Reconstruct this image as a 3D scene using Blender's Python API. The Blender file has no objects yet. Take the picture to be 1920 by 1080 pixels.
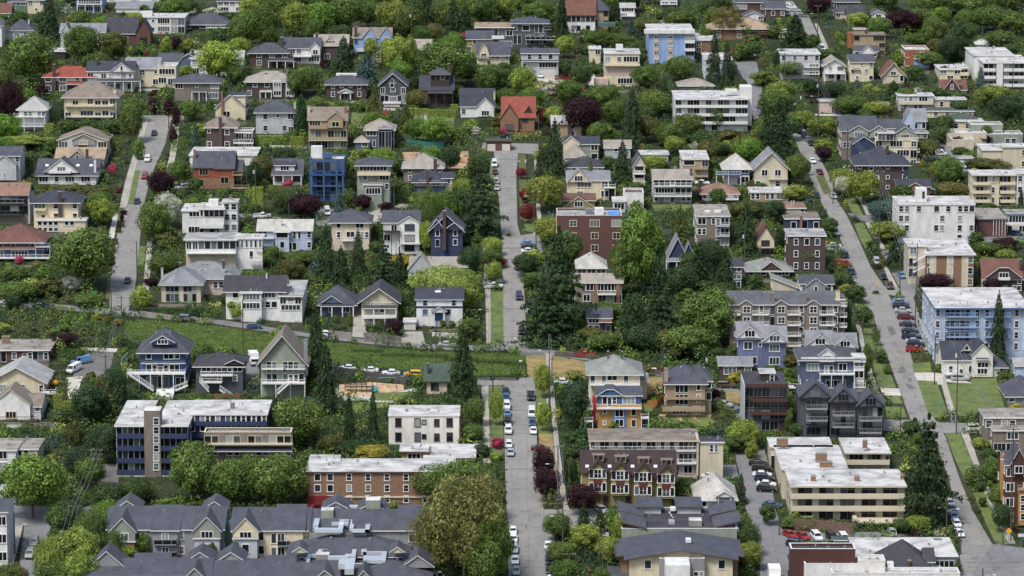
EXPO = 0.5
HAZE = 0.0
import bpy, math, random
import numpy as np
from mathutils import Vector
rnd = random.Random(7)
SC = bpy.context.scene
COL = SC.collection
PIT = math.radians(10.0)
FPX = 6635.0
CAM = Vector((0, -983*math.cos(PIT), 983*math.sin(PIT)))
FW = Vector((0, math.cos(PIT), -math.sin(PIT)))
UP = Vector((0, math.sin(PIT), math.cos(PIT)))
def H(x, y):
    return 0.0963*y + 1.1*math.sin(x/45+1)*math.sin(y/60) + 0.6*math.sin(x/25+y/37)
def ray(px, py):
    return FW + Vector((1, 0, 0))*((px-960)/FPX) + UP*((540-py)/FPX)
def ground(px, py):                       # where a sight line of the survey photograph meets the hillside
    d = ray(px, py); t = 983.0
    def f(t):
        p = CAM + d*t
        return p.z - H(p.x, p.y)
    for _ in range(5):
        a = f(t); b = (f(t+1)-a)
        t -= a/b
    p = CAM + d*t
    return Vector((p.x, p.y, H(p.x, p.y)))
def scale_at(p): return FPX/((p-CAM).dot(FW))
def on_plane(px, py, Y):
    d = ray(px, py); t = (Y-CAM.y)/d.y
    return CAM + d*t
def at_height(px, py, z):
    d = ray(px, py); t = (z-CAM.z)/d.z
    return CAM + d*t
def srgb(h):
    if isinstance(h, tuple): return h
    h = h.lstrip('#'); o = []
    for i in (0, 2, 4):
        c = int(h[i:i+2], 16)/255
        o.append(c/12.92 if c <= .04045 else ((c+.055)/1.055)**2.4)
    return tuple(o)
# ---------------------------------------------------------------- materials
MATS = {}
def nt(name):
    m = bpy.data.materials.new(name); m.use_nodes = True
    n = m.node_tree.nodes; l = m.node_tree.links
    return m, n, l, n['Principled BSDF']
def grime(n, l, b, col, scale=.6, amt=.25, detail=6, stretch=(1, 1, 1), col2=None, rough=.85, lo=.35, hi=.65, fine=0):
    tc = n.new('ShaderNodeTexCoord'); mp = n.new('ShaderNodeMapping'); mp.inputs['Scale'].default_value = stretch
    oi = n.new('ShaderNodeObjectInfo'); l.new(tc.outputs['Object'], mp.inputs['Vector'])
    cm = n.new('ShaderNodeVectorMath'); cm.operation = 'SCALE'; cm.inputs[3].default_value = 53
    l.new(oi.outputs['Location'], cm.inputs[0]); l.new(cm.outputs[0], mp.inputs['Location'])
    t = n.new('ShaderNodeTexNoise'); t.inputs['Scale'].default_value = scale; t.inputs['Detail'].default_value = detail
    t.inputs['Roughness'].default_value = .65
    l.new(mp.outputs[0], t.inputs['Vector'])
    r = n.new('ShaderNodeMapRange'); r.inputs[1].default_value = lo; r.inputs[2].default_value = hi
    l.new(t.outputs['Fac'], r.inputs[0])
    mx = n.new('ShaderNodeMix'); mx.data_type = 'RGBA'
    c2 = col2 or tuple(c*(1-amt) for c in col)
    mx.inputs[6].default_value = (*col, 1); mx.inputs[7].default_value = (*c2, 1)
    l.new(r.outputs[0], mx.inputs[0])
    out = mx.outputs[2]
    if fine:
        t2 = n.new('ShaderNodeTexNoise'); t2.inputs['Scale'].default_value = 5; t2.inputs['Detail'].default_value = 3
        l.new(mp.outputs[0], t2.inputs['Vector'])
        r2 = n.new('ShaderNodeMapRange'); r2.inputs[1].default_value = .3; r2.inputs[2].default_value = .7
        r2.inputs[3].default_value = 1-fine; r2.inputs[4].default_value = 1+fine
        l.new(t2.outputs['Fac'], r2.inputs[0])
        v = n.new('ShaderNodeVectorMath'); v.operation = 'SCALE'
        l.new(out, v.inputs[0]); l.new(r2.outputs[0], v.inputs[3]); out = v.outputs[0]
    l.new(out, b.inputs['Base Color']); b.inputs['Roughness'].default_value = rough
    return out
def M(kind, hexc='#888888'):
    k = (kind, hexc)
    if k in MATS: return MATS[k]
    col = srgb(hexc)
    m, n, l, b = nt(kind+'_'+str(hexc).strip('#'))
    if kind == 'wall': grime(n, l, b, col, .7, .26, detail=9, stretch=(1, 1, .3), fine=.07)
    elif kind == 'brick':
        tc = n.new('ShaderNodeTexCoord'); mp = n.new('ShaderNodeMapping'); mp.inputs['Rotation'].default_value = (math.pi/2, 0, 0)
        l.new(tc.outputs['Object'], mp.inputs[0])
        bt = n.new('ShaderNodeTexBrick'); bt.inputs['Scale'].default_value = 1.0
        bt.inputs['Brick Width'].default_value = .6; bt.inputs['Row Height'].default_value = .22; bt.inputs['Mortar Size'].default_value = .02
        bt.inputs['Color1'].default_value = (*col, 1); bt.inputs['Color2'].default_value = (*[c*.72 for c in col], 1)
        bt.inputs['Mortar'].default_value = (*[c*.8+.05 for c in col], 1)
        l.new(mp.outputs[0], bt.inputs['Vector']); l.new(bt.outputs['Color'], b.inputs['Base Color']); b.inputs['Roughness'].default_value = .9
    elif kind == 'stone':
        tc = n.new('ShaderNodeTexCoord'); vo = n.new('ShaderNodeTexVoronoi'); vo.inputs['Scale'].default_value = 1.6
        l.new(tc.outputs['Object'], vo.inputs['Vector'])
        mx = n.new('ShaderNodeMix'); mx.data_type = 'RGBA'; mx.inputs[6].default_value = (*[c*.45 for c in col], 1); mx.inputs[7].default_value = (*[min(1, c*1.15) for c in col], 1)
        l.new(vo.outputs['Color'], mx.inputs[0]); l.new(mx.outputs[2], b.inputs['Base Color']); b.inputs['Roughness'].default_value = .95
    elif kind == 'roof': grime(n, l, b, col, .45, .34, detail=9, stretch=(1, .5, 1), rough=.9, fine=.2)
    elif kind == 'flat': grime(n, l, b, col, .28, 0, detail=12, stretch=(.8, .9, 1), col2=tuple(c*.38 for c in col), rough=.9, lo=.4, hi=.68, fine=.14)
    elif kind == 'trim': grime(n, l, b, col, .8, .1, rough=.6)
    elif kind == 'glass':
        oi = n.new('ShaderNodeObjectInfo'); cr = n.new('ShaderNodeValToRGB'); cr.color_ramp.interpolation = 'CONSTANT'
        e = cr.color_ramp.elements; e[0].color = (.012, .014, .018, 1); e[1].position = .45; e[1].color = (.03, .035, .042, 1)
        for p, c in ((.62, (.10, .12, .13, 1)), (.76, (.018, .02, .026, 1)), (.88, (.26, .28, .27, 1)), (.95, (.05, .07, .08, 1))):
            x = e.new(p); x.color = c
        l.new(oi.outputs['Random'], cr.inputs[0]); l.new(cr.outputs[0], b.inputs['Base Color']); b.inputs['Roughness'].default_value = .12
    elif kind == 'carglass': b.inputs['Base Color'].default_value = (.012, .015, .018, 1); b.inputs['Roughness'].default_value = .08
    elif kind == 'paint':
        oi = n.new('ShaderNodeObjectInfo'); l.new(oi.outputs['Color'], b.inputs['Base Color']); b.inputs['Roughness'].default_value = .28
        b.inputs['Coat Weight'].default_value = .5
    elif kind == 'leaf':
        oi = n.new('ShaderNodeObjectInfo'); g = n.new('ShaderNodeNewGeometry')
        r = n.new('ShaderNodeMapRange'); r.inputs[3].default_value = .58; r.inputs[4].default_value = 1.5
        l.new(g.outputs['Random Per Island'], r.inputs[0])
        tc = n.new('ShaderNodeTexCoord'); t = n.new('ShaderNodeTexNoise'); t.inputs['Scale'].default_value = 6; l.new(tc.outputs['Object'], t.inputs['Vector'])
        r2 = n.new('ShaderNodeMapRange'); r2.inputs[1].default_value = .35; r2.inputs[2].default_value = .65; r2.inputs[3].default_value = .62; r2.inputs[4].default_value = 1.4
        l.new(t.outputs['Fac'], r2.inputs[0])
        mu = n.new('ShaderNodeMath'); mu.operation = 'MULTIPLY'; l.new(r.outputs[0], mu.inputs[0]); l.new(r2.outputs[0], mu.inputs[1])
        v = n.new('ShaderNodeVectorMath'); v.operation = 'SCALE'; l.new(oi.outputs['Color'], v.inputs[0]); l.new(mu.outputs[0], v.inputs[3])
        l.new(v.outputs[0], b.inputs['Base Color']); b.inputs['Roughness'].default_value = .7; b.inputs['Specular IOR Level'].default_value = .25
        tr = n.new('ShaderNodeBsdfTranslucent'); l.new(v.outputs[0], tr.inputs[0])
        ms = n.new('ShaderNodeMixShader'); ms.inputs[0].default_value = .28
        l.new(b.outputs[0], ms.inputs[1]); l.new(tr.outputs[0], ms.inputs[2]); l.new(ms.outputs[0], n['Material Output'].inputs[0])
    elif kind == 'ground':
        grime(n, l, b, col, .12, 0, detail=10, col2=srgb('#4a4029'), rough=1, lo=.5, hi=.75, fine=.35)
    elif kind == 'grass': grime(n, l, b, tuple(c*.8 for c in col), .33, 0, detail=11, col2=tuple(a*b_ for a, b_ in zip(col, (1.75, 1.3, 1.1))), rough=1, lo=.38, hi=.68, fine=.45)
    elif kind == 'road':
        o = grime(n, l, b, col, .09, .22, detail=10, rough=.95, lo=.35, hi=.7, fine=.07)
        tc = n.new('ShaderNodeTexCoord'); vo = n.new('ShaderNodeTexVoronoi'); vo.feature = 'DISTANCE_TO_EDGE'; vo.inputs['Scale'].default_value = .19
        ns = n.new('ShaderNodeTexNoise'); ns.inputs['Scale'].default_value = .5; l.new(tc.outputs['Object'], ns.inputs['Vector'])
        ad = n.new('ShaderNodeVectorMath'); ad.operation = 'MULTIPLY_ADD'; ad.inputs[1].default_value = (3, 3, 0); l.new(ns.outputs['Color'], ad.inputs[0]); l.new(tc.outputs['Object'], ad.inputs[2])
        l.new(ad.outputs[0], vo.inputs['Vector'])
        r = n.new('ShaderNodeMapRange'); r.inputs[1].default_value = 0; r.inputs[2].default_value = .03; r.inputs[3].default_value = .8; r.inputs[4].default_value = 1
        l.new(vo.outputs['Distance'], r.inputs[0])
        bt = n.new('ShaderNodeTexBrick'); bt.offset = 0; bt.inputs['Scale'].default_value = 1; bt.inputs['Brick Width'].default_value = 3.6; bt.inputs['Row Height'].default_value = 5.5; bt.inputs['Mortar Size'].default_value = .045
        bt.inputs['Color1'].default_value = (1, 1, 1, 1); bt.inputs['Color2'].default_value = (.91, .91, .91, 1); bt.inputs['Mortar'].default_value = (.6, .6, .6, 1); l.new(tc.outputs['Object'], bt.inputs['Vector'])
        mm = n.new('ShaderNodeMath'); mm.operation = 'MULTIPLY'; l.new(bt.outputs['Color'], mm.inputs[0]); l.new(r.outputs[0], mm.inputs[1])
        st = n.new('ShaderNodeTexNoise'); st.inputs['Scale'].default_value = .35; st.inputs['Detail'].default_value = 8; l.new(tc.outputs['Object'], st.inputs['Vector'])
        sr = n.new('ShaderNodeMapRange'); sr.inputs[1].default_value = .56; sr.inputs[2].default_value = .7; sr.inputs[3].default_value = 1; sr.inputs[4].default_value = .78; l.new(st.outputs['Fac'], sr.inputs[0])
        m3 = n.new('ShaderNodeMath'); m3.operation = 'MULTIPLY'; l.new(mm.outputs[0], m3.inputs[0]); l.new(sr.outputs[0], m3.inputs[1])
        v = n.new('ShaderNodeVectorMath'); v.operation = 'SCALE'; l.new(o, v.inputs[0]); l.new(m3.outputs[0], v.inputs[3]); l.new(v.outputs[0], b.inputs['Base Color'])
    elif kind == 'metal': b.inputs['Base Color'].default_value = (*col, 1); b.inputs['Metallic'].default_value = .6; b.inputs['Roughness'].default_value = .4
    elif kind == 'wood': grime(n, l, b, col, 2, .35, stretch=(1, 1, .2))
    elif kind == 'stripes':
        tc = n.new('ShaderNodeTexCoord'); w = n.new('ShaderNodeTexWave'); w.bands_direction = 'Z'; w.inputs['Scale'].default_value = 2.4
        l.new(tc.outputs['Object'], w.inputs['Vector']); cr = n.new('ShaderNodeValToRGB'); cr.color_ramp.interpolation = 'CONSTANT'
        cr.color_ramp.elements[0].color = (.7, .7, .7, 1); cr.color_ramp.elements[1].position = .45; cr.color_ramp.elements[1].color = (.35, .02, .03, 1)
        l.new(w.outputs['Fac'], cr.inputs[0]); l.new(cr.outputs[0], b.inputs['Base Color'])
    else: b.inputs['Base Color'].default_value = (*col, 1); b.inputs['Roughness'].default_value = .8
    MATS[k] = m
    return m
# ---------------------------------------------------------------- mesh helper
class MB:
    def __init__(s): s.v = []; s.f = []; s.m = []; s.mats = []
    def mi(s, mat):
        if mat not in s.mats: s.mats.append(mat)
        return s.mats.index(mat)
    def face(s, pts, mat):
        b = len(s.v); s.v += [tuple(p) for p in pts]; s.f.append(list(range(b, b+len(pts)))); s.m.append(s.mi(mat))
    def box(s, x0, x1, y0, y1, z0, z1, mat, top=None):
        b = len(s.v)
        s.v += [(x0, y0, z0), (x1, y0, z0), (x1, y1, z0), (x0, y1, z0), (x0, y0, z1), (x1, y0, z1), (x1, y1, z1), (x0, y1, z1)]
        s.f += [[b, b+3, b+2, b+1], [b+4, b+5, b+6, b+7], [b, b+1, b+5, b+4], [b+1, b+2, b+6, b+5], [b+2, b+3, b+7, b+6], [b+3, b, b+4, b+7]]
        i = s.mi(mat); s.m += [i, s.mi(top) if top else i, i, i, i, i]
    def slab(s, polys, th, top, side):          # polys: loops (counter-clockwise from above) sharing points
        key = {}; 
        def idx(p, lo):
            k = (round(p[0], 3), round(p[1], 3), round(p[2], 3), lo)
            if k not in key:
                key[k] = len(s.v); s.v.append((p[0], p[1], p[2]-(th if lo else 0)))
            return key[k]
        ed = {}
        for P in polys:
            t = [idx(p, 0) for p in P]; s.f.append(t); s.m.append(s.mi(top))
            u = [idx(p, 1) for p in P]; s.f.append(u[::-1]); s.m.append(s.mi(side))
            for i in range(len(P)):
                a, c = t[i], t[(i+1) % len(P)]
                ed[(a, c)] = (u[i], u[(i+1) % len(P)])
        for (a, c), (ua, uc) in list(ed.items()):
            if (c, a) not in ed:
                s.f.append([a, ua, uc, c]); s.m.append(s.mi(side))
    def tube(s, a, b, r0, r1, mat, n=8):
        a, b = Vector(a), Vector(b); d = (b-a).normalized()
        u = d.orthogonal().normalized(); w = d.cross(u); base = len(s.v)
        for p, r in ((a, r0), (b, r1)):
            for i in range(n):
                t = 2*math.pi*i/n; s.v.append(tuple(p+u*math.cos(t)*r+w*math.sin(t)*r))
        k = s.mi(mat)
        for i in range(n):
            j = (i+1) % n; s.f.append([base+i, base+j, base+n+j, base+n+i]); s.m.append(k)
        s.f.append([base+i for i in range(n)][::-1]); s.m.append(k)
        s.f.append([base+n+i for i in range(n)]); s.m.append(k)
    def mesh(s, name):
        me = bpy.data.meshes.new(name); me.from_pydata(s.v, [], s.f)
        for m in s.mats: me.materials.append(m)
        me.polygons.foreach_set('material_index', s.m); me.update(); return me
    def build(s, name, parent=None, loc=None): return link(name, s.mesh(name), parent, loc)
def link(name, me, parent=None, loc=None):
    o = bpy.data.objects.new(name, me); COL.objects.link(o)
    if parent: o.parent = parent
    if loc is not None: o.location = loc
    return o
USED = {}
def tag(o, label=None, cat=None, group=None, kind=None):
    if label:
        label = ' '.join(label.split()[:16]); USED[label] = USED.get(label, 0)+1; o['label'] = label
    if cat: o['category'] = cat
    if group: o['group'] = group
    if kind: o['kind'] = kind
    return o
# ---------------------------------------------------------------- ground
GX = np.arange(-300, 301, 5.0); GY = np.arange(-340, 760, 5.0)
MASK = []           # pixel polygons where nothing may grow
def inpoly(x, y, P):
    c = False; j = len(P)-1
    for i in range(len(P)):
        if (P[i][1] > y) != (P[j][1] > y) and x < (P[j][0]-P[i][0])*(y-P[i][1])/(P[j][1]-P[i][1])+P[i][0]: c = not c
        j = i
    return c
def lerp_pts(P, t):
    n = len(P)-1; f = min(t*n, n-1e-9); i = int(f); u = f-i
    return (P[i][0]*(1-u)+P[i+1][0]*u, P[i][1]*(1-u)+P[i+1][1]*u)
def strip(name, L, R, mat, lift, label=None, cat=None, kind='structure', cols=4, steps=None, mask=True, sub=None):
    n = max(len(L), len(R))-1; steps = steps or n*5
    mb = MB(); k = mb.mi(mat)
    for i in range(steps+1):
        a = lerp_pts(L, i/steps); b = lerp_pts(R, i/steps)
        for j in range(cols+1):
            p = ground(a[0]+(b[0]-a[0])*j/cols, a[1]+(b[1]-a[1])*j/cols); mb.v.append((p.x, p.y, p.z+lift))
    w = cols+1
    for i in range(steps):
        for j in range(cols):
            q = [i*w+j, i*w+j+1, (i+1)*w+j+1, (i+1)*w+j]
            mb.f.append(q); mb.m.append(k)
    if lift > .11:
        border = [j for j in range(w)]+[i*w+cols for i in range(1, steps+1)]+[steps*w+j for j in range(cols-1, -1, -1)]+[i*w for i in range(steps-1, 0, -1)]
        base = len(mb.v); mb.v += [(mb.v[i][0], mb.v[i][1], mb.v[i][2]-.4) for i in border]
        ks = mb.mi(M('road', '#9a9893'))
        for i in range(len(border)):
            j = (i+1) % len(border); mb.f.append([border[i], border[j], base+j, base+i]); mb.m.append(ks)
    me = mb.mesh(name)
    if me.polygons[0].normal.z < 0: me.flip_normals()
    o = link(name, me)
    if mask: MASK.append(list(L)+list(R)[::-1])
    tag(o, label, cat, kind=kind); return o
CC = dict(w='#d9d9d7', ow='#d8d5cc', cr='#d3c8ac', ye='#d8bf78', ta='#a08e74', be='#c6bca6', tp='#7c736a', gy='#8b8d90', lg='#b4b8bd', dg='#4c515a', ch='#34373e',
    nv='#2f3a58', bl='#35507c', rb='#305a92', lb='#8ba5cd', pb='#abbad0', sl='#525f78', br='#5d3d38', db='#473937', ob='#876750', rd='#8c4b3c', bw='#544138', ol='#928956',
    sg='#8a9184', oc='#b88c4e', ru='#4d2f29', lv='#656e90', pk='#c9b4a8', kb='#3f5b82', gn='#5f7a68', cd='#3c3230')
RC = dict(s='#4d505a', n='#3c3f4b', g='#85878c', l='#a8a8a7', t='#857a70', b='#6f4d43', r='#8f4b3f', w='#c6c5c3', c='#403f47', m='#3d2f30', e='#45564e', o='#a28f78', h='#9c958c', a='#5d5f66', d='#8d6f60', q='#b9b7b0', v='#8c8f8a')
def wmat(c):
    if c in ('br', 'db', 'ob'): return M('brick', CC[c])
    if c == 'st': return M('stone', '#d4d0c6')
    return M('wall', CC[c])
WC = {}
def win_mesh(w, h, typ, trim):
    k = (round(w, 1), round(h, 1), typ, trim)
    if k in WC: return WC[k]
    w, h = k[0], k[1]; T = M('trim', CC[trim]); a = MB(); G = M('glass')
    if typ == 'g':
        g = M('trim', '#c8c4ba'); a.box(-w/2, w/2, -.05, .02, 0, h, g)
        for i in range(1, 4): a.box(-w/2+.06, w/2-.06, -.065, -.05, h*i/4-.03, h*i/4+.03, M('trim', '#8f8c86'))
        fr = .14
    elif typ == 'd': a.box(-w/2, w/2, -.05, .02, 0, h, M('trim', '#4a3b33')); a.box(-w*.25, w*.25, -.065, -.05, h*.55, h*.85, G); fr = .13
    else: a.box(-w/2, w/2, -.05, .02, 0, h, G); fr = .17 if typ != 'F' else .08
    b = MB()
    y0, y1 = -.11, .02
    b.box(-w/2-fr, w/2+fr, y0, y1, h, h+fr, T); b.box(-w/2-fr-.04, w/2+fr+.04, y0-.06, y1, -fr, 0, T)
    b.box(-w/2-fr, -w/2, y0, y1, 0, h, T); b.box(w/2, w/2+fr, y0, y1, 0, h, T)
    if typ == 'F':
        n = max(1, round(w/1.1))
        for i in range(1, n): x = -w/2+w*i/n; b.box(x-.03, x+.03, y0+.03, -.05, 0, h, T)
    if typ in 'wWDt' :
        n = max(1, round(w/(.95 if typ != 'D' else .8)))
        for i in range(1, n): x = -w/2+w*i/n; b.box(x-.06, x+.06, y0+.03, -.05, 0, h, T)
        if typ == 'w' and h > 1.0: b.box(-w/2, w/2, y0+.03, -.051, h*.5-.03, h*.5+.03, T)
    WC[k] = (a.mesh('window'), b.mesh('frame')); return WC[k]
RECTS = []; BLD = []
class Bld:
    def __init__(s, label, x0, x1, yb, cat, name, yaw, grp=None):
        s.p = ground((x0+x1)/2, yb); s.label = label
        s.root = bpy.data.objects.new(name, None); COL.objects.link(s.root)
        s.root.location = s.p; s.root.rotation_euler[2] = math.radians(yaw); s.root.empty_display_size = 2
        tag(s.root, label, cat, grp); BLD.append(s); s.px = (x0+x1)/2; s.py = yb; s.n = 0; s.x0 = x0; s.x1 = x1; s.top = yb
    def L(s, px, py, yo):
        q = on_plane(px, py, s.p.y+yo); return q.x-s.p.x, q.z-s.p.z
    def vol(s, x0, x1, yb, ye, wall, roof, floors=(), d=11, yo=0, trim='w', deep=True, over=.5, bands=(), side=True, wname='wall', rtrim=None, vents=True, eave=0, zabs=None):
        
        xa, zb = s.L(x0, yb, yo); xb, ze = s.L(x1, ye, yo); rt, rc, yr = roof
        if zabs is not None: ze = zabs
        RM = M('flat' if rt in ('flat', 'par') else 'roof', RC[rc]); TR = M('trim', CC[rtrim or trim]); W = wmat(wall)
        if rt in ('flat', 'par'):
            q = at_height((x0+x1)/2, yr, s.p.z+ze); d = max(5, min(70, q.y-s.p.y-yo))
        y0, y1 = yo, yo+d; m = MB(); zl = zb-(4 if deep else 0)
        m.box(xa, xb, y0, y1, zl, ze, W)
        rm = MB(); o = over; th = .22; w = xb-xa; zr = ze+2.5
        if rt == 'flat': rm.box(xa-o*.7, xb+o*.7, y0-o*.8-eave, y1+.2, ze-.05, ze+.3, TR, RM)
        elif rt == 'par':
            m.box(xa, xb, y0, y0+.25, ze, ze+.55, W); m.box(xa, xa+.25, y0+.25, y1, ze, ze+.55, W); m.box(xb-.25, xb, y0+.25, y1, ze, ze+.55, W); m.box(xa+.25, xb-.25, y1-.25, y1, ze, ze+.55, W)
            rm.box(xa+.27, xb-.27, y0+.27, y1-.27, ze-.1, ze+.06, RM)
            for a in ((xa-.05, xb+.05, y0-.05, y0+.3), (xa-.05, xa+.3, y0+.3, y1), (xb-.3, xb+.05, y0+.3, y1), (xa+.3, xb-.3, y1-.3, y1+.05)): rm.box(*a, ze+.55, ze+.64, TR)
        elif rt == 'hip':
            k = min(w, d)/2; _, zr = s.L((x0+x1)/2, yr, yo+(d/2 if w >= d else k)); zr = max(zr, ze+.8)
            sl = (zr-ze)/k; zo = ze-sl*o*.6; X0, X1, Y0, Y1 = xa-o, xb+o, y0-o, y1+o; zo = zr-sl*(k+o)
            A, B, C_, D = (X0, Y0, zo), (X1, Y0, zo), (X1, Y1, zo), (X0, Y1, zo)
            if w >= d: R1, R2 = (xa+k, y0+k, zr), (xb-k+1e-4, y0+k, zr); pol = [[A, B, R2, R1], [C_, D, R1, R2], [B, C_, R2], [D, A, R1]]
            else: R1, R2 = (xa+k, y0+k, zr), (xa+k, y1-k, zr); pol = [[A, B, R1], [C_, D, R2], [B, C_, R2, R1], [D, A, R1, R2]]
            rm.slab(pol, th, RM, TR)
            cb = MB(); hc = M('roof', '#%02x%02x%02x' % tuple(int(int(RC[rc][i:i+2], 16)*1.12) if int(RC[rc][i:i+2], 16) < 220 else 230 for i in (1, 3, 5)))
            for a, b_ in ((A, R1), (D, R1 if w >= d else R2), (B, R2 if w >= d else R1), (C_, R2), (R1, R2)):
                if (Vector(a)-Vector(b_)).length > .3: rm.tube(Vector(a)+Vector((0, 0, .02)), Vector(b_)+Vector((0, 0, .02)), .09, .09, hc, 5)
        else:
            ax = rt[-1]; prof = {'g': [(0, 0), (.5, 1), (1, 0)], 'm': [(0, 0), (.2, .62), (.5, 1), (.8, .62), (1, 0)], 'l': [(0, 0), (1, 1)], 'r': [(0, 1), (1, 0)]}[rt[0]]
            if ax == 'y': _, zr = s.L((x0+x1)/2, yr, yo)
            elif rt[0] in 'gm': _, zr = s.L((x0+x1)/2, yr, yo+d/2)
            else: _, zr = s.L((x0+x1)/2, yr, yo+d)
            zr = max(zr, ze+.3); hh = zr-ze; sp = w if ax == 'y' else d
            P = [(u*sp, ze+v*hh) for u, v in prof]; pz = P[:]
            def ext(a, b_): 
                dx = a[0]-b_[0]; return (a[0]+math.copysign(o, dx), a[1]+(a[1]-b_[1])/abs(dx)*o)
            P = [ext(P[0], P[1])]+P[1:-1]+[ext(P[-1], P[-2])]
            P = [(a, b_+th*.9) for a, b_ in P]
            if ax == 'y': f = lambda a, e: (xa+a[0], e, a[1]); e0, e1 = y0-o, y1+o
            else: f = lambda a, e: (e, y0+a[0], a[1]); e0, e1 = xa-o, xb+o
            pol = []
            for i in range(len(P)-1):
                q = [f(P[i], e0), f(P[i+1], e0), f(P[i+1], e1), f(P[i], e1)]
                pol.append(q if ax == 'y' else q[::-1])
            rm.slab(pol, th, RM, TR)
            g = pz if len(pz) > 2 else [pz[0], pz[1], (pz[1][0], ze) if pz[1][1] > ze else (pz[0][0], ze)]
            if len(pz) == 2: g = [(0, ze), (sp, ze), (sp, zr)] if prof[1][1] else [(0, ze), (sp, ze), (0, zr)]
            if ax == 'y':
                m.face([(xa+a, y0, b_) for a, b_ in g][::-1 if len(pz) > 2 else 1], W); m.face([(xa+a, y1, b_) for a, b_ in g], W)
            else:
                m.face([(xa, y0+a, b_) for a, b_ in g], W); m.face([(xb, y0+a, b_) for a, b_ in g][::-1], W)
            if len(pz) == 2 and prof[1][1] and ax == 'x': m.face([(xa, y1, ze), (xb, y1, ze), (xb, y1, zr), (xa, y1, zr)], W)
        wo = m.build(wname, s.root); ro = rm.build('roof', s.root)
        if vents and w > 4:
            vb = M('metal', '#9a9da2'); rr = random.Random(int(x0*7+yb))
            for i in range(rr.choice((1, 2, 2, 3)) if rt not in ('flat', 'par') else int(3+w*d/90)):
                if rt in ('flat', 'par'):
                    vx, vy, vz = rr.uniform(xa+1, xb-1), rr.uniform(y0+1, y1-1), ze+(.3 if rt == 'flat' else .06)
                else:
                    if rt[-1] == 'y' or rt[0] in 'lr': continue
                    vx = rr.uniform(xa+w*.3, xb-w*.3); vy = y0+d*.38; vz = ze+(zr-ze)*.74
                v = MB(); a = rr.uniform(.12, .3); hgt = rr.uniform(.25, .6)
                if rr.random() < .5: v.tube((0, 0, -.2), (0, 0, hgt), a*.6, a*.6, vb, 8); v.tube((0, 0, hgt), (0, 0, hgt+.12), a, a*.7, vb, 8)
                else: v.box(-a, a, -a, a, -.2, hgt, vb); v.box(-a-.05, a+.05, -a-.05, a+.05, hgt, hgt+.08, vb)
                v.build('roof_vent', ro, (vx, vy, vz))
        for (u0, u1, c) in bands:          # cladding of another colour between two heights (photo rows u0..u1)
            z1 = s.L(x0, u0, yo)[1]; z0 = s.L(x0, u1, yo)[1]; cb = MB(); cb.box(xa-.04, xb+.04, y0-.04, y1+.04, z0, z1, wmat(c)); cb.build('cladding', s.root)
        nf = len(floors); hs = (ze-zb)/max(nf, 1)
        for i, fl in enumerate(floors):
            zf = ze-(i+1)*hs; bw = w/len(fl); j = 0
            while j < len(fl):
                c = fl[j]; run = 1
                if c in 'WPG':
                    while j+run < len(fl) and fl[j+run] == c: run += 1
                s.win(c, xa+bw*(j+run/2), zf, bw*run, hs, y0, trim); j += run
        if side and nf:
            for sg in ((-1, 1) if abs((x0+x1)/2-960) < 90 else ((1,) if (x0+x1)/2 < 960 else (-1,))):
                for i in range(nf):
                    n = int(d/4.2); zf = ze-(i+1)*hs
                    for q in range(n):
                        if random.Random(i*7+q+int(x0)).random() < .3: continue
                        me = win_mesh(min(1.1, d/n*.5), min(1.3, hs*.5), 'w', trim)
                        X = xb if sg > 0 else xa
                        a = link('window', me[0], s.root, (X, y0+d*(q+.5)/n, zf+hs*.32)); a.rotation_euler[2] = math.pi/2*sg
                        b_ = link('frame', me[1], a)
        zt = max(zr if rt not in ('flat', 'par') else ze, ze)
        yt = min(ye, yr); s.top = min(s.top, yt); RECTS.append((min(x0, x1), max(x0, x1), yt, yb, s.p.y+yo)); s.foot = getattr(s, 'foot', [])+[(s.p.x+xa, s.p.x+xb, s.p.y+y0, s.p.y+y1)]
        s.last = dict(xa=xa, xb=xb, y0=y0, y1=y1, ze=ze, zb=zb, hs=hs, zr=zt); return s
    def yo_at(s, px, py, z): return at_height(px, py, s.p.z+z).y-s.p.y
    def win(s, c, x, zf, bw, hs, y, trim):
        if c == '.': return
        if c == 'w': a = (min(1.75, bw*.68), min(1.6, hs*.56), 'w', .27)
        elif c == 's': a = (min(.8, bw*.5), min(.9, hs*.34), 'p', .42)
        elif c == 'W': a = (bw*.82, min(1.75, hs*.6), 'W', .25)
        elif c == 'P': a = (bw*.8, min(1.9, hs*.6), 'p', .25)
        elif c == 'D': a = (min(bw*.74, 2.6), min(2.15, hs*.78), 'D', .04)
        elif c == 'F': a = (bw*.92, hs*.8, 'F', .05)
        elif c == 't': a = (min(.7, bw*.5), min(2.0, hs*.7), 't', .15)
        elif c == 'd': a = (min(1.05, bw*.7), min(2.1, hs*.8), 'd', .0)
        elif c in 'gG': a = (min(bw*.82, 5.2), min(2.2, hs*.8), 'g', .0)
        w, h, typ, off = a; w = max(w, .4); me = win_mesh(w, h, typ, trim)
        nm = {'d': 'door', 'g': 'garage_door'}.get(typ, 'window'); q = link(nm, me[0], s.root, (x, y, zf+hs*off+.1)); link('frame', me[1], q)
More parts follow.
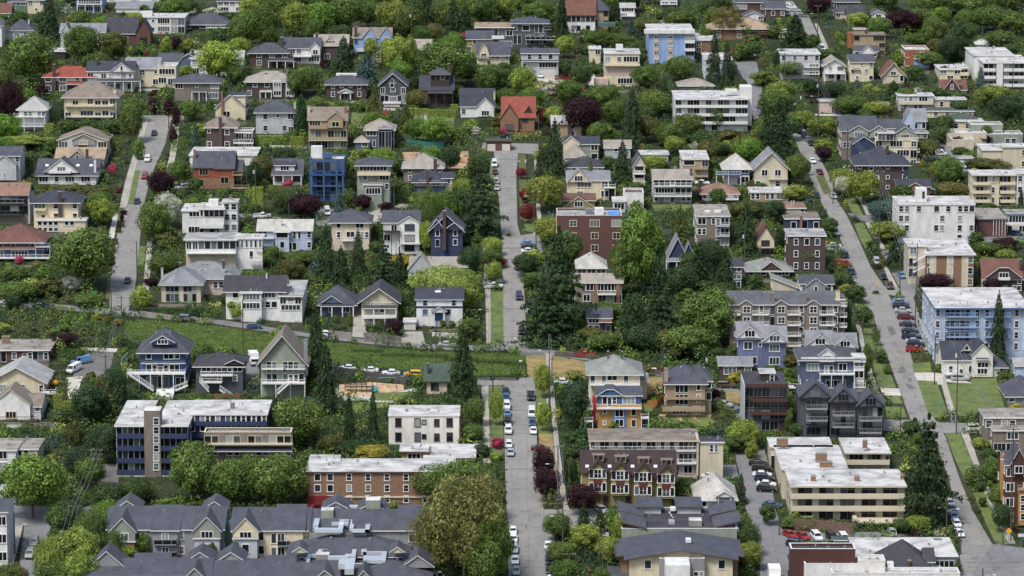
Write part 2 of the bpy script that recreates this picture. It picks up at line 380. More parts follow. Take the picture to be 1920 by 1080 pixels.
    def gab(s, x0, x1, ye, yp, yo=-.6, back=6, wall='w', rc='s', win='w', trim='w', yb=None, prof='g', over=.35):
        xa, ze = s.L(x0, ye, yo); xb, _ = s.L(x1, ye, yo); _, zp = s.L((x0+x1)/2, yp, yo); zp = max(zp, ze+.5)
        zb = ze-(.3 if yb is None else 0); 
        if yb is not None: zb = s.L(x0, yb, yo)[1]
        m = MB(); W = wmat(wall); w = xb-xa; y1 = yo+back
        m.box(xa, xb, yo, y1, zb, ze, W)
        P = {'g': [(0, 0), (.5, 1), (1, 0)], 'm': [(0, 0), (.2, .62), (.5, 1), (.8, .62), (1, 0)], 'j': [(0, 0), (.36, .8), (.64, .8), (1, 0)]}[prof]
        P = [(u*w, ze+v*(zp-ze)) for u, v in P]; m.face([(xa+a, yo, b) for a, b in P], W)
        o = m.build('gable', s.root); r = MB()
        def ext(a, b_): dx = a[0]-b_[0]; return (a[0]+math.copysign(over, dx), a[1]+(a[1]-b_[1])/abs(dx)*over)
        Q = [ext(P[0], P[1])]+P[1:-1]+[ext(P[-1], P[-2])]; Q = [(a, b+.2) for a, b in Q]
        r.slab([[(xa+Q[i][0], yo-over, Q[i][1]), (xa+Q[i+1][0], yo-over, Q[i+1][1]), (xa+Q[i+1][0], y1, Q[i+1][1]), (xa+Q[i][0], y1, Q[i][1])] for i in range(len(Q)-1)], .2, M('roof', RC[rc]), M('trim', CC[trim]))
        r.build('roof', o)
        if win and win != '.':
            zz = zb if yb is not None else ze-.2; H_ = (ze-zb+.0) if yb is not None and ze-zb > 1.6 else min((zp-ze)*.75+.2, 2.2)
            me = win_mesh(min(w*.45, 2.4) if win != 's' else .7, max(.6, min(1.5, H_*.7)), 'W' if win != 's' else 'p', trim)
            q = link('window', me[0], o, ((xa+xb)/2, yo, zz+.15*H_)); link('frame', me[1], q)
        return s
    def chim(s, px, yt, yb, w=5, yo=4, col='br', pots=0):
        x, zt = s.L(px, yt, yo); _, zb = s.L(px, yb, yo); h = w/scale_at(s.p)/2; m = MB(); W = wmat(col) if col in CC else M('wall', col)
        m.box(x-h, x+h, yo-.35, yo+.45, zb-.5, zt-.15, W); m.box(x-h-.08, x+h+.08, yo-.43, yo+.53, zt-.15, zt, M('trim', '#8a8680'))
        for i in range(pots): m.tube((x-h+(i+.5)*2*h/pots, yo, zt), (x-h+(i+.5)*2*h/pots, yo, zt+.45), .13, .11, M('wall', '#8d8378'))
        m.build('chimney', s.root); return s
    def balc(s, x0, x1, y, dep=1.6, st='rail', col='w', yo=0, rh=1.05, post=None, roof=False, slabc=None):
        xa, z = s.L(x0, y, yo-dep); xb, _ = s.L(x1, y, yo-dep); T = M('trim', CC[col]); m = MB(); ya = yo-dep
        m.box(xa, xb, ya, yo, z-.22, z, M('trim', CC[slabc or col]))
        o = m.build('balcony', s.root); r = MB()
        if st == 'solid':
            for a in ((xa, xb, ya-.02, ya+.1), (xa, xa+.12, ya+.1, yo), (xb-.12, xb, ya+.1, yo)): r.box(*a, z+.003, z+rh, T)
        elif st in ('rail', 'glass'):
            for a in ((xa, xb, ya, ya+.08), (xa, xa+.08, ya+.08, yo), (xb-.08, xb, ya+.08, yo)):
                r.box(*a, z+rh-.09, z+rh, T)
                if st == 'rail': r.box(a[0]+.004, a[1]-.004, a[2]+.004, a[3]-.004, z+.09, z+.16, T)
                else: r.box(a[0]+.02, a[1]-.02, a[2]+.02, a[3]-.02, z+.05, z+rh-.1, M('carglass'))
            n = max(2, int((xb-xa)/.45))
            for i in range(n+1):
                x = xa+.04+(xb-xa-.08)*i/n; t = .05 if i % 4 == 0 or i == n else .022
                if st == 'rail' or i % 4 == 0: r.box(x-t, x+t, ya+.012, ya+.07, z+.002, z+rh-.09, T)
        r.build('railing', o)
        if post is not None:
            _, zp = s.L(x0, post, ya); n = max(1, round((xb-xa)/3.2))
            for i in range(n+1):
                pm = MB(); x = xa+.1+(xb-xa-.2)*i/n; pm.box(x-.09, x+.09, ya+.05, ya+.23, zp-1.2, z-.22, T); pm.build('post', o)
        return s
    def awn(s, x0, x1, y, dep=1.8, rc='s', h=.9, post=None, trim='w', yo=0):      # lean-to porch roof, its eave on photo row y
        xa, z = s.L(x0, y, yo-dep); xb, _ = s.L(x1, y, yo-dep); m = MB()
        m.slab([[(xa, yo-dep, z), (xb, yo-dep, z), (xb-.3, yo+.1, z+h), (xa+.3, yo+.1, z+h)]], .18, M('roof', RC[rc]), M('trim', CC[trim]))
        o = m.build('porch_roof', s.root)
        if post is not None:
            _, zp = s.L(x0, post, yo-dep); n = max(1, round((xb-xa)/2.8))
            for i in range(n+1):
                pm = MB(); x = xa+.25+(xb-xa-.5)*i/n; pm.box(x-.13, x+.13, yo-dep+.15, yo-dep+.41, zp-.5, z-.17, M('trim', CC[trim])); pm.build('post', o)
        return s
    def box(s, x0, x1, yb, ye, col='w', d=3, yo=0, name='roof_box', top=None, kind='wall'):
        xa, zb = s.L(x0, yb, yo); xb, ze = s.L(x1, ye, yo); m = MB(); c = CC.get(col, col)
        m.box(xa, xb, yo, yo+d, zb-.02, ze, wmat(col) if (col in CC or col == 'st') and kind == 'wall' else M(kind, c), M('flat', top) if top else None); m.build(name, s.root); return s
    def sky(s, px, py, rfrac=.5, w=1.0):      # skylight lying on the front roof slope
        l = s.last; d = l['y1']-l['y0']; y = l['y0']+d/2*rfrac; z = l['ze']+(l['zr']-l['ze'])*rfrac+.22; x, _ = s.L(px, py, y)
        sl = (l['zr']-l['ze'])/(d/2); m = MB()
        m.slab([[(x-w/2, y-.45, z-.45*sl), (x+w/2, y-.45, z-.45*sl), (x+w/2, y+.45, z+.45*sl), (x-w/2, y+.45, z+.45*sl)]], .12, M('trim', '#dfe4ea'), M('trim', '#d0d0d0')); m.build('skylight', s.root); return s
    def stair(s, xt, yt, xb, yb, w=1.4, yo=-2, col='w', fwd=0):
        a, za = s.L(xt, yt, yo); b, zb = s.L(xb, yb, yo-fwd); m = MB(); n = max(4, int(abs(za-zb)/.19)); T = M('trim', CC[col])
        if abs(b-a) > fwd:
            for i in range(n):
                x = a+(b-a)*(i+.5)/n; z = za+(zb-za)*(i+.5)/n; h = abs(b-a)/n/2; m.box(x-h-.02, x+h+.02, yo-w/2, yo+w/2, z-.2, z, T)
            o = m.build('stair', s.root); r = MB()
            for y in (yo-w/2, yo+w/2):
                r.tube((a, y, za+.95), (b, y, zb+.95), .05, .05, T, 5)
                for i in range(0, n, 2):
                    x = a+(b-a)*(i+.5)/n; z = za+(zb-za)*(i+.5)/n; r.box(x-.03, x+.03, y-.03, y+.03, z, z+.95, T)
            r.build('railing', o)
        else:
            x = (a+b)/2
            for i in range(n):
                y = yo-fwd*(i+.5)/n; z = za+(zb-za)*(i+.5)/n; h = fwd/n/2; m.box(x-w/2, x+w/2, y-h-.02, y+h+.02, zb-.5, z, T)
            m.build('stair', s.root)
        return s
def B(label, x0, x1, yb, ye, wall, roof, floors=(), d=11, cat='house', name='house', yaw=0, grp=None, **k):
    b = Bld(label, x0, x1, yb, cat, name, yaw, grp); b.vol(x0, x1, yb, ye, wall, roof, floors, d, **k); return b
def AP(*a, **k): return B(*a, cat='apartment block', name='apartment_building', **k)
# ================= buildings, row by row; coordinates were surveyed on the photograph (1920 x 1080)
# --- upper left
B('dark teal house at the top left corner', 17, 52, 24, 2, 'gn', ('hip', 's', -8), ['ww', 's.'], d=9)
B('brown-roofed house cut by the left frame edge', -20, 19, 34, 24, 'cd', ('gx', 'b', 6), ['w.w'], d=10)
B('yellow house between teal house and dark conifer', 52, 84, 26, 0, 'cr', ('gx', 's', -12), ['w.w', '.s.'], d=9)
B('small pale house with blue hipped roof', 14, 62, 76, 55, 'lg', ('hip', 's', 36), ['.w.w'], d=9).chim(54, 36, 48, 3, 4, 'lg')
B('white house sliver at the left edge', -24, 3, 88, 48, 'w', ('gx', 's', 36), ['w', 'w'], d=9)
b = B('white gambrel-roofed house hidden behind two trees', 114, 196, 92, 60, 'w', ('gx', 'g', 44), ['w..w.w', 'w..www'], d=10); b.gab(114, 134, 70, 46, wall='w', yb=92, rc='g', prof='m', win='s'); b.chim(128, 42, 58, 5, 2, 'db')
b = B('low carport with white flat roof under trees', 86, 122, 112, 97, 'cd', ('flat', 'w', 91), [], cat='carport', name='carport'); 
B('pale blue balconied house on the top edge', 144, 192, 24, -2, 'lb', ('flat', 'w', -8), ['WWW', 'DWD'], d=8).balc(144, 190, 8, 2, 'rail', 'w', post=26)
B('white garage with long grey roof near top edge', 218, 284, 24, 15, 'w', ('lx', 'g', 4), ['....'], d=8, cat='garage', name='garage')
B('long white roofed house beyond the white garage', 200, 300, 4, -8, 'w', ('flat', 'w', -16), ['w.w.w'], d=8)
b = B('white modern house with tall window wall', 268, 346, 63, 33, 'w', ('flat', 'w', 26), ['.sWWFF', '.sWWFF'], d=9); b.chim(264, 26, 40, 4, -1, 'ob'); b.box(262, 285, 32, 22, 'w', 4, 3, top='#d8d6d2')
b = B('dark-roofed brick tudor house with front gable', 200, 256, 84, 62, 'br', ('gx', 'c', 33), ['w.w.'], d=12); b.gab(255, 282, 60, 38, yo=-1.5, wall='br', rc='c', yb=82, win='W', trim='cd', back=9)
b = B('low charcoal house with wide hipped slate roof', 346, 430, 57, 43, 'ch', ('hip', 's', 25), ['W.WWWWW'], d=11, over=1.0); b.balc(386, 430, 52, 1.8, 'rail', 'w')
b = B('white house with tall windows on top edge', 408, 452, 23, 2, 'w', ('gx', 's', -12), ['www.', 'WW.w'], d=9)
B('brick gabled wing at the top edge', 452, 482, 22, 6, 'br', ('gy', 'c', -6), ['.w.'], d=9)
b = B('red-roofed white house with dark brick base', 84, 179, 174, 142, 'w', ('hip', 'r', 124), ['w.W.sWW', 'w.W.w..'], d=12, over=.9, bands=[(152, 174, 'db')]); b.chim(101, 120, 174, 6, -.5, 'db'); b.awn(122, 170, 158, 1.8, 'r', .7)
b = B('white house with navy roof beside red-roofed house', 164, 250, 172, 133, 'w', ('gx', 'n', 115), ['W.ws.Ps', 'W.WDW.W'], d=11); b.gab(208, 248, 133, 118, yo=-.8, wall='w', rc='n', trim='w', win='s'); b.awn(182, 264, 152, 3.5, 'n', .5, post=170); b.chim(182, 110, 125, 5, 3, 'db')
b = B('cream house with corner bay and roof terrace', 236, 298, 163, 128, 'cr', ('gx', 'g', 108), ['w.w.s', 'w.s.W'], d=11); b.vol(296, 330, 160, 127, 'cr', ('par', 'w', 121), ['WW', 'WD'], yo=-1.2); b.balc(296, 331, 127, .2, 'rail', 'w', rh=1.3)
b = B('grey gambrel house with slate blue roof', 297, 340, 138, 116, 'sl', ('gx', 's', 100), ['...'], d=10); b.gab(336, 372, 116, 102, yo=-1, wall='sl', rc='s', prof='m', yb=136, win='W', back=8)
b = B('pale-roofed white house behind lime green tree', 358, 455, 142, 110, 'w', ('gx', 'l', 95), ['w.w.ww', 'W.w.DW'], d=11); b.chim(361, 92, 112, 5, 2, 'db')
b = B('taupe house with low hipped slate roof', 328, 411, 189, 153, 'tp', ('hip', 's', 138), ['W.s.W', '...WW'], d=11, over=.9); b.awn(358, 388, 172, 2, 's', .9, post=188)
b = B('big cream house with brown hipped roof', 121, 218, 224, 179, 'cr', ('hip', 't', 153), ['.D.wDDw', 'D.WWDWD'], d=14, over=1.1); b.balc(121, 213, 199, 1.8, 'solid', 'cr', rh=.5); b.balc(120, 212, 219, 2.3, 'solid', 'ow', rh=.4); b.chim(215, 167, 185, 6, 3, 'cr')
b = B('white pavilion house with two-level rear decks', 36, 86, 244, 202, 'w', ('hip', 'l', 181), ['.DD.DD', '......'], d=11, over=.9); b.balc(25, 84, 219, 2.6, 'rail', 'w', post=243); b.balc(26, 84, 237, 2.6, 'rail', 'w')
b = B('tan tudor house with steep navy roof', 404, 460, 225, 203, 'cr', ('gy', 'n', 178), ['.W..'], d=11); b.vol(430, 460, 205, 180, 'cr', ('flat', 'n', 174), ['w'], yo=2, deep=False); b.chim(416, 172, 222, 4, -.5, 'ob')
b = B('dark brick house with central brown chimney', 387, 442, 282, 236, 'db', ('hip', 't', 216), ['s..w.', 'w..w.'], d=11, over=.8); b.chim(413, 219, 280, 6, -.5, 'db'); b.vol(442, 475, 282, 248, 'db', ('par', 'w', 243), ['Ww', 'Ww'], yo=1); b.balc(440, 474, 248, 1.2, 'rail', 'w'); b.balc(438, 475, 268, 1.2, 'rail', 'w')
b = B('grey house with cream-trimmed shallow gables', 110, 201, 300, 263, 'lg', ('gy', 't', 247), ['W.W.W', 'w.W.w'], d=13, trim='cr', rtrim='cr'); b.gab(136, 178, 262, 252, wall='gy', rc='t', trim='cr', win='W', yb=272); b.chim(177, 248, 262, 6, 1, 'gy')
# --- upper middle
b = B('dark brick house with hipped slate roof and wide porch', 468, 540, 126, 97, 'db', ('hip', 's', 80), ['.w.w.w', '.w...w'], d=11, over=.9); b.awn(502, 552, 114, 3, 'n', .9, post=125); b.chim(528, 70, 86, 5, 3, 'db')
b = B('white house with balcony and slate roof', 532, 600, 119, 90, 'w', ('gx', 's', 71), ['.ww.s.', '.WW.WW'], d=10); b.gab(582, 600, 89, 80, wall='w', rc='s', yb=104, win='W'); b.balc(548, 584, 106, 1.6, 'rail', 'w'); b.chim(529, 69, 90, 5, 1, 'db')
b = B('dark brick house with grey gabled roof and dormer', 590, 652, 114, 85, 'db', ('gx', 'h', 65), ['w..w', '.w..'], d=11); b.gab(612, 625, 76, 69, yo=1, wall='w', rc='h', win='s', back=3); b.chim(594, 62, 80, 5, 1, 'db')
b = B('light blue house with twin white-trimmed gables', 663, 733, 101, 70, 'lb', ('gx', 't', 52), ['..ww.ww', '..w.W.w'], d=11); b.gab(681, 704, 68, 54, wall='lb', rc='t', win='W', yb=80); b.gab(713, 733, 66, 53, wall='lb', rc='t', win='W', yb=80); b.chim(667, 49, 78, 5, 0, 'db'); b.balc(668, 705, 96, 2, 'solid', 'w')
B('low grey-roofed outbuilding at the forest edge', 776, 808, 102, 92, 'bw', ('gx', 'h', 74), ['w.w'], d=9, cat='outbuilding', name='outbuilding')
b = B('dark brick symmetrical house with white portico', 612, 686, 185, 156, 'db', ('hip', 's', 139), ['.w.s.s.w.', '.w..d..w.'], d=11, over=.9); b.gab(635, 660, 174, 168, yo=-2, wall='w', rc='l', win='.', back=2); b.box(637, 639, 187, 174, 'w', .3, -1.8, 'column'); b.box(656, 658, 187, 174, 'w', .3, -1.8, 'column'); b.box(630, 669, 142, 138, 'w', 2, 5)
b = B('dark grey gabled craftsman house with white french doors', 713, 761, 196, 158, 'dg', ('gy', 's', 138), ['D.W.D', 'FFWWFF'], d=13, over=.9); b.gab(728, 742, 158, 146, yo=-.15, wall='dg', rc='s', win='W', yb=165, over=.1, back=1); b.vol(720, 750, 204, 194, 'w', ('flat', 'w', 192), ['G'], yo=-3.5)
b = B('dark brown shingle house with rooftop tower room', 788, 850, 200, 168, 'cd', ('gx', 'n', 142), ['.w.w.', 'W..PW'], d=11, trim='cd'); b.vol(808, 843, 168, 138, 'cd', ('hip', 's', 127), ['FFWF', '....'], d=7, yo=1, trim='tp', deep=False); b.awn(800, 850, 175, 2, 'n', .8, trim='cd', post=198); b.chim(842, 119, 150, 4, 3, 'db')
b = B('small white cottage with steep navy gable', 864, 926, 220, 198, 'w', ('gx', 'n', 166), ['w.....'], d=11); b.gab(894, 926, 200, 184, yo=-1.5, wall='w', rc='n', yb=219, win='W', back=8); b.chim(927, 171, 215, 3, 2, 'be')
b = B('yellow gambrel house with slate roof', 895, 955, 122, 102, 'cr', ('gx', 's', 79), ['w.www.w', '..d..w.'], d=9); b.gab(897, 917, 102, 82, yo=-.8, wall='cr', rc='s', prof='m', yb=110, win='W', back=7); b.awn(892, 955, 105, 1, 's', .3); 
b = B('olive house with slate roof above yellow gambrel', 875, 925, 99, 73, 'ol', ('gx', 's', 58), ['.w...', 'P....'], d=9); b.balc(922, 945, 72, 2, 'solid', 'w')
b = B('dark modern house with tan terrace roof', 893, 962, 92, 52, 'dg', ('flat', 'o', 43), ['..FFW', '.FFWW'], d=10, over=1); b.vol(962, 1026, 84, 42, 'dg', ('hip', 's', 31), ['w.PP.FFF', 'FF.FF.FF'], d=12, over=1.1); b.balc(985, 1040, 74, 2.5, 'glass', 'lg'); b.balc(1020, 1034, 55, 1.5, 'glass', 'gy')
b = B('pale grey house with hipped slate roof', 480, 551, 251, 208, 'lg', ('hip', 's', 187), ['.w.s.W', '.w..wD'], d=11, over=.9); b.chim(553, 190, 205, 4, 6, 'be')
b = B('tan three-storey house with front balconies', 579, 650, 279, 224, 'ta', ('gx', 't', 201), ['WW.www', 'FF.FFF', 'FFFFFF'], d=12, trim='cr'); b.gab(615, 643, 222, 211, yo=-1.2, wall='ta', rc='t', trim='cr', yb=240, win='W'); b.balc(579, 614, 241, 1.2, 'solid', 'ta'); b.balc(579, 651, 263, 1.4, 'solid', 'ta', slabc='cr'); b.chim(579, 198, 222, 5, 3, 'be'); b.chim(648, 200, 222, 5, 3, 'ob')
b = B('blue-grey pavilion house with lattice glass front', 686, 738, 278, 241, 'sl', ('hip', 'h', 223), ['WW.FF', 'tt.FF'], d=11, over=.8); b.vol(710, 734, 278, 242, 'ch', ('flat', 'g', 238), ['FF'], yo=-2, trim='lg'); b.vol(666, 690, 279, 264, 'sl', ('hip', 'h', 255), ['.W'], yo=-3, d=6)
b = B('red tile roofed brick house', 942, 1002, 246, 219, 'ob', ('gx', 'r', 182), ['w..W.', '.W...'], d=12, trim='bw'); b.gab(984, 998, 210, 199, yo=1, wall='bw', rc='d', win='s', trim='bw', back=3); b.gab(938, 972, 222, 198, yo=-1.5, wall='ob', rc='r', yb=246, win='W', trim='bw', back=8)
b = B('flat-roofed brick twin garage at the street end', 912, 958, 283, 265, 'br', ('flat', 'e', 261), ['GG.GG'], d=8, cat='garage', name='garage', trim='bw')
# --- top right of centre
b = B('half-timbered tudor mansion with brown roof', 1062, 1116, 62, 27, 'w', ('gx', 'b', -8), ['wwwwww', '.ww.w.'], d=12, trim='cd'); b.vol(1110, 1141, 52, 17, 'ta', ('hip', 's', 0), ['w.w', 'w.w'], d=12, yo=3, trim='cd'); b.box(1122, 1153, 50, 43, '#4f6a66', 4, -3, 'deck')
for i in range(6): b.box(1066+i*9, 1067+i*9, 40, 27, 'cd', .1, -.12, 'timber')
b = B('small white house among tall trees near top', 1164, 1190, 35, 14, 'w', ('gx', 'l', 6), ['WW', 'D.'], d=8); b.balc(1164, 1192, 30, 2, 'rail', 'w')
B('white balconied house on the top edge', 1240, 1270, 14, -4, 'lg', ('flat', 'w', -10), ['DD'], d=8).balc(1238, 1270, 8, 2, 'rail', 'w')
b = AP('light blue apartment block with white terrace roof', 1217, 1302, 120, 64, 'lb', ('flat', 'w', 46), ['.........']*4, side=False); 
for r in (68, 83, 98, 112):
    for c in (1231, 1257): b.box(c-5, c+5, r+14, r-3, 'pk', .12, -.14, 'panel') if r < 112 else None
for i in range(4):
    l = b.last
    for c in (1231, 1257): 
        x, z = b.L(c, 70+i*14.6, -.15); me = win_mesh(1.5, .8, 'W', 'w'); q = link('window', me[0], b.root, (x, -.15, z-.4)); link('frame', me[1], q)
b.vol(1284, 1302, 120, 64, 'lb', ('flat', 'w', 60), ['F', 'F', 'F', '.'], yo=-.4); b.balc(1284, 1303, 80, 1.4, 'solid', 'w', rh=.8); b.balc(1284, 1303, 95, 1.4, 'solid', 'w', rh=.8); b.box(1208, 1303, 63, 56, 'w', 3, -1.2, 'parapet')
B('white-roofed orange brick block beside blue apartments', 1304, 1340, 100, 76, 'ob', ('flat', 'w', 63), ['w..', 'w..'], cat='apartment block', name='apartment_building')
b = B('wide tan-roofed brick house near the top', 1332, 1440, 74, 51, 'ob', ('hip', 'o', 33), ['.w...W..www', '.w...w.....'], d=13, over=1.2); b.balc(1398, 1440, 64, 1.6, 'rail', 'bw')
B('brown house with slate hip on the top edge', 1378, 1438, 22, 3, 'bw', ('hip', 's', -10), ['WW..W'], d=9)
B('brown slate-roofed house with white gable at top', 1436, 1472, 34, 16, 'bw', ('gx', 's', 2), ['.w.w'], d=9)
b = B('white house with white-trimmed slate gable near top', 1396, 1432, 40, 30, 'w', ('gy', 's', 22), ['w.w'], d=10)
b = B('pale grey house with double garage beneath', 978, 1047, 146, 100, 'lg', ('gx', 's', 91), ['.w.w.P.', 'd..WWWW', '...GGGG'], d=10); b.awn(978, 1048, 115, 1.2, 's', .4)
B('narrow cream cube house with white flat roof', 1105, 1126, 120, 92, 'cr', ('flat', 'w', 87), ['.W', '..'])
b = B('cream modern house with white roof terrace', 1134, 1199, 162, 101, 'cr', ('flat', 'w', 92), ['W.wWWW', '......', '..WWW.'], bands=[(123, 142, 'pk')]); b.box(1155, 1168, 94, 84, 'w', 3, 4); b.balc(1134, 1200, 123, 1.5, 'solid', 'cr', rh=.5); b.box(1114, 1140, 160, 147, 'pk', 4, -2, 'wall')
B('hidden light blue apartment wing behind dark conifers', 1322, 1372, 152, 112, 'pb', ('flat', 'w', 100), ['w.w.w']*3, cat='apartment block', name='apartment_building')
b = B('grey and brown hipped bungalow in dense trees', 1272, 1338, 168, 160, 'tp', ('hip', 'h', 146), ['...'], d=12)
b = AP('long white apartment block with continuous balconies', 1266, 1402, 246, 186, 'w', ('flat', 'w', 171), ['F.FF.F.FF.FF', 'F.FF.F.FF.FF', 'FF.FFF.FFF..', '...FF.F.....'], side=False, eave=1.2)
for y, x0 in ((201, 1268), (217, 1270), (232, 1290)): b.balc(x0, 1402, y, 1.6, 'solid', 'w', rh=.75)
b.box(1388, 1410, 235, 163, 'w', 7, 2, 'tower'); b.box(1360, 1382, 172, 168, 'w', 3, 6)
b = B('tan house with white roof and two front dormers', 1035, 1090, 258, 232, 'ta', ('gx', 'l', 217), ['w..w.', 'w..w.'], d=10); b.gab(1046, 1062, 232, 224, wall='ta', rc='l', win='s'); b.gab(1073, 1090, 232, 224, wall='ta', rc='l', win='s'); b.chim(1068, 221, 255, 7, -.6, 'db')
b = B('pale sage house with navy side-gabled roof', 1062, 1122, 302, 270, 'sg', ('gx', 'n', 256), ['...W', 'w..P'], d=10); b.gab(1056, 1086, 268, 256, wall='cr', rc='n', win='.', yb=300)
B('pale concrete house with grey roof by dark conifer', 1134, 1182, 297, 277, 'lg', ('gx', 'h', 263), ['.W.', '...'], d=9)
b = B('cream house with charcoal hipped roof', 1060, 1131, 330, 312, 'cr', ('hip', 'c', 293), ['.w.s.w'], d=12); b.vol(1060, 1098, 318, 292, 'cr', ('hip', 'h', 272), ['...'], d=10, yo=10)
b = B('pale yellow house with grey cross gables', 1064, 1142, 374, 338, 'cr', ('gx', 'g', 320), ['.WW.w', '.w..W'], d=12); b.gab(1064, 1106, 340, 318, yo=-.8, wall='cr', rc='g', win='W'); b.balc(1132, 1154, 352, 2, 'rail', 'w', post=370)
B('flat white modern house above blue-grey triplex', 1200, 1253, 303, 290, 'lg', ('flat', 'w', 283), ['.WW.'], cat='house')
b = B('narrow beige house with steep slate gable', 1188, 1209, 352, 310, 'be', ('gy', 's', 293), ['P', 'P', '.'], d=12); b.balc(1188, 1210, 326, 1, 'rail', 'w'); b.balc(1188, 1210, 346, 1.5, 'rail', 'w')
b = B('tan three-storey house with white flat roof', 1280, 1328, 342, 299, 'ta', ('flat', 'w', 283), ['PP.F', '...F', '...F'], d=10); b.balc(1302, 1328, 317, 1.4, 'solid', 'ta', rh=.4); b.balc(1302, 1328, 331, 1.4, 'solid', 'ta', rh=.4)
b = B('blue-grey triplex with full-width white balconies', 1225, 1297, 381, 336, 'gy', ('gx', 'h', 318), ['FFFwFFF', 'WWWWFFF', 'w.wd.ww'], d=12); b.balc(1226, 1297, 349, 1.5, 'rail', 'w'); b.balc(1226, 1297, 368, 1.5, 'rail', 'w'); b.chim(1296, 315, 336, 4, 2, 'dg'); b.chim(1266, 312, 322, 4, 6, 'gy')
b = B('royal blue and white house with pyramid roof', 1358, 1405, 347, 312, 'rb', ('hip', 'q', 289), ['w.d.WW', '...DWW'], d=10, over=.9, bands=[(329, 347, 'w')]); b.gab(1378, 1387, 305, 299, yo=2, wall='w', rc='l', win='s', back=2); b.balc(1343, 1389, 328, 3, 'rail', 'w', slabc='rb', post=347)
b = B('tall light grey house with arched gable window', 1415, 1477, 355, 315, 'be', ('gy', 'g', 286), ['.W.W.', 'w..w.'], d=13, over=.8); b.balc(1441, 1477, 336, .8, 'solid', 'be', rh=.3)
b = B('white bungalow with brown hipped roof', 1317, 1383, 376, 361, 'w', ('hip', 'd', 343), ['w.dwPw.W'], d=12, over=.9); b.chim(1312, 338, 365, 4, 3, 'db'); b.balc(1330, 1385, 374, 2, 'rail', 'w')
b = B('flat-roofed cream house with sunroom', 1407, 1480, 378, 361, 'ta', ('flat', 'w', 352), ['ww.wwPPP'], d=9)
b = B('olive bungalow with brown roof and centre gable', 1052, 1115, 393, 376, 'ol', ('gx', 'b', 363), ['......'], d=11); b.gab(1058, 1112, 388, 369, yo=-1.5, wall='ol', rc='b', win='W')
b = B('white stepped modern house behind tall green tree', 1150, 1172, 398, 378, 'w', ('flat', 'w', 370), ['WW']); b.vol(1170, 1207, 400, 365, 'w', ('par', 'b', 356), ['..', '..'], d=8, yo=2)
b = AP('dark red brick apartment block with rooftop terrace', 1044, 1166, 500, 408, 'br', ('par', 'l', 394), ['.w.W.W', 'ww.w.w', '.w.w.w', '.w.w.w'], trim='be'); b.box(1098, 1112, 408, 393, '#75767c', 3, 5); b.box(1115, 1132, 408, 391, 'w', 3, 5); b.box(1141, 1162, 404, 397, '#6d9fe0', 3, 4, 'awning'); b.chim(1084, 398, 408, 5, 5, 'w')
b = B('taupe flat-roofed house with stacked white balconies', 1307, 1368, 465, 406, 'tp', ('flat', 'h', 385), ['WW.wDWW', 'ww..DWW', '....DWW'], d=10); b.balc(1344, 1368, 424, 1.3, 'rail', 'lg'); b.balc(1344, 1368, 443, 1.3, 'rail', 'lg'); b.box(1322, 1332, 400, 396, 'w', 2, 6); b.box(1340, 1352, 399, 395, 'w', 2, 5)
b = B('small navy gabled house tucked between conifers', 1254, 1287, 502, 480, 'nv', ('gy', 'g', 447), ['.w.'], d=11); b.gab(1283, 1300, 478, 456, yo=3, wall='nv', rc='g', win='.', yb=500); b.awn(1248, 1290, 490, 2, 'g', .8, post=502)
b = B('taupe duplex with white pyramid roof and balcony', 1078, 1166, 570, 530, 'tp', ('gx', 'h', 513), ['.WWWWW', '.W.FFF'], d=10); b.vol(1082, 1136, 530, 500, 'tp', ('hip', 'q', 477), ['FFF'], d=12, yo=8); b.balc(1120, 1155, 552, 1.5, 'rail', 'w'); b.box(1115, 1122, 568, 530, 'ob', .2, -.25, 'panel'); b.box(1155, 1162, 568, 530, 'ob', .2, -.25, 'panel')
b = B('slate-roofed dormer house half hidden by big cedar', 1102, 1146, 622, 596, 'dg', ('gx', 's', 578), ['WW.W', 'DD.D'], d=10); b.awn(1122, 1148, 604, 2, 'b', .8)
b = B('yellow house with brown roof and angled windows', 1418, 1452, 478, 450, 'cr', ('gy', 'b', 424), ['.PP.', 'FFFF'], d=12, trim='cd')
b = B('low bungalow with grey-green hipped roof', 1403, 1482, 520, 505, 'bw', ('hip', 'v', 483), ['W.W.WWW'], d=12, over=1); b.gab(1430, 1462, 503, 491, wall='bw', rc='v', win='.')
b = B('small dark cottage between street conifers', 1372, 1391, 540, 500, 'sl', ('gx', 'c', 484), ['W', 'W', 'D'], d=8)
# --- upper right
b = AP('light grey flat-roofed block left of white bungalow', 1464, 1537, 148, 102, 'lg', ('flat', 'w', 93), ['w.w.w.w', '.ww..WW', '.....WW'], side=True); b.balc(1507, 1537, 126, 1.3, 'rail', 'w'); b.balc(1507, 1537, 139, 1.3, 'rail', 'w')
b = B('white bungalow with deck and patio umbrella', 1545, 1584, 151, 123, 'w', ('gy', 'h', 111), ['.P.PP', '.WWF.'], d=13, over=.8); b.balc(1546, 1586, 138, 2, 'rail', 'w', post=150)
b = B('pale yellow three-storey house with slate roof', 1594, 1638, 153, 116, 'cr', ('gx', 's', 102), ['..s.w', 'w..P.', '.s..P'], d=10); b.awn(1598, 1614, 130, .9, 's', .3)
b = B('beige house with steep dark brown gable', 1656, 1695, 157, 139, 'be', ('gy', 'b', 118), ['....P'], d=12, over=.9); b.gab(1665, 1685, 139, 128, yo=-.2, wall='be', rc='b', win='W', over=.1, back=1, yb=142)
b = B('orange and white modern house with roof deck', 1697, 1742, 128, 96, 'ob', ('par', 'w', 88), ['w..WW', 'w..WW'], d=9); b.box(1697, 1716, 126, 96, '#8f5a40', .1, -.12, 'cladding'); b.balc(1714, 1746, 110, 1.8, 'rail', 'w'); b.box(1714, 1743, 128, 113, 'lb', 1, -1.1, 'bay')
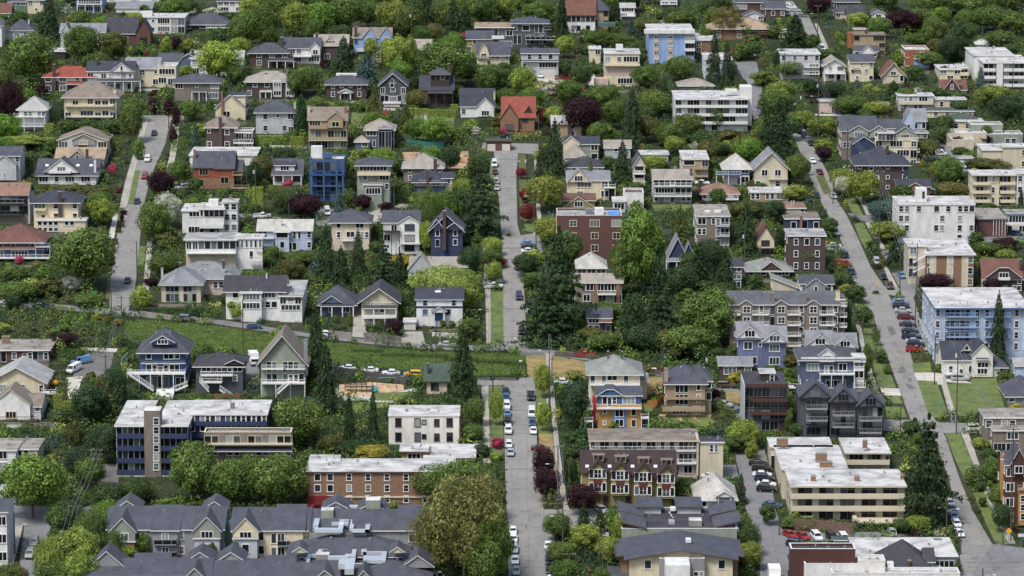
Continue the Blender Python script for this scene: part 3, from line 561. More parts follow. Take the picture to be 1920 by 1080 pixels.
b = B('tan stepped modern house with flat roofs', 1600, 1660, 106, 66, 'ta', ('flat', 't', 61), ['P..WW', '....W', '....w'], d=10, trim='tp'); b.vol(1602, 1622, 66, 55, 'ta', ('flat', 't', 53), [], yo=2, deep=False, vents=False); b.box(1590, 1599, 90, 62, '#8f5c3c', 5, 1, 'side_wing'); b.chim(1624, 52, 62, 5, 4, 'ob')
b = B('small white house with slate roof before tan house', 1602, 1645, 110, 96, 'w', ('gx', 's', 84), ['w.w'], d=8); b.gab(1612, 1642, 100, 86, wall='w', rc='a', win='.')
B('white and navy house at the top by parking street', 1565, 1612, 18, 3, 'nv', ('hip', 's', -4), ['WWWW'], d=9)
B('slate-roofed cottage near purple trees at top', 1566, 1600, 36, 22, 'be', ('hip', 's', 11), ['w.w'], d=9)
B('dark brown gabled house beside slate-roofed cottage', 1590, 1622, 48, 28, 'bw', ('gx', 'c', 10), ['w.w'], d=10)
B('white gabled cottage between lime tree and purple tree', 1634, 1660, 34, 26, 'w', ('gy', 's', 20), ['w'], d=10)
b = B('cream house with flat white roof on wooded slope', 1762, 1802, 151, 131, 'cr', ('flat', 'w', 122), ['W.W', '.W.'], d=10); b.vol(1800, 1815, 148, 128, 'cr', ('flat', 'w', 121), ['F'], yo=1); b.balc(1800, 1817, 141, 1.2, 'solid', 'cr'); b.chim(1806, 116, 128, 3, 4, 'w')
b = B('brown steep-roofed tudor cottage in the trees', 1766, 1812, 176, 168, 'ow', ('gx', 'b', 150), ['.....'], d=10); b.gab(1770, 1800, 168, 147, wall='bw', rc='b', win='s'); b.chim(1801, 158, 172, 4, 0, 'db')
b = AP('large white apartment block at the right edge', 1843, 1930, 166, 118, 'lg', ('flat', 'w', 104), ['FFF..FFFF']*3, side=True, eave=1); b.vol(1826, 1900, 130, 104, 'w', ('flat', 'w', 90), [], yo=12, d=20); b.box(1868, 1881, 168, 112, 'w', 2, -1.3, 'stair_tower')
for y in (133, 147, 162): b.balc(1845, 1867, y, 1.4, 'solid', 'w', rh=.9); b.balc(1882, 1930, y, 1.4, 'solid', 'w', rh=.9)
B('pale house with low white roof above white apartments', 1832, 1862, 90, 82, 'w', ('hip', 'w', 74), ['w.w'], d=9)
b = B('long taupe and white flat-roofed house pair', 1684, 1750, 207, 180, 'lg', ('flat', 'w', 175), ['.ww.WW.', '.w.ww..'], d=9); b.balc(1687, 1750, 195, 1.4, 'solid', 'be', rh=.9); b.vol(1750, 1811, 205, 187, 'be', ('flat', 'w', 183), ['.w.FFF'], yo=1); b.chim(1717, 166, 178, 5, 5, 'be')
b = B('lilac tudor house with pale blue roof', 1706, 1736, 246, 226, 'pb', ('gx', 'g', 204), ['.W.W'], d=10); b.gab(1692, 1716, 228, 205, wall='pb', rc='g', yb=244, win='s'); b.chim(1691, 201, 222, 3, 1, 'bw')
B('low cream flat-roofed row behind lilac tudor', 1738, 1826, 220, 209, 'cr', ('flat', 'e', 203), ['.w.w...w'], d=9)
b = B('cream house with green-grey mansard roof', 1775, 1843, 246, 228, 'cr', ('flat', 'w', 223), ['.w.w..'], d=9); b.vol(1780, 1832, 226, 223, 'cr', ('hip', 'e', 211), [], yo=2, d=9); b.chim(1822, 212, 222, 4, 3, 'ob')
b = B('cluster of taupe flat-roofed boxes at right edge', 1820, 1880, 262, 237, 'sg', ('par', 'w', 231), ['.w.w'], d=9); b.vol(1775, 1850, 275, 253, 'be', ('par', 'w', 245), ['...w..'], yo=-9); b.vol(1849, 1918, 275, 255, 'sg', ('par', 'w', 248), ['...ww.'], yo=-7); b.vol(1785, 1826, 280, 265, 'be', ('par', 'w', 260), ['...'], yo=-15)
b = B('tan box house with white flat roof by wires', 1536, 1566, 212, 190, 'pk', ('flat', 'l', 187), ['...d'], d=8); b.vol(1530, 1606, 222, 217, 'w', ('flat', 'w', 205), ['...'], yo=-4); b.vol(1595, 1612, 218, 206, 'pk', ('par', 'w', 202), [], yo=2)
B('small brown flat-roofed house behind hedge', 1650, 1667, 214, 196, 'tp', ('flat', 't', 192), ['w'], d=8)
b = AP('slate-roofed townhouse row with white terraces', 1578, 1645, 300, 245, 'tp', ('gx', 's', 218), ['.w.w', 'w.w.', '.w.w'], d=16); b.vol(1640, 1720, 332, 262, 'cr', ('par', 'w', 250), ['W.WW.w', 'ww.WWF', '.WW.ww', '.ww.WW'], yo=-2); b.vol(1648, 1690, 262, 240, 'cr', ('gx', 's', 224), ['w.w.'], d=10, yo=6)
for g in ((1592, 1628, 246, 236), (1632, 1664, 246, 236), (1678, 1716, 250, 238)): b.gab(*g, wall='sg', rc='s', win='w', back=9, yb=g[2]+12)
b.gab(1600, 1640, 270, 257, yo=-8, wall='nv', rc='s', win='W', yb=300, back=9); b.balc(1645, 1722, 264, 2, 'rail', 'w'); b.balc(1690, 1724, 285, 2, 'rail', 'w'); b.balc(1690, 1724, 304, 2, 'rail', 'w'); b.vol(1646, 1676, 264, 250, 'w', ('flat', 'l', 246), ['FF'], yo=-3, deep=False); b.stair(1700, 312, 1735, 332, 1.4, -3)
b = AP('dark brick block with hipped navy roof', 1606, 1702, 362, 306, 'db', ('hip', 'n', 274), ['s.w..s..w', '...s.s..w', 's....s..w'], d=16, over=1); b.box(1695, 1703, 330, 306, 'nv', .2, -.2, 'panel'); b.chim(1664, 272, 284, 5, 4, 'db')
b = B('slate-roofed brick house with orange gable', 1682, 1744, 372, 350, 'br', ('gx', 'n', 336), ['...'], d=10); b.gab(1700, 1732, 352, 343, wall='ob', rc='n', win='.', yb=366)
b = AP('bright white four-storey apartment block', 1683, 1828, 456, 384, 'w', ('flat', 'w', 369), ['ww.w..W.w.wwP', 'ww.....w..w..', '.w....ww..w.w', '..........w..'], side=True, over=.3); b.box(1718, 1738, 383, 354, 'w', 4, 4, 'stair_tower'); b.box(1729, 1734, 372, 359, 'cd', .1, 3.9, 'door'); 
b = B('taupe victorian house with slate cross gables', 1703, 1770, 450, 421, 'tp', ('gx', 's', 402), ['WW.s.W', 'w..WW.'], d=11); b.gab(1722, 1756, 420, 405, yo=-1, wall='tp', rc='s', win='.', yb=448, back=8); b.balc(1770, 1790, 438, 3, 'rail', 'bw')
b = AP('orange brick block with white roof and entry stair', 1737, 1826, 540, 478, 'ob', ('flat', 'w', 449), ['w..w..w', 'w..w..w', 'w..w..w'], side=False, over=.8, trim='w')
for c in (1749, 1781, 1809): b.box(c-7, c+7, 538, 478, 'be', .06, -.07, 'panel')
b.vol(1703, 1738, 520, 462, 'be', ('flat', 'w', 449), ['w.', 'F.', 'F.'], yo=4, side=False); b.stair(1712, 492, 1735, 478, 1.4, 0); b.stair(1712, 510, 1735, 498, 1.4, 0)
b = AP('cream block with six recessed balconies', 1822, 1910, 386, 328, 'cr', ('flat', 'w', 320), ['.FFF.w.FFF.w']*3, side=True, eave=.8)
for y in (346, 362, 379): b.balc(1824, 1857, y, 1.3, 'solid', 'cr', rh=.75); b.balc(1876, 1904, y, 1.3, 'solid', 'cr', rh=.75)
b.vol(1906, 1930, 386, 326, 'w', ('flat', 'w', 318), ['w.', 'w.', 'w.'], yo=-1)
b = B('low brick office with blue-edged roof and white fins', 1833, 1888, 444, 412, 'br', ('flat', 'h', 392), ['.....'], cat='office building', name='office_building', rtrim='kb', side=True)
for i in range(5): b.box(1862+i*5.5, 1863.5+i*5.5, 442, 412, 'w', .3, -.4, 'fin')
b.vol(1888, 1930, 440, 403, 'be', ('flat', 'h', 394), ['WWWW', 'W.WW'], yo=3, rtrim='kb'); b.balc(1888, 1930, 420, 1.5, 'solid', 'w', rh=.4)
b = B('dark brick house with brown clipped gable roof', 1844, 1916, 548, 522, 'db', ('gx', 'b', 486), ['w......w', 'w...d.WW'], d=11); b.gab(1850, 1914, 520, 498, yo=-.8, wall='db', rc='b', prof='j', win='W', trim='w', yb=524); b.chim(1914, 486, 500, 4, 2, 'db'); b.balc(1872, 1894, 524, 1.2, 'solid', 'w', rh=.6)
B('navy flat-roofed house stacked behind brick block', 1472, 1536, 434, 411, 'nv', ('flat', 't', 399), ['.W.F.W'], d=10).chim(1502, 404, 432, 4, -.5, 'ob')
b = AP('brown brick walk-up with pale flat roof', 1477, 1548, 510, 443, 'db', ('flat', 'l', 430), ['.w.W.W.', '.w...w.', '.w.w.w.'])
b = B('beige low house with mauve roof and silver vents', 1466, 1510, 402, 391, 'be', ('flat', 'd', 378), ['...w'], d=9)
b.box(1483, 1485, 388, 376, '#c9ccd0', .5, 3, 'flue', kind='metal'); b.box(1487, 1489, 388, 376, '#c9ccd0', .5, 3, 'flue', kind='metal')
b = B('slate-roofed cottage with white gable by street', 1500, 1562, 550, 532, 'w', ('gx', 's', 516), ['w.w'], d=10); b.gab(1512, 1548, 536, 522, yo=-1.5, wall='gy', rc='s', win='s', yb=548)
B('white pitched roof shed beside the grey apartments', 1448, 1495, 548, 540, 'be', ('ry', 'v', 522), ['..'], d=8, cat='shed', name='shed')
B('white storage container on the parking yard', 1786, 1824, 312, 297, 'lg', ('flat', 'l', 294), ['....'], cat='container', name='container', side=False, vents=False)
b = B('cream stepped flat-roofed building at right edge', 1842, 1930, 318, 282, 'be', ('flat', 'w', 271), ['....w.w', '......w'], d=10); b.vol(1880, 1930, 318, 276, 'be', ('flat', 'w', 270), ['..w', '..w'], yo=-2)
b = AP('dark modern block above the white container', 1716, 1740, 262, 250, 'cd', ('flat', 'h', 246), ['ww'])
# --- left middle
b = B('pale grey gabled house at the left edge', -18, 37, 340, 292, 'lg', ('gx', 's', 275), ['..ww.w', '...w.', '...w.'], d=11); b.gab(-14, 30, 308, 292, yo=-1.5, wall='lg', rc='s', yb=338, win='s', back=8)
b = B('white craftsman house with wide front gable', 72, 180, 346, 327, 'w', ('gx', 's', 298), ['WW.w.WW.WW.'], d=14, over=.9); b.gab(84, 146, 322, 299, yo=-.6, wall='w', rc='s', win='W', back=8, yb=324); b.balc(92, 133, 324, 1.4, 'solid', 'w', rh=.6); b.sky(88, 305, .55); b.sky(146, 308, .55); b.sky(171, 308, .55); b.chim(178, 298, 322, 4, 1, 'w')
b = B('tan-roofed house directly above the white craftsman', 105, 194, 318, 297, 'gy', ('gx', 'o', 277), ['w..w..ww'], d=12, trim='cr'); b.gab(124, 166, 300, 283, wall='gy', rc='o', win='s', trim='cr', yb=302); b.chim(163, 279, 304, 5, -1, 'db')
b = B('taupe house with mauve roof and wide glazing', -14, 52, 420, 366, 'tp', ('gx', 'd', 343), ['FFFF', 'FFFF', '....'], d=11, trim='dg'); b.balc(-14, 46, 380, 1.2, 'glass', 'gy'); b.balc(-14, 42, 402, 1.8, 'glass', 'dg'); b.box(53, 55, 420, 366, 'lg', 10, 0, 'side_wall')
b = B('cream house with navy pyramid roof', 64, 146, 436, 377, 'cr', ('hip', 'n', 354), ['WW.w..w', '.d.w..w', '.......'], d=13, over=1); b.chim(112, 359, 412, 7, -.6, 'db'); b.balc(66, 150, 412, 3.2, 'solid', 'cr', rh=.6); b.vol(70, 160, 437, 414, 'cr', ('flat', 'w', 411), ['wwww.ww..', 'wwww.....'], yo=-3.3); b.balc(64, 86, 394, 1.2, 'solid', 'cr', rh=.5)
b = B('blue house with dark red hipped roof', -16, 78, 488, 450, 'kb', ('hip', 'b', 419), ['.w.w..w.', '.W.WWW..'], d=14, over=1.1); b.awn(-18, 84, 467, 1.6, 'b', .7, trim='lg'); b.balc(66, 94, 463, 2, 'rail', 'lg', post=486); b.balc(-16, 92, 484, 2.2, 'rail', 'w')
b = B('orange-red house with slate roof and brick base', 364, 438, 354, 313, 'rd', ('gx', 's', 284), ['.WW..WW.', '.P..d.P.'], d=12, bands=[(334, 354, 'ob')], trim='ta', rtrim='dg'); b.vol(404, 438, 354, 313, 'rd', ('hip', 's', 294), ['.WW.'], d=6, yo=-.8, trim='ta', rtrim='dg', bands=[(334, 354, 'ob')]); b.vol(438, 453, 354, 318, 'rd', ('gx', 's', 300), ['F', 'F'], d=8, yo=2, trim='ta'); b.balc(436, 455, 328, 1.5, 'rail', 'ta'); b.balc(432, 467, 353, 2.4, 'rail', 'ta', post=362); b.chim(365, 280, 296, 4, 3, 'ob')
b = B('long white flat roof behind the orange-red house', 356, 480, 312, 292, 'w', ('flat', 'w', 277), ['........'], d=10)
b = B('white cubist house with glass balcony room', 342, 376, 437, 396, 'w', ('flat', 'w', 383), ['.WW', '...', '.FF'], d=10); b.vol(374, 420, 437, 393, 'w', ('flat', 'w', 381), ['tFFFF', '.....', 'FFFF.'], yo=-2, d=8); b.vol(419, 445, 437, 379, 'w', ('flat', 'w', 375), ['ww', 'ww', 'ww'], yo=0); b.balc(374, 419, 427, 3.4, 'solid', 'w', rh=1.0); b.box(391, 409, 386, 375, 'w', 3, 4)
b = B('white terraced house with turquoise window band', 349, 442, 505, 450, 'w', ('flat', 'l', 438), ['DDFFFFFF', '........', '........'], d=10, over=.9); b.vol(442, 492, 505, 448, 'w', ('flat', 'w', 440), ['tttttt', '...D..', '......'], yo=1); b.balc(349, 442, 475, 2.2, 'rail', 'w'); b.box(349, 442, 506, 477, 'be', .1, -.12, 'lower_wall'); b.balc(466, 492, 488, 1.5, 'rail', 'w')
b = B('taupe house with twin grey hipped roofs', 303, 376, 567, 530, 'be', ('hip', 'g', 502), ['.FFF.FFF.', '.FFF.FFF.'], d=13, over=.9, trim='lg'); b.vol(325, 441, 548, 519, 'pk', ('hip', 'g', 490), ['.......ww.w'], yo=9, d=13, over=.9); b.gab(366, 392, 512, 503, yo=12, wall='w', rc='g', win='w', back=4); b.chim(304, 502, 520, 4, 2, 'lg'); b.chim(419, 487, 500, 4, 10, 'db'); b.chim(338, 492, 503, 5, 10, 'db')
b = B('white house with dark slate roof and bay front', 424, 532, 600, 545, 'w', ('gx', 'c', 517), ['.W..WWWWw', '....WwwW.', '.........'], d=12, over=.8); b.vol(452, 490, 600, 550, 'w', ('flat', 'w', 547), ['WWW', 'WWW', '...'], yo=-2, d=2); b.vol(524, 566, 600, 556, 'w', ('flat', 'l', 527), ['DwD', 'WWW', '...'], yo=-1); b.balc(526, 566, 561, 1.2, 'rail', 'cd'); b.sky(441, 532, .5, 1.4); b.sky(452, 532, .5, 1.4); b.chim(500, 512, 522, 3, 5, 'w')
# --- centre
b = B('small white house with dark shed dormer', 512, 566, 347, 326, 'w', ('gx', 's', 299), ['PP.PP'], d=11); b.vol(516, 552, 323, 310, 'w', ('lx', 'c', 298), ['.WW.'], d=6, yo=1, deep=False); b.awn(512, 566, 328, 1.8, 's', .5, post=345)
b = B('bright blue four-level modern house', 581, 646, 377, 302, 'kb', ('par', 'w', 293), ['FFFF.', '.F.FF', '.F.FF', '.WW..'], d=10, trim='kb', eave=0); b.balc(581, 646, 328, 1.8, 'solid', 'rb', rh=.2); b.balc(581, 640, 349, 1.5, 'solid', 'kb', rh=.3); b.box(583, 604, 296, 275, 'w', 3, 5); b.box(606, 622, 296, 288, 'kb', 3, 4)
for c in (584, 607, 631, 643): b.box(c-1.2, c+1.2, 377, 302, 'kb', .4, -1.8, 'column')
b = B('sage four-storey house over twin arched garages', 670, 730, 393, 308, 'sg', ('hip', 's', 294), ['WWWWWW', '.W..WW', '.wWWWw', '......', '..GGG.'], d=10, over=.9); b.balc(670, 732, 328, 1.3, 'solid', 'cr', rh=.9); b.vol(684, 716, 393, 347, 'sg', ('flat', 's', 344), ['WWW', '...'], yo=-1, d=2)
b = B('taupe house with pale hipped roof and tall chimney', 757, 829, 342, 312, 'tp', ('hip', 'h', 287), ['.w..s.w.w', '.w.......'], d=12, over=.8); b.chim(816, 297, 324, 6, -.5, 'db')
b = B('cream and navy house with low navy roof', 776, 834, 362, 338, 'cr', ('hip', 'n', 318), ['.WW.WW.', '.......'], d=10, over=.9, bands=[(349, 362, 'nv')]); b.vol(830, 848, 362, 334, 'cr', ('gx', 'n', 323), ['w', '.'], yo=1, d=8); b.chim(802, 318, 348, 5, -.6, 'br')
b = B('pale blue house with beige roof and centre bay', 484, 584, 470, 432, 'pb', ('gx', 'q', 412), ['WW..PP.tt.w', '...ww.DD..w'], d=11, trim='w'); b.vol(516, 542, 470, 432, 'pb', ('hip', 'q', 420), ['PPP', '.W.'], d=4, yo=-1.5); b.balc(484, 514, 447, 1, 'solid', 'w', rh=.4)
b = B('cream house with hipped slate roof', 622, 692, 469, 414, 'be', ('hip', 's', 392), ['.W...WW.', '.w.WW.ww', '........'], d=12, over=.9); b.balc(640, 662, 451, 1.6, 'rail', 'w')
b = B('white house with slate roof and black balcony', 719, 786, 477, 417, 'w', ('gx', 's', 395), ['.D...', 'W....', '..DDD'], d=11); b.gab(749, 786, 417, 406, yo=-1, wall='w', rc='s', win='.', yb=476, back=8); b.balc(718, 750, 434, 2, 'rail', 'cd', post=470)
for yy, t in ((432, 'W'), (452, 'W'), (470, 'D')):
    x, z = b.L(768, yy, -1); me = win_mesh(2.6, 1.7, t, 'dg'); q = link('window', me[0], b.root, (x, -1, z)); link('frame', me[1], q)
b.balc(750, 788, 457, 1.4, 'solid', 'w', rh=.3, yo=-1)
b = B('navy house with paired white-trimmed gables', 808, 866, 481, 430, 'nv', ('gy', 's', 403), ['.W...W.', '.F...P.', '.......'], d=13, over=.9); b.gab(836, 868, 429, 418, yo=-.8, wall='nv', rc='s', win='.', over=.3, back=6); b.gab(806, 832, 428, 412, yo=-.7, wall='nv', rc='s', win='.', over=.3, back=6); b.chim(833, 395, 466, 6, -1, 'bw')
b = B('pale gabled house behind the weeping willow', 770, 876, 522, 500, 'lg', ('gx', 'h', 482), ['.........w'], d=11); b.gab(765, 812, 505, 477, yo=-1, wall='lg', rc='h', win='W', yb=520)
b = B('slate-roofed bungalow with small blue gable', 600, 664, 592, 566, 'sl', ('hip', 's', 537), ['..W..WW.'], d=12, over=1); b.gab(606, 638, 566, 555, yo=-.8, wall='sl', rc='s', win='.'); b.awn(600, 664, 574, 2, 'n', .6, post=591)
b = B('beige craftsman house with dark gable and porch', 678, 744, 610, 564, 'be', ('gy', 'c', 541), ['..DD..', '.WW.W.'], d=14, over=1.1); b.awn(678, 744, 578, 1.8, 'c', .6, post=607); b.balc(680, 742, 596, 1.8, 'solid', 'w', rh=.8); b.balc(682, 742, 574, .3, 'rail', 'w')
b = B('white house with navy roof and blue portico', 781, 867, 612, 561, 'w', ('gx', 'n', 539), ['.w....w.', '.W.d.W..', '........'], d=12, trim='pb', bands=[(574, 578, 'nv')]); b.gab(810, 836, 584, 577, yo=-1.8, wall='w', rc='s', win='.', back=2); b.box(812, 815, 601, 584, 'w', .35, -1.6, 'column'); b.box(831, 834, 601, 584, 'w', .35, -1.6, 'column'); b.box(815, 831, 601, 586, 'kb', .05, -.25, 'portal'); b.sky(821, 545, .6, 1.5); b.vol(758, 779, 622, 604, 'w', ('flat', 'w', 598), ['G'], yo=-4, vents=False)
# --- below the bank, left
b = B('flat-roofed brick ranch house with dark deck', -8, 91, 680, 657, 'br', ('flat', 'h', 638), ['FF.w.DwFFw'], d=11, over=.8); b.chim(11, 630, 640, 15, 8, 'ob'); b.box(38, 92, 706, 677, '#6a655f', 2.5, -2.6, 'deck')
b = B('yellow house with pale low gable roof', -20, 83, 742, 716, 'cr', ('gy', 'l', 689), ['.WW.WW..w'], d=14, over=.9); b.balc(78, 104, 738, 3, 'rail', 'w')
b = B('white house with arched window and taupe gables', -16, 76, 789, 762, 'w', ('gx', 't', 738), ['...PP..w', '...WW.s.'], d=12); b.gab(-16, 56, 758, 731, yo=-1.2, wall='w', rc='t', trim='cr', win='W', yb=788, back=10); b.balc(-10, 70, 789, 2.4, 'rail', 'bw')
b = B('big blue three-storey house with white decks', 264, 348, 728, 655, 'bl', ('hip', 's', 615), ['.W..WWw.', '.WwdwWW.', '.FFFF.WW'], d=13, over=1); b.gab(284, 326, 642, 630, yo=-.3, wall='bl', rc='s', win='W', back=5, yb=646); b.balc(238, 347, 701, 3, 'rail', 'w', post=727); b.awn(264, 348, 681, 1, 's', .4); b.stair(243, 702, 288, 732, 1.4, -4); b.stair(352, 722, 318, 736, 1.4, -4); b.stair(306, 728, 312, 748, 4.4, -4.5, fwd=6)
b = B('dark brown-grey house with white railed decks', 368, 455, 736, 684, 'dg', ('hip', 'c', 661), ['.WW.w.wWW', '....s..w.', '.........'], d=12, over=.9); b.gab(424, 455, 682, 675, yo=-.8, wall='cd', rc='c', win='.'); b.balc(376, 436, 704, 1.8, 'rail', 'w'); b.balc(378, 416, 717, 2.6, 'rail', 'w'); b.stair(374, 714, 392, 734, 1.2, -3.2); b.stair(412, 730, 438, 748, 1.2, -3.2)
b = AP('navy apartment block with brown stair tower', 357, 500, 866, 778, 'nv', ('flat', 'w', 752), ['W.WwWw.WwWwWwWw', 'W.WwWw.WwWwWwWw', '...............', '...............', '...............'], side=False, over=.4, d=16)
b.vol(220, 272, 906, 798, 'nv', ('flat', 'w', 753), ['FFFFF']*5, yo=-9, over=.5, eave=.9); b.vol(298, 352, 906, 798, 'nv', ('flat', 'w', 753), ['FFFFF']*5, yo=-9, over=.5, eave=.9)
b.box(272, 300, 905, 770, 'tp', 5, -10.5, 'stair_tower', top='#d8d6d2'); b.box(220, 352, 924, 888, 'st', 3, -10.2, 'stone_base')
for y in (821, 844, 867, 889):
    b.balc(219, 272, y, 1.3, 'solid', 'nv', rh=1.0, yo=-9); b.balc(299, 353, y, 1.3, 'solid', 'nv', rh=1.0, yo=-9)
for y in (797, 820): b.balc(358, 500, y, .8, 'solid', 'nv', rh=.9)
for i in range(6):
    x, z = b.L(293, 796+i*17, -10.6); me = win_mesh(1.1, 1.5, 'w', 'w'); q = link('window', me[0], b.root, (x, -10.5, z)); link('frame', me[1], q)
b.vol(284, 346, 932, 922, 'cd', ('flat', 'w', 912), [], yo=-14, d=4, over=.6); b.chim(436, 755, 765, 8, 6, 'tp')
b = AP('slate mansard apartments with tan terraces', 384, 546, 905, 815, 'tp', ('par', 'h', 807), ['FF.FF.FF.FFF', 'ww.ww.wwww.w', 'ww.ww.wwww.w', '............'], side=True, d=9, trim='cr'); b.balc(384, 548, 833, 1.6, 'solid', 'cr', rh=.25); b.awn(380, 548, 846, 1.5, 'n', .8)
b = B('white clapboard house with weathered grey roof', -18, 30, 886, 845, 'w', ('flat', 'h', 824), ['.W.', '.W.'], d=10); b.vol(28, 70, 878, 843, 'be', ('flat', 'h', 824), ['Ww.', '...'], yo=3)
b = B('white building with slate roof at bottom left edge', -40, 12, 1060, 960, 'w', ('gx', 's', 938), ['..W', '..W', '..W'], d=12)
B('pale garage behind the broad street tree', 0, 44, 942, 920, 'ow', ('flat', 'l', 912), ['..G'], cat='garage', name='garage', d=8)
b = B('sage house with taupe gable and stacked decks', 490, 570, 744, 676, 'sg', ('gy', 't', 629), ['.FF.FFF.', '.FF.FwwF', '........'], d=14, over=1.2); b.balc(490, 532, 692, 1.5, 'rail', 'w'); b.balc(534, 572, 692, 1, 'rail', 'w'); b.balc(489, 572, 719, 2.4, 'rail', 'w', post=742); b.chim(573, 636, 700, 7, 1, 'gy'); b.stair(545, 716, 520, 738, 1.3, -3.5)
b = B('small park shelter house with dark green roof', 800, 838, 739, 711, 'be', ('gx', 'e', 682), ['.ww..'], d=8, trim='cd', cat='park building', name='park_building', over=.8); b.chim(802, 680, 692, 4, 1, 'dg')
b = AP('cream block with white roof and dark framed windows', 729, 861, 834, 780, 'ow', ('flat', 'w', 762), ['.P..Ps.w.P.', '.P..Ps.w.P.'], side=False, over=.25, trim='cd', rtrim='w'); b.box(729, 792, 852, 834, 'br', 1, .1, 'base_wall'); b.box(861, 864, 852, 781, 'br', 8, .3, 'side_wall')
b = B('ochre house with white flat roof by the street', 753, 800, 872, 848, 'oc', ('flat', 'w', 834), ['.WWW.'], d=9, over=.8, rtrim='br'); b.vol(798, 888, 872, 860, 'oc', ('flat', 'w', 835), ['......'], yo=-3, over=.8, rtrim='br')
b = AP('long orange brick apartments with white roof', 578, 850, 948, 886, 'ob', ('flat', 'w', 862), ['.W.W..w..w..w..w..w..w.', '.W.W..w..w..w..w..w..w.', '...W..w..w..w..w..w..w.'], side=False, over=.6, rtrim='bw'); b.vol(578, 630, 948, 884, 'ob', ('flat', 'w', 855), [], yo=1.5, d=14, over=.6, rtrim='bw'); b.box(577, 624, 948, 930, '#7a2226', .4, -.42, 'garage_wall'); b.box(624, 850, 933.5, 931, 'be', .3, -.3, 'belt_course')

b = B('brick house with white bay windows and pale roof', 462, 550, 184, 151, 'db', ('hip', 'h', 133), ['.w.w.W.W', 'w..d.W.W'], d=12, over=.9); b.gab(490, 508, 140, 135, yo=4, wall='w', rc='h', win='s', back=3); b.awn(486, 510, 172, 1.8, 'l', .4, post=182); b.chim(538, 130, 146, 4, 5, 'tp')
for x0, x1 in ((512, 528), (536, 552)): b.vol(x0, x1, 167, 152, 'w', ('flat', 'l', 150), ['WW'], yo=-.8, d=1, deep=False, vents=False, side=False, over=.2); b.vol(x0, x1, 182, 169, 'w', ('flat', 'l', 168), ['WW'], yo=-.6, d=1, deep=False, vents=False, side=False, over=.1)
# --- great slate-roofed apartment complex at the bottom
def duct(b, pts, y, r=.35):
    m = MB(); T = M('metal', '#dfe3e8')
    for (xa, ya), (xb, yb) in zip(pts, pts[1:]):
        p = at_height(xa, ya, b.p.z+y); q = at_height(xb, yb, b.p.z+y)
        p = p-b.p; q = q-b.p
        x0, x1 = sorted((p.x, q.x)); y0, y1 = sorted((p.y, q.y)); m.box(x0-r, x1+r, y0-r, y1+r, p.z, p.z+2*r-len(m.v)*.0004, T)
    m.build('duct', b.root)
b = AP('long slate-roofed apartment wing with grey and brick gables', 203, 418, 1046, 992, 'gy', ('gx', 's', 950), ['..w..w.DD.ww..wW..', '..w..w.DD.ww..wW..'], d=15, side=True)
b.gab(206, 253, 996, 972, yo=-2.5, wall='sg', rc='s', win='W', yb=1016, back=9); b.vol(207, 252, 1044, 1016, 'ob', ('flat', 's', 1014), ['.W.'], yo=-2.5, d=3); b.vol(287, 333, 1046, 994, 'gy', ('lx', 's', 950), ['.D.', '.D.'], yo=-1, d=9); b.gab(363, 413, 995, 970, yo=-2.5, wall='sg', rc='s', win='W', yb=1010, back=9); b.vol(365, 411, 1046, 1010, 'lg', ('flat', 's', 1009), ['.W.'], yo=-2.5, d=3)
b.balc(288, 330, 1021, 1, 'glass', 'gy', yo=-1); b.balc(288, 330, 1044, 1, 'glass', 'gy', yo=-1); b.box(415, 438, 1040, 978, '#4f6e6c', 5, 4, 'glazed_link', kind='trim')
b.gab(215, 262, 955, 940, yo=9, wall='gy', rc='s', win='.', back=8); b.gab(380, 424, 955, 941, yo=9, wall='gy', rc='s', win='.', back=8)
b = AP('slate-roofed apartment wing with yellow gable', 437, 578, 1046, 994, 'cr', ('gx', 's', 952), ['...wW.DD.w..', '...wW.DD.w..'], d=15, side=False)
b.gab(437, 484, 996, 972, yo=-2.5, wall='cr', rc='s', win='W', yb=1010, back=9); b.vol(439, 482, 1046, 1010, 'lg', ('flat', 's', 1009), ['.W.'], yo=-2.5, d=3); b.vol(519, 568, 1046, 994, 'cr', ('lx', 's', 949), ['D..', 'D..'], yo=-1, d=9); b.balc(520, 542, 1023, 1, 'glass', 'gy', yo=-1); b.gab(605, 655, 955, 942, yo=9, wall='gy', rc='s', win='.', back=8); b.vol(570, 668, 1046, 992, 'gy', ('gx', 's', 955), ['...'], d=13, yo=1)
b = AP('grey apartment wing with slate roof behind brown tree', 664, 812, 1050, 994, 'gy', ('gx', 's', 956), ['..........w.w.w', '..........w.w.w'], d=15, side=False); b.gab(672, 722, 956, 944, yo=9, wall='gy', rc='s', win='.', back=8); b.vol(748, 798, 1056, 994, 'gy', ('lx', 's', 950), ['.ww', '.ww'], yo=-1, d=9)
b.box(686, 713, 975, 938, 'sg', 3.5, 8, 'elevator_tower', top='#d8d6d2')
b = AP('hipped slate apartment block with silver rooftop ducts', 545, 762, 1082, 1040, 'gy', ('hip', 's', 1003), ['.........'], d=17, over=1.0)
b.vol(580, 735, 1050, 1002, 'gy', ('par', 'c', 972), [], yo=10, rtrim='dg')
b.box(602, 625, 975, 957, 'sg', 3, 17, 'vent_shaft', top='#d8d6d2')
z = b.last['ze']+1.2
duct(b, [(594, 990), (594, 973), (630, 973), (690, 975)], z); duct(b, [(592, 998), (640, 996), (640, 980), (652, 980)], z); duct(b, [(660, 995), (661, 980), (690, 982), (690, 998), (662, 998)], z); duct(b, [(625, 985), (650, 985)], z+.2); duct(b, [(650, 963), (668, 963)], z, .9)
b = AP('flat-topped slate block crowded with silver ducts at bottom', 570, 745, 1100, 1062, 'gy', ('par', 'c', 1012), [], d=12); z = b.last['ze']+1.0
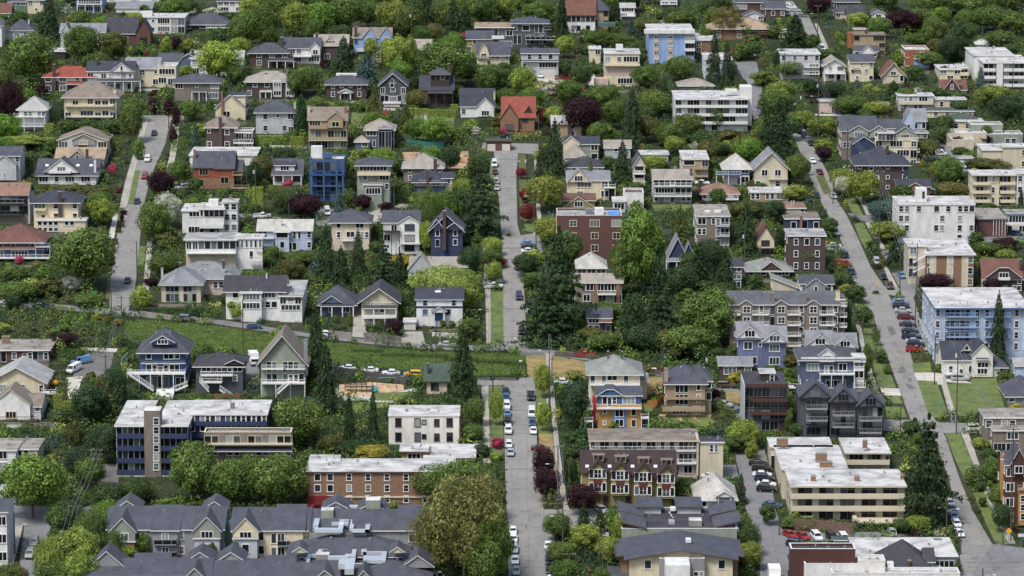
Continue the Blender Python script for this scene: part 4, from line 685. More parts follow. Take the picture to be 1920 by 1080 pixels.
duct(b, [(588, 1027), (640, 1025), (648, 1030)], z); duct(b, [(578, 1054), (580, 1045), (600, 1045), (600, 1035), (612, 1035)], z); duct(b, [(618, 1050), (650, 1048), (664, 1045), (664, 1034), (640, 1033)], z); duct(b, [(665, 1022), (690, 1022)], z); duct(b, [(682, 1030), (684, 1040), (720, 1040), (720, 1056)], z); duct(b, [(684, 1055), (700, 1048), (712, 1056)], z); duct(b, [(640, 1066), (655, 1058), (658, 1076)], z, .6)
b.box(592, 617, 1054, 1040, 'sg', 2.5, 3, 'vent_shaft', top='#d8d6d2'); b.box(620, 634, 1042, 1032, '#dfe3e8', 2, 8, 'air_handler', kind='metal'); b.box(634, 640, 1036, 1032, '#dfe3e8', 2, 8, 'air_handler', kind='metal')
for x in (562, 745): b.gab(x-12, x+12, 1034, 1026, yo=-1, wall='cr', rc='s', win='.', back=6)
b = AP('front row slate roofs at the lower left bottom edge', 160, 392, 1120, 1080, 'gy', ('gx', 's', 1048), [], d=15, vents=True); b.gab(168, 232, 1062, 1034, yo=4, wall='gy', rc='s', win='.', back=8); b.vol(250, 310, 1120, 1078, 'gy', ('lx', 's', 1040), [], yo=2, d=9); b.gab(350, 400, 1052, 1036, yo=8, wall='gy', rc='s', win='.', back=8); b.gab(345, 385, 1085, 1066, yo=-2, wall='gy', rc='s', win='.', back=8)
b = AP('front row slate roofs left of bottom ducts', 396, 634, 1122, 1082, 'gy', ('gx', 's', 1052), [], d=15); b.vol(498, 553, 1120, 1080, 'gy', ('lx', 's', 1044), [], yo=1, d=9); b.gab(585, 633, 1090, 1070, yo=-2, wall='gy', rc='s', win='.', back=8); b.gab(408, 458, 1052, 1036, yo=8, wall='gy', rc='s', win='.', back=8)
b = AP('front row slate roofs right of bottom ducts', 660, 806, 1126, 1086, 'gy', ('hip', 's', 1050), [], d=16); b.gab(664, 700, 1090, 1070, yo=-2, wall='gy', rc='s', win='.', back=8); b.gab(755, 812, 1062, 1042, yo=6, wall='gy', rc='s', win='.', back=8)
# --- centre right
b = B('cream house with pale green hipped roof and deck', 1106, 1200, 760, 698, 'cr', ('hip', 'v', 667), ['D.DWW.D..', '..W.DD.D.', '.........'], d=14, over=1); b.balc(1106, 1200, 722, 1.8, 'rail', 'w', post=745); b.vol(1198, 1213, 755, 714, 'cr', ('gx', 'v', 700), ['..'], yo=5, d=8); b.chim(1140, 658, 672, 3, 7, 'db'); b.chim(1166, 658, 672, 3, 7, 'db')
b = B('orange and sky blue townhouse with white balconies', 1120, 1202, 806, 742, 'oc', ('gx', 's', 728), ['.WDw.WWW.', '.s..W..W.', '.s..W..W.'], d=11, bands=[(742, 757, 'kb')]); b.box(1149, 1174, 805, 767, '#4682c4', .15, -.2, 'blue_panel'); b.box(1111, 1118, 792, 747, '#a8252c', 4, -.3, 'red_wall')
x0, z0 = b.L(1161, 785, -.3)
for yy in (781, 799): x, z = b.L(1161, yy, -.3); me = win_mesh(1.9, 1.6, 'W', 'w'); q = link('window', me[0], b.root, (x, -.2, z)); link('frame', me[1], q)
b.balc(1119, 1203, 766, 1.4, 'rail', 'w'); b.balc(1101, 1112, 767, 2, 'rail', 'w'); b.balc(1096, 1112, 790, 2, 'rail', 'w', post=804); b.balc(1202, 1217, 784, 2, 'rail', 'w', post=804); b.balc(1202, 1215, 804, 1.5, 'rail', 'lb'); b.gab(1120, 1168, 742, 728, yo=-.4, wall='kb', rc='s', win='.', back=6, prof='j')
b = B('taupe house with clustered grey hipped roofs', 1250, 1322, 782, 715, 'ta', ('hip', 's', 687), ['..FFF..W.', '..FFF..W.', '.WWWW.WW.'], d=13, over=.9, trim='w'); b.vol(1294, 1334, 778, 711, 'ta', ('hip', 's', 691), ['...W', '...W', '....'], yo=2, d=12); b.balc(1245, 1322, 748, 1.3, 'solid', 'ta', rh=.5); b.balc(1242, 1322, 770, 1.8, 'solid', 'ta', rh=1.0); b.chim(1249, 690, 712, 7, 0, 'ta')
b = B('small brown shingle cottage with long white windows', 1349, 1409, 708, 685, 'bw', ('gx', 'g', 669), ['.WWWW..WW'], d=9)
b = AP('modern brown-red block with black glazing and roof deck', 1396, 1476, 808, 724, 'cd', ('flat', 'c', 698), ['FFFFF', 'FFFFF', 'FFFFF', '.FFF.'], d=13, trim='gy', side=False, over=.1)
b.box(1394, 1397, 808, 722, 'lg', 13, -1.6, 'party_wall'); 
for y, x0 in ((725, 1397), (752, 1408), (777, 1408)): b.balc(x0, 1478, y, 1.6, 'solid', 'ru', rh=.7)
b.balc(1397, 1470, 716, -8, 'rail', 'ru') if 0 else None
b.vol(1426, 1452, 722, 700, 'cd', ('flat', 'w', 693), ['..w'], yo=5, deep=False, side=False); b.vol(1397, 1408, 806, 726, 'lg', ('flat', 'c', 722), ['.'], yo=-1.4, d=1.5) if 0 else None
b = AP('big taupe-grey apartment block with white balconies', 1368, 1572, 652, 571, 'tp', ('gx', 'a', 546), ['..FF.w.FFF..w.FFF.w', '..FF.w.FFF..w.FFF.w', '..FF.w.FFF..w.FFF.w', '..FF.w.FFF..w.FFF.w'], d=15, side=False)
for y in (590, 610, 630, 649):
    b.balc(1376, 1388, y, 1.3, 'rail', 'w'); b.balc(1411, 1442, y, 1.3, 'rail', 'w'); b.balc(1477, 1502, y, 1.3, 'rail', 'w'); b.balc(1537, 1566, y, 1.3, 'rail', 'w')
for x in (1399, 1465, 1525): b.gab(x-12, x+12, 571, 563, yo=-.6, wall='tp', rc='a', win='.', yb=652, back=5, over=.3)
for x in (1400, 1465, 1525):
    for yy in (586, 606, 626): q_, z = b.L(x, yy, -.6); me = win_mesh(1.7, 1.6, 'w', 'w'); q = link('window', me[0], b.root, (q_, -.6, z)); link('frame', me[1], q)
for x in (1448, 1508): b.chim(x, 549, 572, 10, 1.5, 'tp')
b.vol(1566, 1584, 650, 562, 'be', ('flat', 'a', 552), ['F']*4, yo=2); b.chim(1571, 544, 562, 8, 2, 'cr')
for y in (574, 594, 613, 633): b.balc(1574, 1588, y, 1.2, 'rail', 'w', yo=2)
b = B('periwinkle townhouse with white-trimmed arched gables', 1384, 1430, 690, 634, 'lv', ('gx', 'g', 604), ['.WW.s', '..WW.'], d=12); b.gab(1382, 1430, 632, 613, yo=-1, wall='w', rc='g', win='W', back=8, trim='w'); b.vol(1430, 1474, 690, 641, 'lv', ('gx', 'g', 612), ['.WW.', '.WW.'], yo=-1); b.gab(1430, 1475, 640, 624, yo=-2, wall='w', rc='g', win='W', back=8)
b = B('white-gabled grey townhouses behind blue mansion', 1514, 1560, 670, 648, 'gy', ('gx', 'g', 620), ['....'], d=11); b.gab(1514, 1562, 646, 629, yo=-1, wall='w', rc='g', win='W', back=8); b.gab(1563, 1606, 650, 634, yo=-1, wall='w', rc='g', win='W', back=8); b.vol(1560, 1606, 670, 652, 'gy', ('gx', 'g', 625), ['..'], d=11)
b = B('slate blue mansion with white columns and dormer', 1502, 1606, 735, 672, 'sl', ('hip', 's', 647), ['.WWW.DD.WW..', '.WWWdWWWWW..'], d=14, over=1); b.gab(1536, 1566, 665, 653, yo=1, wall='w', rc='s', win='W', back=5, yb=676); b.vol(1600, 1621, 735, 672, 'w', ('flat', 'w', 664), ['WW', 'WW', 'WW'], yo=-.5); b.balc(1537, 1565, 677, 1.2, 'rail', 'w'); b.balc(1537, 1603, 702, 2, 'rail', 'w', post=733); b.balc(1600, 1623, 678, 1, 'rail', 'w'); b.balc(1600, 1623, 726, 1, 'rail', 'w'); b.box(1502, 1604, 674, 670, 'w', .3, -.35, 'cornice'); b.balc(1480, 1502, 727, 3, 'rail', 'w')
b = AP('charcoal townhouse trio with three front gables', 1499, 1552, 822, 745, 'dg', ('gx', 's', 722), ['.FFF.', '.FF..', '.WWW.'], d=13, side=True, trim='dg'); b.gab(1500, 1557, 744, 718, yo=-.8, wall='dg', rc='s', win='W', trim='dg', back=8)
b.vol(1556, 1606, 822, 754, 'dg', ('gx', 's', 730), ['.FFFF', '.FFF.', 'WW...'], yo=-1, trim='dg'); b.gab(1557, 1606, 752, 729, yo=-2, wall='dg', rc='s', win='W', trim='dg', back=8)
b.vol(1607, 1655, 822, 762, 'dg', ('gx', 's', 740), ['.FFFF', '.FF..', 'WW...'], yo=-2, trim='dg'); b.gab(1608, 1657, 760, 738, yo=-3, wall='dg', rc='s', win='W', trim='dg', back=8)
for x0, x1, ys, yo in ((1512, 1552, (767, 789), -.8), (1562, 1602, (779, 801), -2), (1612, 1653, (789, 812), -3)):
    for y in ys: b.balc(x0, x1, y, 1.2, 'rail', 'gy', yo=yo, slabc='gy')
b = AP('sky blue apartment block with blue-edged white roof', 1752, 1930, 682, 578, 'pb', ('flat', 'w', 541), ['w.FFFFF.w.w.FF..w.w', 'w.FFFFF.w.w.FF..w.w', 'w.FFFFF.w.w.FF..w.w', 'w.......w.w.....w.w', 'GG.GG..............'], side=True, rtrim='rb', over=.5, eave=1.0)
for y in (594, 614, 632): b.balc(1775, 1833, y, 1.3, 'rail', 'lb'); b.balc(1847, 1895, y, 1.3, 'rail', 'lb')
b = B('cream cottage with navy roof and bay gable', 1768, 1826, 708, 674, 'ow', ('gx', 'n', 640), ['.w.d.W'], d=12, rtrim='w'); b.gab(1823, 1862, 665, 646, yo=-1.2, wall='ow', rc='n', win='W', yb=707, back=9); b.awn(1829, 1856, 674, 1, 's', .3, yo=-1.2); q_, z = b.L(1843, 690, -1.2); me = win_mesh(2.6, 1.4, 'W', 'w'); q = link('window', me[0], b.root, (q_, -1.2, z)); link('frame', me[1], q); b.gab(1805, 1820, 656, 646, yo=1.5, wall='w', rc='n', win='s', back=3); b.balc(1772, 1800, 702, 2.5, 'rail', 'w')
b = B('small white cottage behind the cream cottage', 1861, 1888, 708, 686, 'ow', ('hip', 's', 674), ['.W'], d=9)
B('pale board house cut by right frame edge', 1904, 1945, 710, 686, 'pb', ('gx', 'l', 672), ['.w'], d=9)
b = B('blue-grey house with hipped slate roof at right edge', 1889, 1950, 760, 738, 'gy', ('hip', 's', 709), ['w.W.'], d=12, over=.8)
b = AP('taupe flat-roofed walk-up at the right edge', 1846, 1935, 832, 784, 'tp', ('flat', 'h', 767), ['w.ww.w', '.W..W.'], side=True); b.vol(1862, 1935, 850, 808, 'tp', ('flat', 'h', 796), ['.W.', 'FF.'], yo=-5)
b = AP('red and yellow gabled townhouse at right edge', 1884, 1935, 985, 872, 'ru', ('gx', 's', 846), ['W.W']*4, d=14, side=True); b.box(1878, 1884, 940, 852, 'oc', 4, 4, 'yellow_bay'); b.gab(1896, 1925, 868, 842, yo=-1, wall='ru', rc='s', win='W', back=8, yb=890); b.box(1910, 1935, 985, 918, 'oc', 3, -2, 'yellow_bay'); b.balc(1908, 1936, 918, .5, 'rail', 'gy', yo=-2)
for i in range(3): q_, z = b.L(1919, 940+i*17, -2); me = win_mesh(1.2, 1.3, 'w', 'w'); q = link('window', me[0], b.root, (q_, -2, z)); link('frame', me[1], q)
b = AP('three-storey motel-style block with white rails', 1107, 1308, 893, 825, 'pk', ('flat', 't', 806), ['W.FF.W.FFFW.FF.W.F.FFFW', 'W.FF.W.FFFW.FF.W.F.FFFW', '..................F.WW.'], side=True, over=.7, rtrim='be', eave=1.2)
for y in (845, 869): b.balc(1110, 1207, y, 1.5, 'rail', 'w'); b.balc(1209, 1308, y, 1.5, 'rail', 'w')
b.vol(1312, 1356, 878, 830, 'be', ('flat', 'c', 823), ['..ww.', '.....'], yo=-1); b.box(1306, 1310, 892, 824, 'be', 8, -1.5, 'end_wall')
b = AP('olive townhouse row with four maroon gables', 1092, 1266, 950, 886, 'ol', ('gx', 'm', 845), ['...............'], d=15, side=True, trim='w', rtrim='ru')
for i, x in enumerate((1122, 1164, 1207, 1250)):
    yy = i*3; b.gab(x-17, x+15, 882+yy, 865+yy, yo=-1.6, wall='ol', rc='m', win='s', back=9, yb=926+yy, trim='ru', over=.6)
    for y2 in (896, 921):
        for dx, ww in ((-12, .9), (0, 1.7), (11, .9)): q_, z = b.L(x-1+dx, y2+yy, -1.6); me = win_mesh(ww, 1.9, 'w' if dx == 0 else 'p', 'w'); q = link('window', me[0], b.root, (q_, -1.6, z)); link('frame', me[1], q)
    b.box(x-9, x+7, 908+yy, 898+yy, '#5e2c26', .15, -1.75, 'panel'); b.box(x-12, x+12, 864+yy-3-6, 854+yy-2, 'tp', 1.5, 2.6, 'dormer_recess'); q_, z = b.L(x, 861+yy, 2.5); me = win_mesh(2.0, 1.1, 'W', 'ta'); q = link('window', me[0], b.root, (q_, 2.55, z-.2)); link('frame', me[1], q)
    b.sky(x-21, 873, .25, .8)
    q_, z = b.L(x+14, 948, 0); me = win_mesh(1.0, 2.1, 'd', 'cd'); q = link('door', me[0], b.root, (q_, 0, z)); link('frame', me[1], q)
b = B('white bungalow with pale roof and red door', 1307, 1378, 957, 931, 'w', ('hip', 'q', 893), ['.W..wdw.'], d=13, over=.8); b.gab(1344, 1372, 930, 922, yo=-1.6, wall='w', rc='q', win='.', back=4); b.box(1356, 1363, 952, 936, '#7e1f22', .08, -.14, 'front_door'); b.box(1346, 1348, 955, 930, 'w', .3, -1.5, 'column'); b.box(1369, 1371, 955, 930, 'w', .3, -1.5, 'column')
b = AP('dark flat-roofed hall with slanted roof monitors', 1165, 1382, 1046, 996, 'sg', ('par', 'c', 956), ['....'], side=True)
l = b.last
for x0, x1, y0, y1, tilt in ((1193, 1243, 958, 940, 0), (1267, 1318, 958, 940, 0), (1158, 1208, 968, 952, 1), (1164, 1213, 990, 972, 1), (1330, 1381, 966, 950, -1), (1338, 1389, 988, 970, -1)):
    p = at_height(x0, y0, b.p.z+l['ze']+.8)-b.p; q = at_height(x1, y0, b.p.z+l['ze']+.8)-b.p; r = at_height(x0, y1, b.p.z+l['ze']+.8)-b.p; m = MB()
    za, zb_ = p.z+.9+(-.5 if tilt > 0 else .9 if tilt < 0 else 0)*-1, p.z+.9+(-.9 if tilt > 0 else .5 if tilt < 0 else 0)
    m.slab([[(p.x, p.y, za), (q.x, p.y, zb_), (q.x, r.y, zb_+.2), (p.x, r.y, za+.2)]], .3, M('roof', RC['s']), M('trim', CC['bw']))
    m.box(p.x+.4, q.x-.4, p.y+.5, r.y-.4, l['ze']-.5, min(za, zb_)-.35, M('wall', CC['lg'])); m.build('roof_monitor', b.root)
b.box(1292, 1316, 1000, 976, 'sg', 3, 4, 'vent_shaft', top='#d8d6d2'); b.box(1254, 1265, 990, 978, '#c9ccd0', 2.2, 6, 'air_handler', kind='metal'); b.box(1257, 1267, 958, 953, 'w', 2, 16, 'air_handler')
for i in range(9): b.box(1254+i*3, 1257+i*3, 963+i*5, 960+i*5, 'w', .5, 15-i*1.4, 'pipe_vent')
b = AP('yellow block with broad low slate gable at bottom', 1180, 1374, 1100, 1047, 'cr', ('gy', 's', 1031), ['..W.........W.', '..............'], d=4, over=1.2, rtrim='bw', trim='w'); b.vol(1164, 1384, 1100, 1041, 'ob', ('gy', 's', 1024), [], yo=3.5, d=12.5, over=1.2, rtrim='bw', vents=True); b.vol(1236, 1321, 1100, 1052, 'gy', ('par', 'l', 1044), ['..w...ww'], yo=-1.8, d=2); b.box(1248, 1294, 1090, 1060, 'w', 7, -9, 'entrance_canopy'); b.box(1286, 1296, 1018, 1012, 'w', 2, 6, 'air_handler')
B('slate roof corner with orange wall at bottom', 1145, 1180, 1100, 1084, 'gy', ('gx', 's', 1072), [], d=9)
b = AP('beige apartment block with long solid balconies', 1482, 1696, 976, 910, 'be', ('flat', 'w', 882), ['.FF.FF.FF.FF.FF.']*3, side=True, over=.5, rtrim='be', eave=1.6, trim='tp')
za = b.last['ze']; zt_ = za+.3; ya, yb_, yc = b.last['y1']+.2, b.yo_at(1570, 838, zt_), b.yo_at(1620, 846, zt_)
b.vol(1466, 1589, 950, 876, 'be', ('flat', 'w', 837), [], yo=ya, over=.4, rtrim='be', zabs=za); b.vol(1444, 1560, 940, 846, 'be', ('flat', 'w', 822), ['FF.....'], yo=yb_+.3, over=.4, rtrim='be', zabs=za, vents=False); b.vol(1584, 1668, 900, 846, 'be', ('flat', 'w', 823), ['.FFF.FFF.s']*2, yo=yc, over=.4, rtrim='be', side=False, eave=1.3, zabs=za, trim='tp')
for y, x0, x1 in ((934, 1483, 1697), (957, 1483, 1697), (979, 1600, 1697), (976, 1494, 1526)): b.balc(x0, x1, y, 1.7, 'solid', 'be', rh=1.05)
b.balc(1584, 1668, 870, 1.5, 'solid', 'be', rh=1.0, yo=yc); b.box(1600, 1608, 1006, 973, 'be', 5, -4.5, 'carport_wall'); b.box(1608, 1692, 982, 979, 'be', 5, -4.5, 'carport_roof'); b.box(1610, 1692, 1004, 980, 'cd', .3, -.5, 'carport_back')
for x in (1634, 1661, 1690): b.box(x-.8, x+.8, 1006, 981, 'w', .2, -4.2, 'carport_post')
for x, y, ww, yo, n in ((1525, 893, 9, 3, 3), (1607, 893, 9, 3, 2), (1692, 890, 7, 5, 1), (1540, 850, 22, 22, 4), (1549, 866, 24, 17, 4), (1467, 822, 22, 36, 4), (1622, 826, 9, 34, 2)): b.chim(x, y, y+10, ww, yo, 'ob', pots=n)
b = B('rust-coloured warehouse with curved parapet', 1482, 1604, 1098, 1034, 'ru', ('par', 'c', 1024), ['....'], d=12, cat='warehouse', name='warehouse'); b.gab(1482, 1560, 1052, 1040, yo=3, wall='ru', rc='c', win='.', back=5, prof='j', trim='ru')
b = B('white-roofed commercial building beside the corner', 1606, 1795, 1075, 1046, 'ow', ('flat', 'w', 1010), ['......WWWW'], cat='commercial building', name='commercial_building', rtrim='dg', side=False); b.box(1751, 1767, 1022, 1013, '#a9b4b4', 2, 14, 'air_handler', kind='metal'); b.box(1611, 1620, 1046, 1037, 'cd', 2, 3, 'hatch')
b = B('white house with steep charcoal pyramid roof', 1652, 1742, 1102, 1062, 'ow', ('hip', 'c', 1015), ['....W....'], d=12, over=1.3); b.vol(1735, 1750, 1102, 1052, 'ow', ('gx', 'c', 1028), ['.'], yo=4, d=7); b.chim(1705, 1050, 1066, 5, 0, 'bw')
b = B('bright white parapet building at the bottom edge', 1508, 1612, 1104, 1062, 'w', ('par', 'w', 1050), ['....'], cat='commercial building', name='commercial_building'); b.vol(1610, 1660, 1104, 1056, 'ow', ('par', 'w', 1046), [], yo=-1); b.vol(1560, 1800, 1106, 1080, 'w', ('par', 'w', 1072), [], yo=-4); b.box(1664, 1676, 1064, 1056, 'w', 2, 1, 'tank')
B('small orange-sided shed with white roof at bottom', 1738, 1762, 1082, 1066, 'ob', ('flat', 'w', 1056), [], d=5, cat='shed', name='shed')
B('dark green dumpster shelter beside the warehouse', 1566, 1602, 1028, 1016, 'gn', ('rx', 'e', 1012), [], d=5, cat='shed', name='shed', vents=False)
# ================= hillside, roads, pavements, lawns
def terrain():
    nx, ny = len(GX), len(GY); v = [(x, y, H(x, y)) for y in GY for x in GX]
    f = [[j*nx+i, j*nx+i+1, (j+1)*nx+i+1, (j+1)*nx+i] for j in range(ny-1) for i in range(nx-1)]
    me = bpy.data.meshes.new('ground'); me.from_pydata(v, [], f); me.materials.append(M('ground', '#273318'))
    me.polygons.foreach_set('use_smooth', [True]*len(f)); tag(link('ground', me), kind='structure')
terrain()
RD = M('road', '#8d8b87'); RD2 = M('road', '#7d7d7f'); SW = M('road', '#a8a399'); GR = M('grass', '#53683a'); GD = M('grass', '#7c7650'); GB = M('grass', '#4a5630')
CON = M('road', '#c6c2b8'); DK = M('road', '#6e6c6a')
S = strip
S('road', [(972, 282), (968, 330), (970, 420), (978, 450), (982, 520), (985, 590), (990, 655)][::1], [(926, 282), (930, 330), (936, 380), (941, 450), (942, 520), (943, 580), (944, 658)], RD, .06)
S('road', [(905, 268), (902, 283)], [(1010, 270), (1010, 290)], RD, .07)
S('road', [(1012, 436), (972, 442)], [(1018, 474), (972, 470)], RD, .07)
S('road', [(943, 712), (946, 840), (948, 900), (950, 960), (955, 1110)], [(1003, 712), (1008, 860), (1018, 950), (1040, 1010), (1040, 1110)], RD, .06)
S('road', [(895, 708), (895, 722)], [(1040, 706), (1003, 724)], RD, .07)
S('road', [(1012, 956), (1090, 954), (1170, 956)], [(1018, 1000), (1090, 996), (1170, 1000)], RD, .07)
S('road', [(-20, 565), (100, 570), (180, 578), (215, 578), (300, 590), (400, 598), (480, 610), (600, 628), (700, 638), (800, 645), (900, 648), (960, 645), (1000, 654), (1100, 663), (1240, 696), (1340, 721), (1420, 738)],
  [(-20, 574), (100, 580), (180, 588), (235, 592), (300, 598), (400, 607), (480, 619), (600, 635), (700, 646), (800, 655), (900, 658), (960, 658), (1000, 664), (1100, 676), (1240, 706), (1340, 730), (1420, 752)], RD2, .05)
S('road', [(205, 592), (206, 540), (213, 480), (222, 425), (232, 385), (245, 330), (262, 280), (278, 218)], [(238, 592), (252, 550), (258, 500), (263, 440), (268, 390), (283, 330), (310, 270), (322, 218)], RD, .06)
S('road', [(256, 216), (256, 226)], [(345, 217), (345, 225)], RD, .07)
S('road', [(1476, 228), (1500, 285), (1518, 330), (1536, 372), (1553, 405), (1575, 445), (1590, 500), (1607, 540), (1625, 570), (1640, 600), (1651, 640), (1667, 680), (1690, 740), (1708, 790), (1750, 820), (1780, 900), (1792, 960), (1800, 1020), (1800, 1110)],
  [(1502, 228), (1530, 285), (1558, 335), (1567, 372), (1588, 405), (1608, 445), (1632, 500), (1660, 540), (1674, 570), (1682, 600), (1700, 640), (1712, 680), (1733, 740), (1752, 785), (1773, 820), (1800, 900), (1825, 960), (1860, 1020), (1940, 1110)], RD, .06)
S('road', [(1674, 560), (1682, 600), (1697, 640), (1704, 660)], [(1712, 556), (1726, 600), (1740, 640), (1748, 664)], RD, .065)
S('road', [(1588, 400), (1630, 405), (1665, 412)], [(1608, 412), (1632, 418), (1665, 424)], RD2, .07)
S('road', [(1655, 786), (1710, 788), (1770, 792), (1860, 796), (1940, 800)], [(1655, 808), (1740, 815), (1785, 812), (1860, 812), (1940, 816)], RD, .07)
S('road', [(1645, 535), (1660, 552)], [(1720, 545), (1712, 560)], RD, .07)
S('road', [(1650, 470), (1665, 500), (1690, 545)], [(1672, 470), (1700, 500), (1724, 545)], RD2, .07)
S('road', [(1860, 1020), (1940, 1030)], [(1800, 1110), (1940, 1110)], RD2, .075)
S('road', [(1500, 30), (1522, 95)], [(1515, 28), (1547, 93)], RD, .06)
S('road', [(1455, 2), (1465, 25), (1500, 35)], [(1486, 2), (1500, 20), (1512, 30)], RD, .07)
S('road', [(1376, 116), (1392, 145), (1408, 165), (1408, 200), (1414, 232)], [(1418, 116), (1425, 142), (1428, 165), (1430, 200), (1442, 232)], RD2, .06)
S('road', [(345, -5), (338, 26)], [(368, -5), (366, 26)], RD, .06)
S('road', [(-20, 944), (60, 950), (230, 948)], [(-20, 988), (60, 985), (230, 965)], RD2, .07)
S('road', [(46, 985), (30, 1110)], [(100, 965), (68, 1110)], RD2, .06)
S('road', [(182, 870), (160, 920)], [(222, 870), (222, 922)], DK, .06)
S('driveway', [(152, 662), (138, 680), (137, 710)], [(214, 660), (208, 690), (175, 712)], DK, .06)
S('driveway', [(125, 708), (128, 748)], [(155, 706), (142, 750)], CON, .06)
S('driveway', [(150, 651), (150, 657)], [(222, 654), (218, 661)], CON, .05)
S('road', [(598, 688), (700, 695), (770, 703)], [(598, 694), (700, 705), (770, 714)], RD2, .06)
S('driveway', [(440, 400), (480, 402), (540, 410)], [(440, 408), (480, 410), (540, 418)], RD2, .06)
S('driveway', [(586, 392), (595, 425)], [(640, 392), (640, 422)], RD2, .06)
S('driveway', [(682, 392), (700, 420)], [(716, 392), (716, 420)], SW, .06)
S('driveway', [(978, 146), (985, 152)], [(1060, 148), (1062, 158)], CON, .06)
S('driveway', [(1086, 124), (1098, 145), (1108, 168)], [(1108, 124), (1116, 145), (1122, 165)], CON, .06)
S('driveway', [(665, 575), (660, 632)], [(676, 575), (690, 634)], SW, .06)
S('driveway', [(758, 622), (748, 642)], [(792, 622), (798, 646)], SW, .06)
S('driveway', [(1462, 672), (448, 720)] if 0 else [(456, 668), (456, 722)], [(486, 668), (486, 724)], RD2, .06)
S('parking_lot', [(1375, 848), (1385, 880), (1390, 930), (1410, 985), (1425, 1050), (1425, 1110)], [(1432, 840), (1445, 880), (1450, 930), (1462, 985), (1500, 1050), (1500, 1110)], RD2, .06)
S('parking_lot', [(1425, 992), (1520, 996), (1610, 1000)], [(1425, 1035), (1520, 1035), (1600, 1030)], RD2, .07)
S('driveway', [(1308, 870), (1380, 872)], [(1300, 898), (1385, 898)], RD2, .07)
S('driveway', [(1340, 752), (1440, 770)], [(1340, 762), (1440, 782)], RD2, .07)
S('parking_lot', [(1738, 262), (1782, 270)], [(1730, 298), (1790, 300)], RD2, .06)
S('parking_lot', [(1790, 312), (1825, 312)], [(1790, 322), (1830, 322)], RD2, .06)
S('parking_lot', [(1832, 444), (1930, 440)], [(1830, 456), (1930, 454)], RD2, .06)
S('driveway', [(1714, 700), (1770, 700)], [(1719, 714), (1822, 720)], CON, .19)
S('driveway', [(1650, 728), (1686, 730)], [(1656, 742), (1690, 743)], CON, .19)
S('driveway', [(1757, 700), (1757, 722)], [(1768, 700), (1769, 722)], CON, .2)
S('parking_lot', [(1495, 72), (1468, 60)][::-1], [(1495, 90), (1466, 78)][::-1], RD2, .06) if 0 else None
S('driveway', [(1598, 998), (1600, 1014)], [(1700, 998), (1700, 1014)], RD2, .06)
# playground
S('playground_sand', [(636, 722), (690, 717), (757, 722)], [(636, 742), (690, 744), (757, 732)], M('grass', '#a99a80'), .1)
S('footpath', [(640, 742), (700, 744), (780, 728)], [(645, 752), (710, 750), (785, 733)], CON, .12)
S('footpath', [(690, 750), (760, 752)], [(690, 754), (765, 756)], CON, .12)
# pavements (sidewalks) and verges
P_ = lambda L, R, m=None, l=.2: S('pavement', L, R, m or SW, l)
V_ = lambda L, R, m=None, l=.16: S('grass_verge', L, R, m or GR, l)
V_([(916, 310), (922, 345)], [(925, 300), (930, 345)]); P_([(905, 455), (910, 560), (912, 645)], [(920, 455), (920, 560), (920, 645)])
V_([(921, 545), (916, 648)], [(943, 545), (944, 650)]); V_([(972, 290), (975, 410)], [(985, 290), (990, 412)], GB)
V_([(980, 400), (985, 432)], [(1000, 400), (1002, 436)]); P_([(1001, 290), (1006, 400), (1012, 440)], [(1010, 290), (1014, 400), (1019, 440)])
P_([(903, 724), (905, 820), (906, 870)], [(916, 724), (918, 820), (920, 870)]); V_([(917, 724), (919, 850)], [(942, 724), (945, 850)])
P_([(1030, 724), (1040, 850), (1052, 940), (1056, 958)], [(1038, 724), (1050, 850), (1063, 940), (1068, 958)]); V_([(1004, 728), (1009, 815)], [(1028, 728), (1034, 815)]); V_([(1010, 815), (1018, 945)], [(1036, 815), (1050, 945)], GD)
V_([(985, 668), (990, 708)], [(1022, 666), (1024, 708)], GD, .1); V_([(1036, 668), (1036, 708)], [(1098, 678), (1098, 712)], GD, .1); P_([(1023, 664), (1023, 712)], [(1034, 664), (1034, 712)], SW, .16)
V_([(1212, 705), (1212, 742)], [(1242, 708), (1242, 738)], GD, .1); V_([(1395, 730), (1395, 752)], [(1440, 738), (1440, 768)], GD, .1); V_([(1360, 732), (1362, 752)], [(1394, 738), (1394, 760)], GD, .1)
P_([(268, 222), (250, 290), (235, 340), (224, 390)], [(280, 222), (262, 290), (248, 340), (238, 390)]); V_([(254, 320), (240, 384)], [(263, 320), (250, 384)]); P_([(213, 400), (203, 448)], [(222, 400), (214, 448)], CON); V_([(222, 392), (216, 438)], [(232, 392), (226, 438)], GB)
P_([(325, 222), (320, 280), (308, 340), (300, 380)], [(338, 222), (332, 280), (320, 340), (312, 380)]); V_([(328, 312), (326, 345)], [(345, 312), (343, 345)]); P_([(276, 455), (266, 560)], [(286, 455), (278, 560)]); V_([(262, 462), (255, 500)], [(274, 462), (270, 500)])
P_([(198, 560), (206, 460)][::-1], [(206, 560), (212, 460)][::-1], GB, .12)
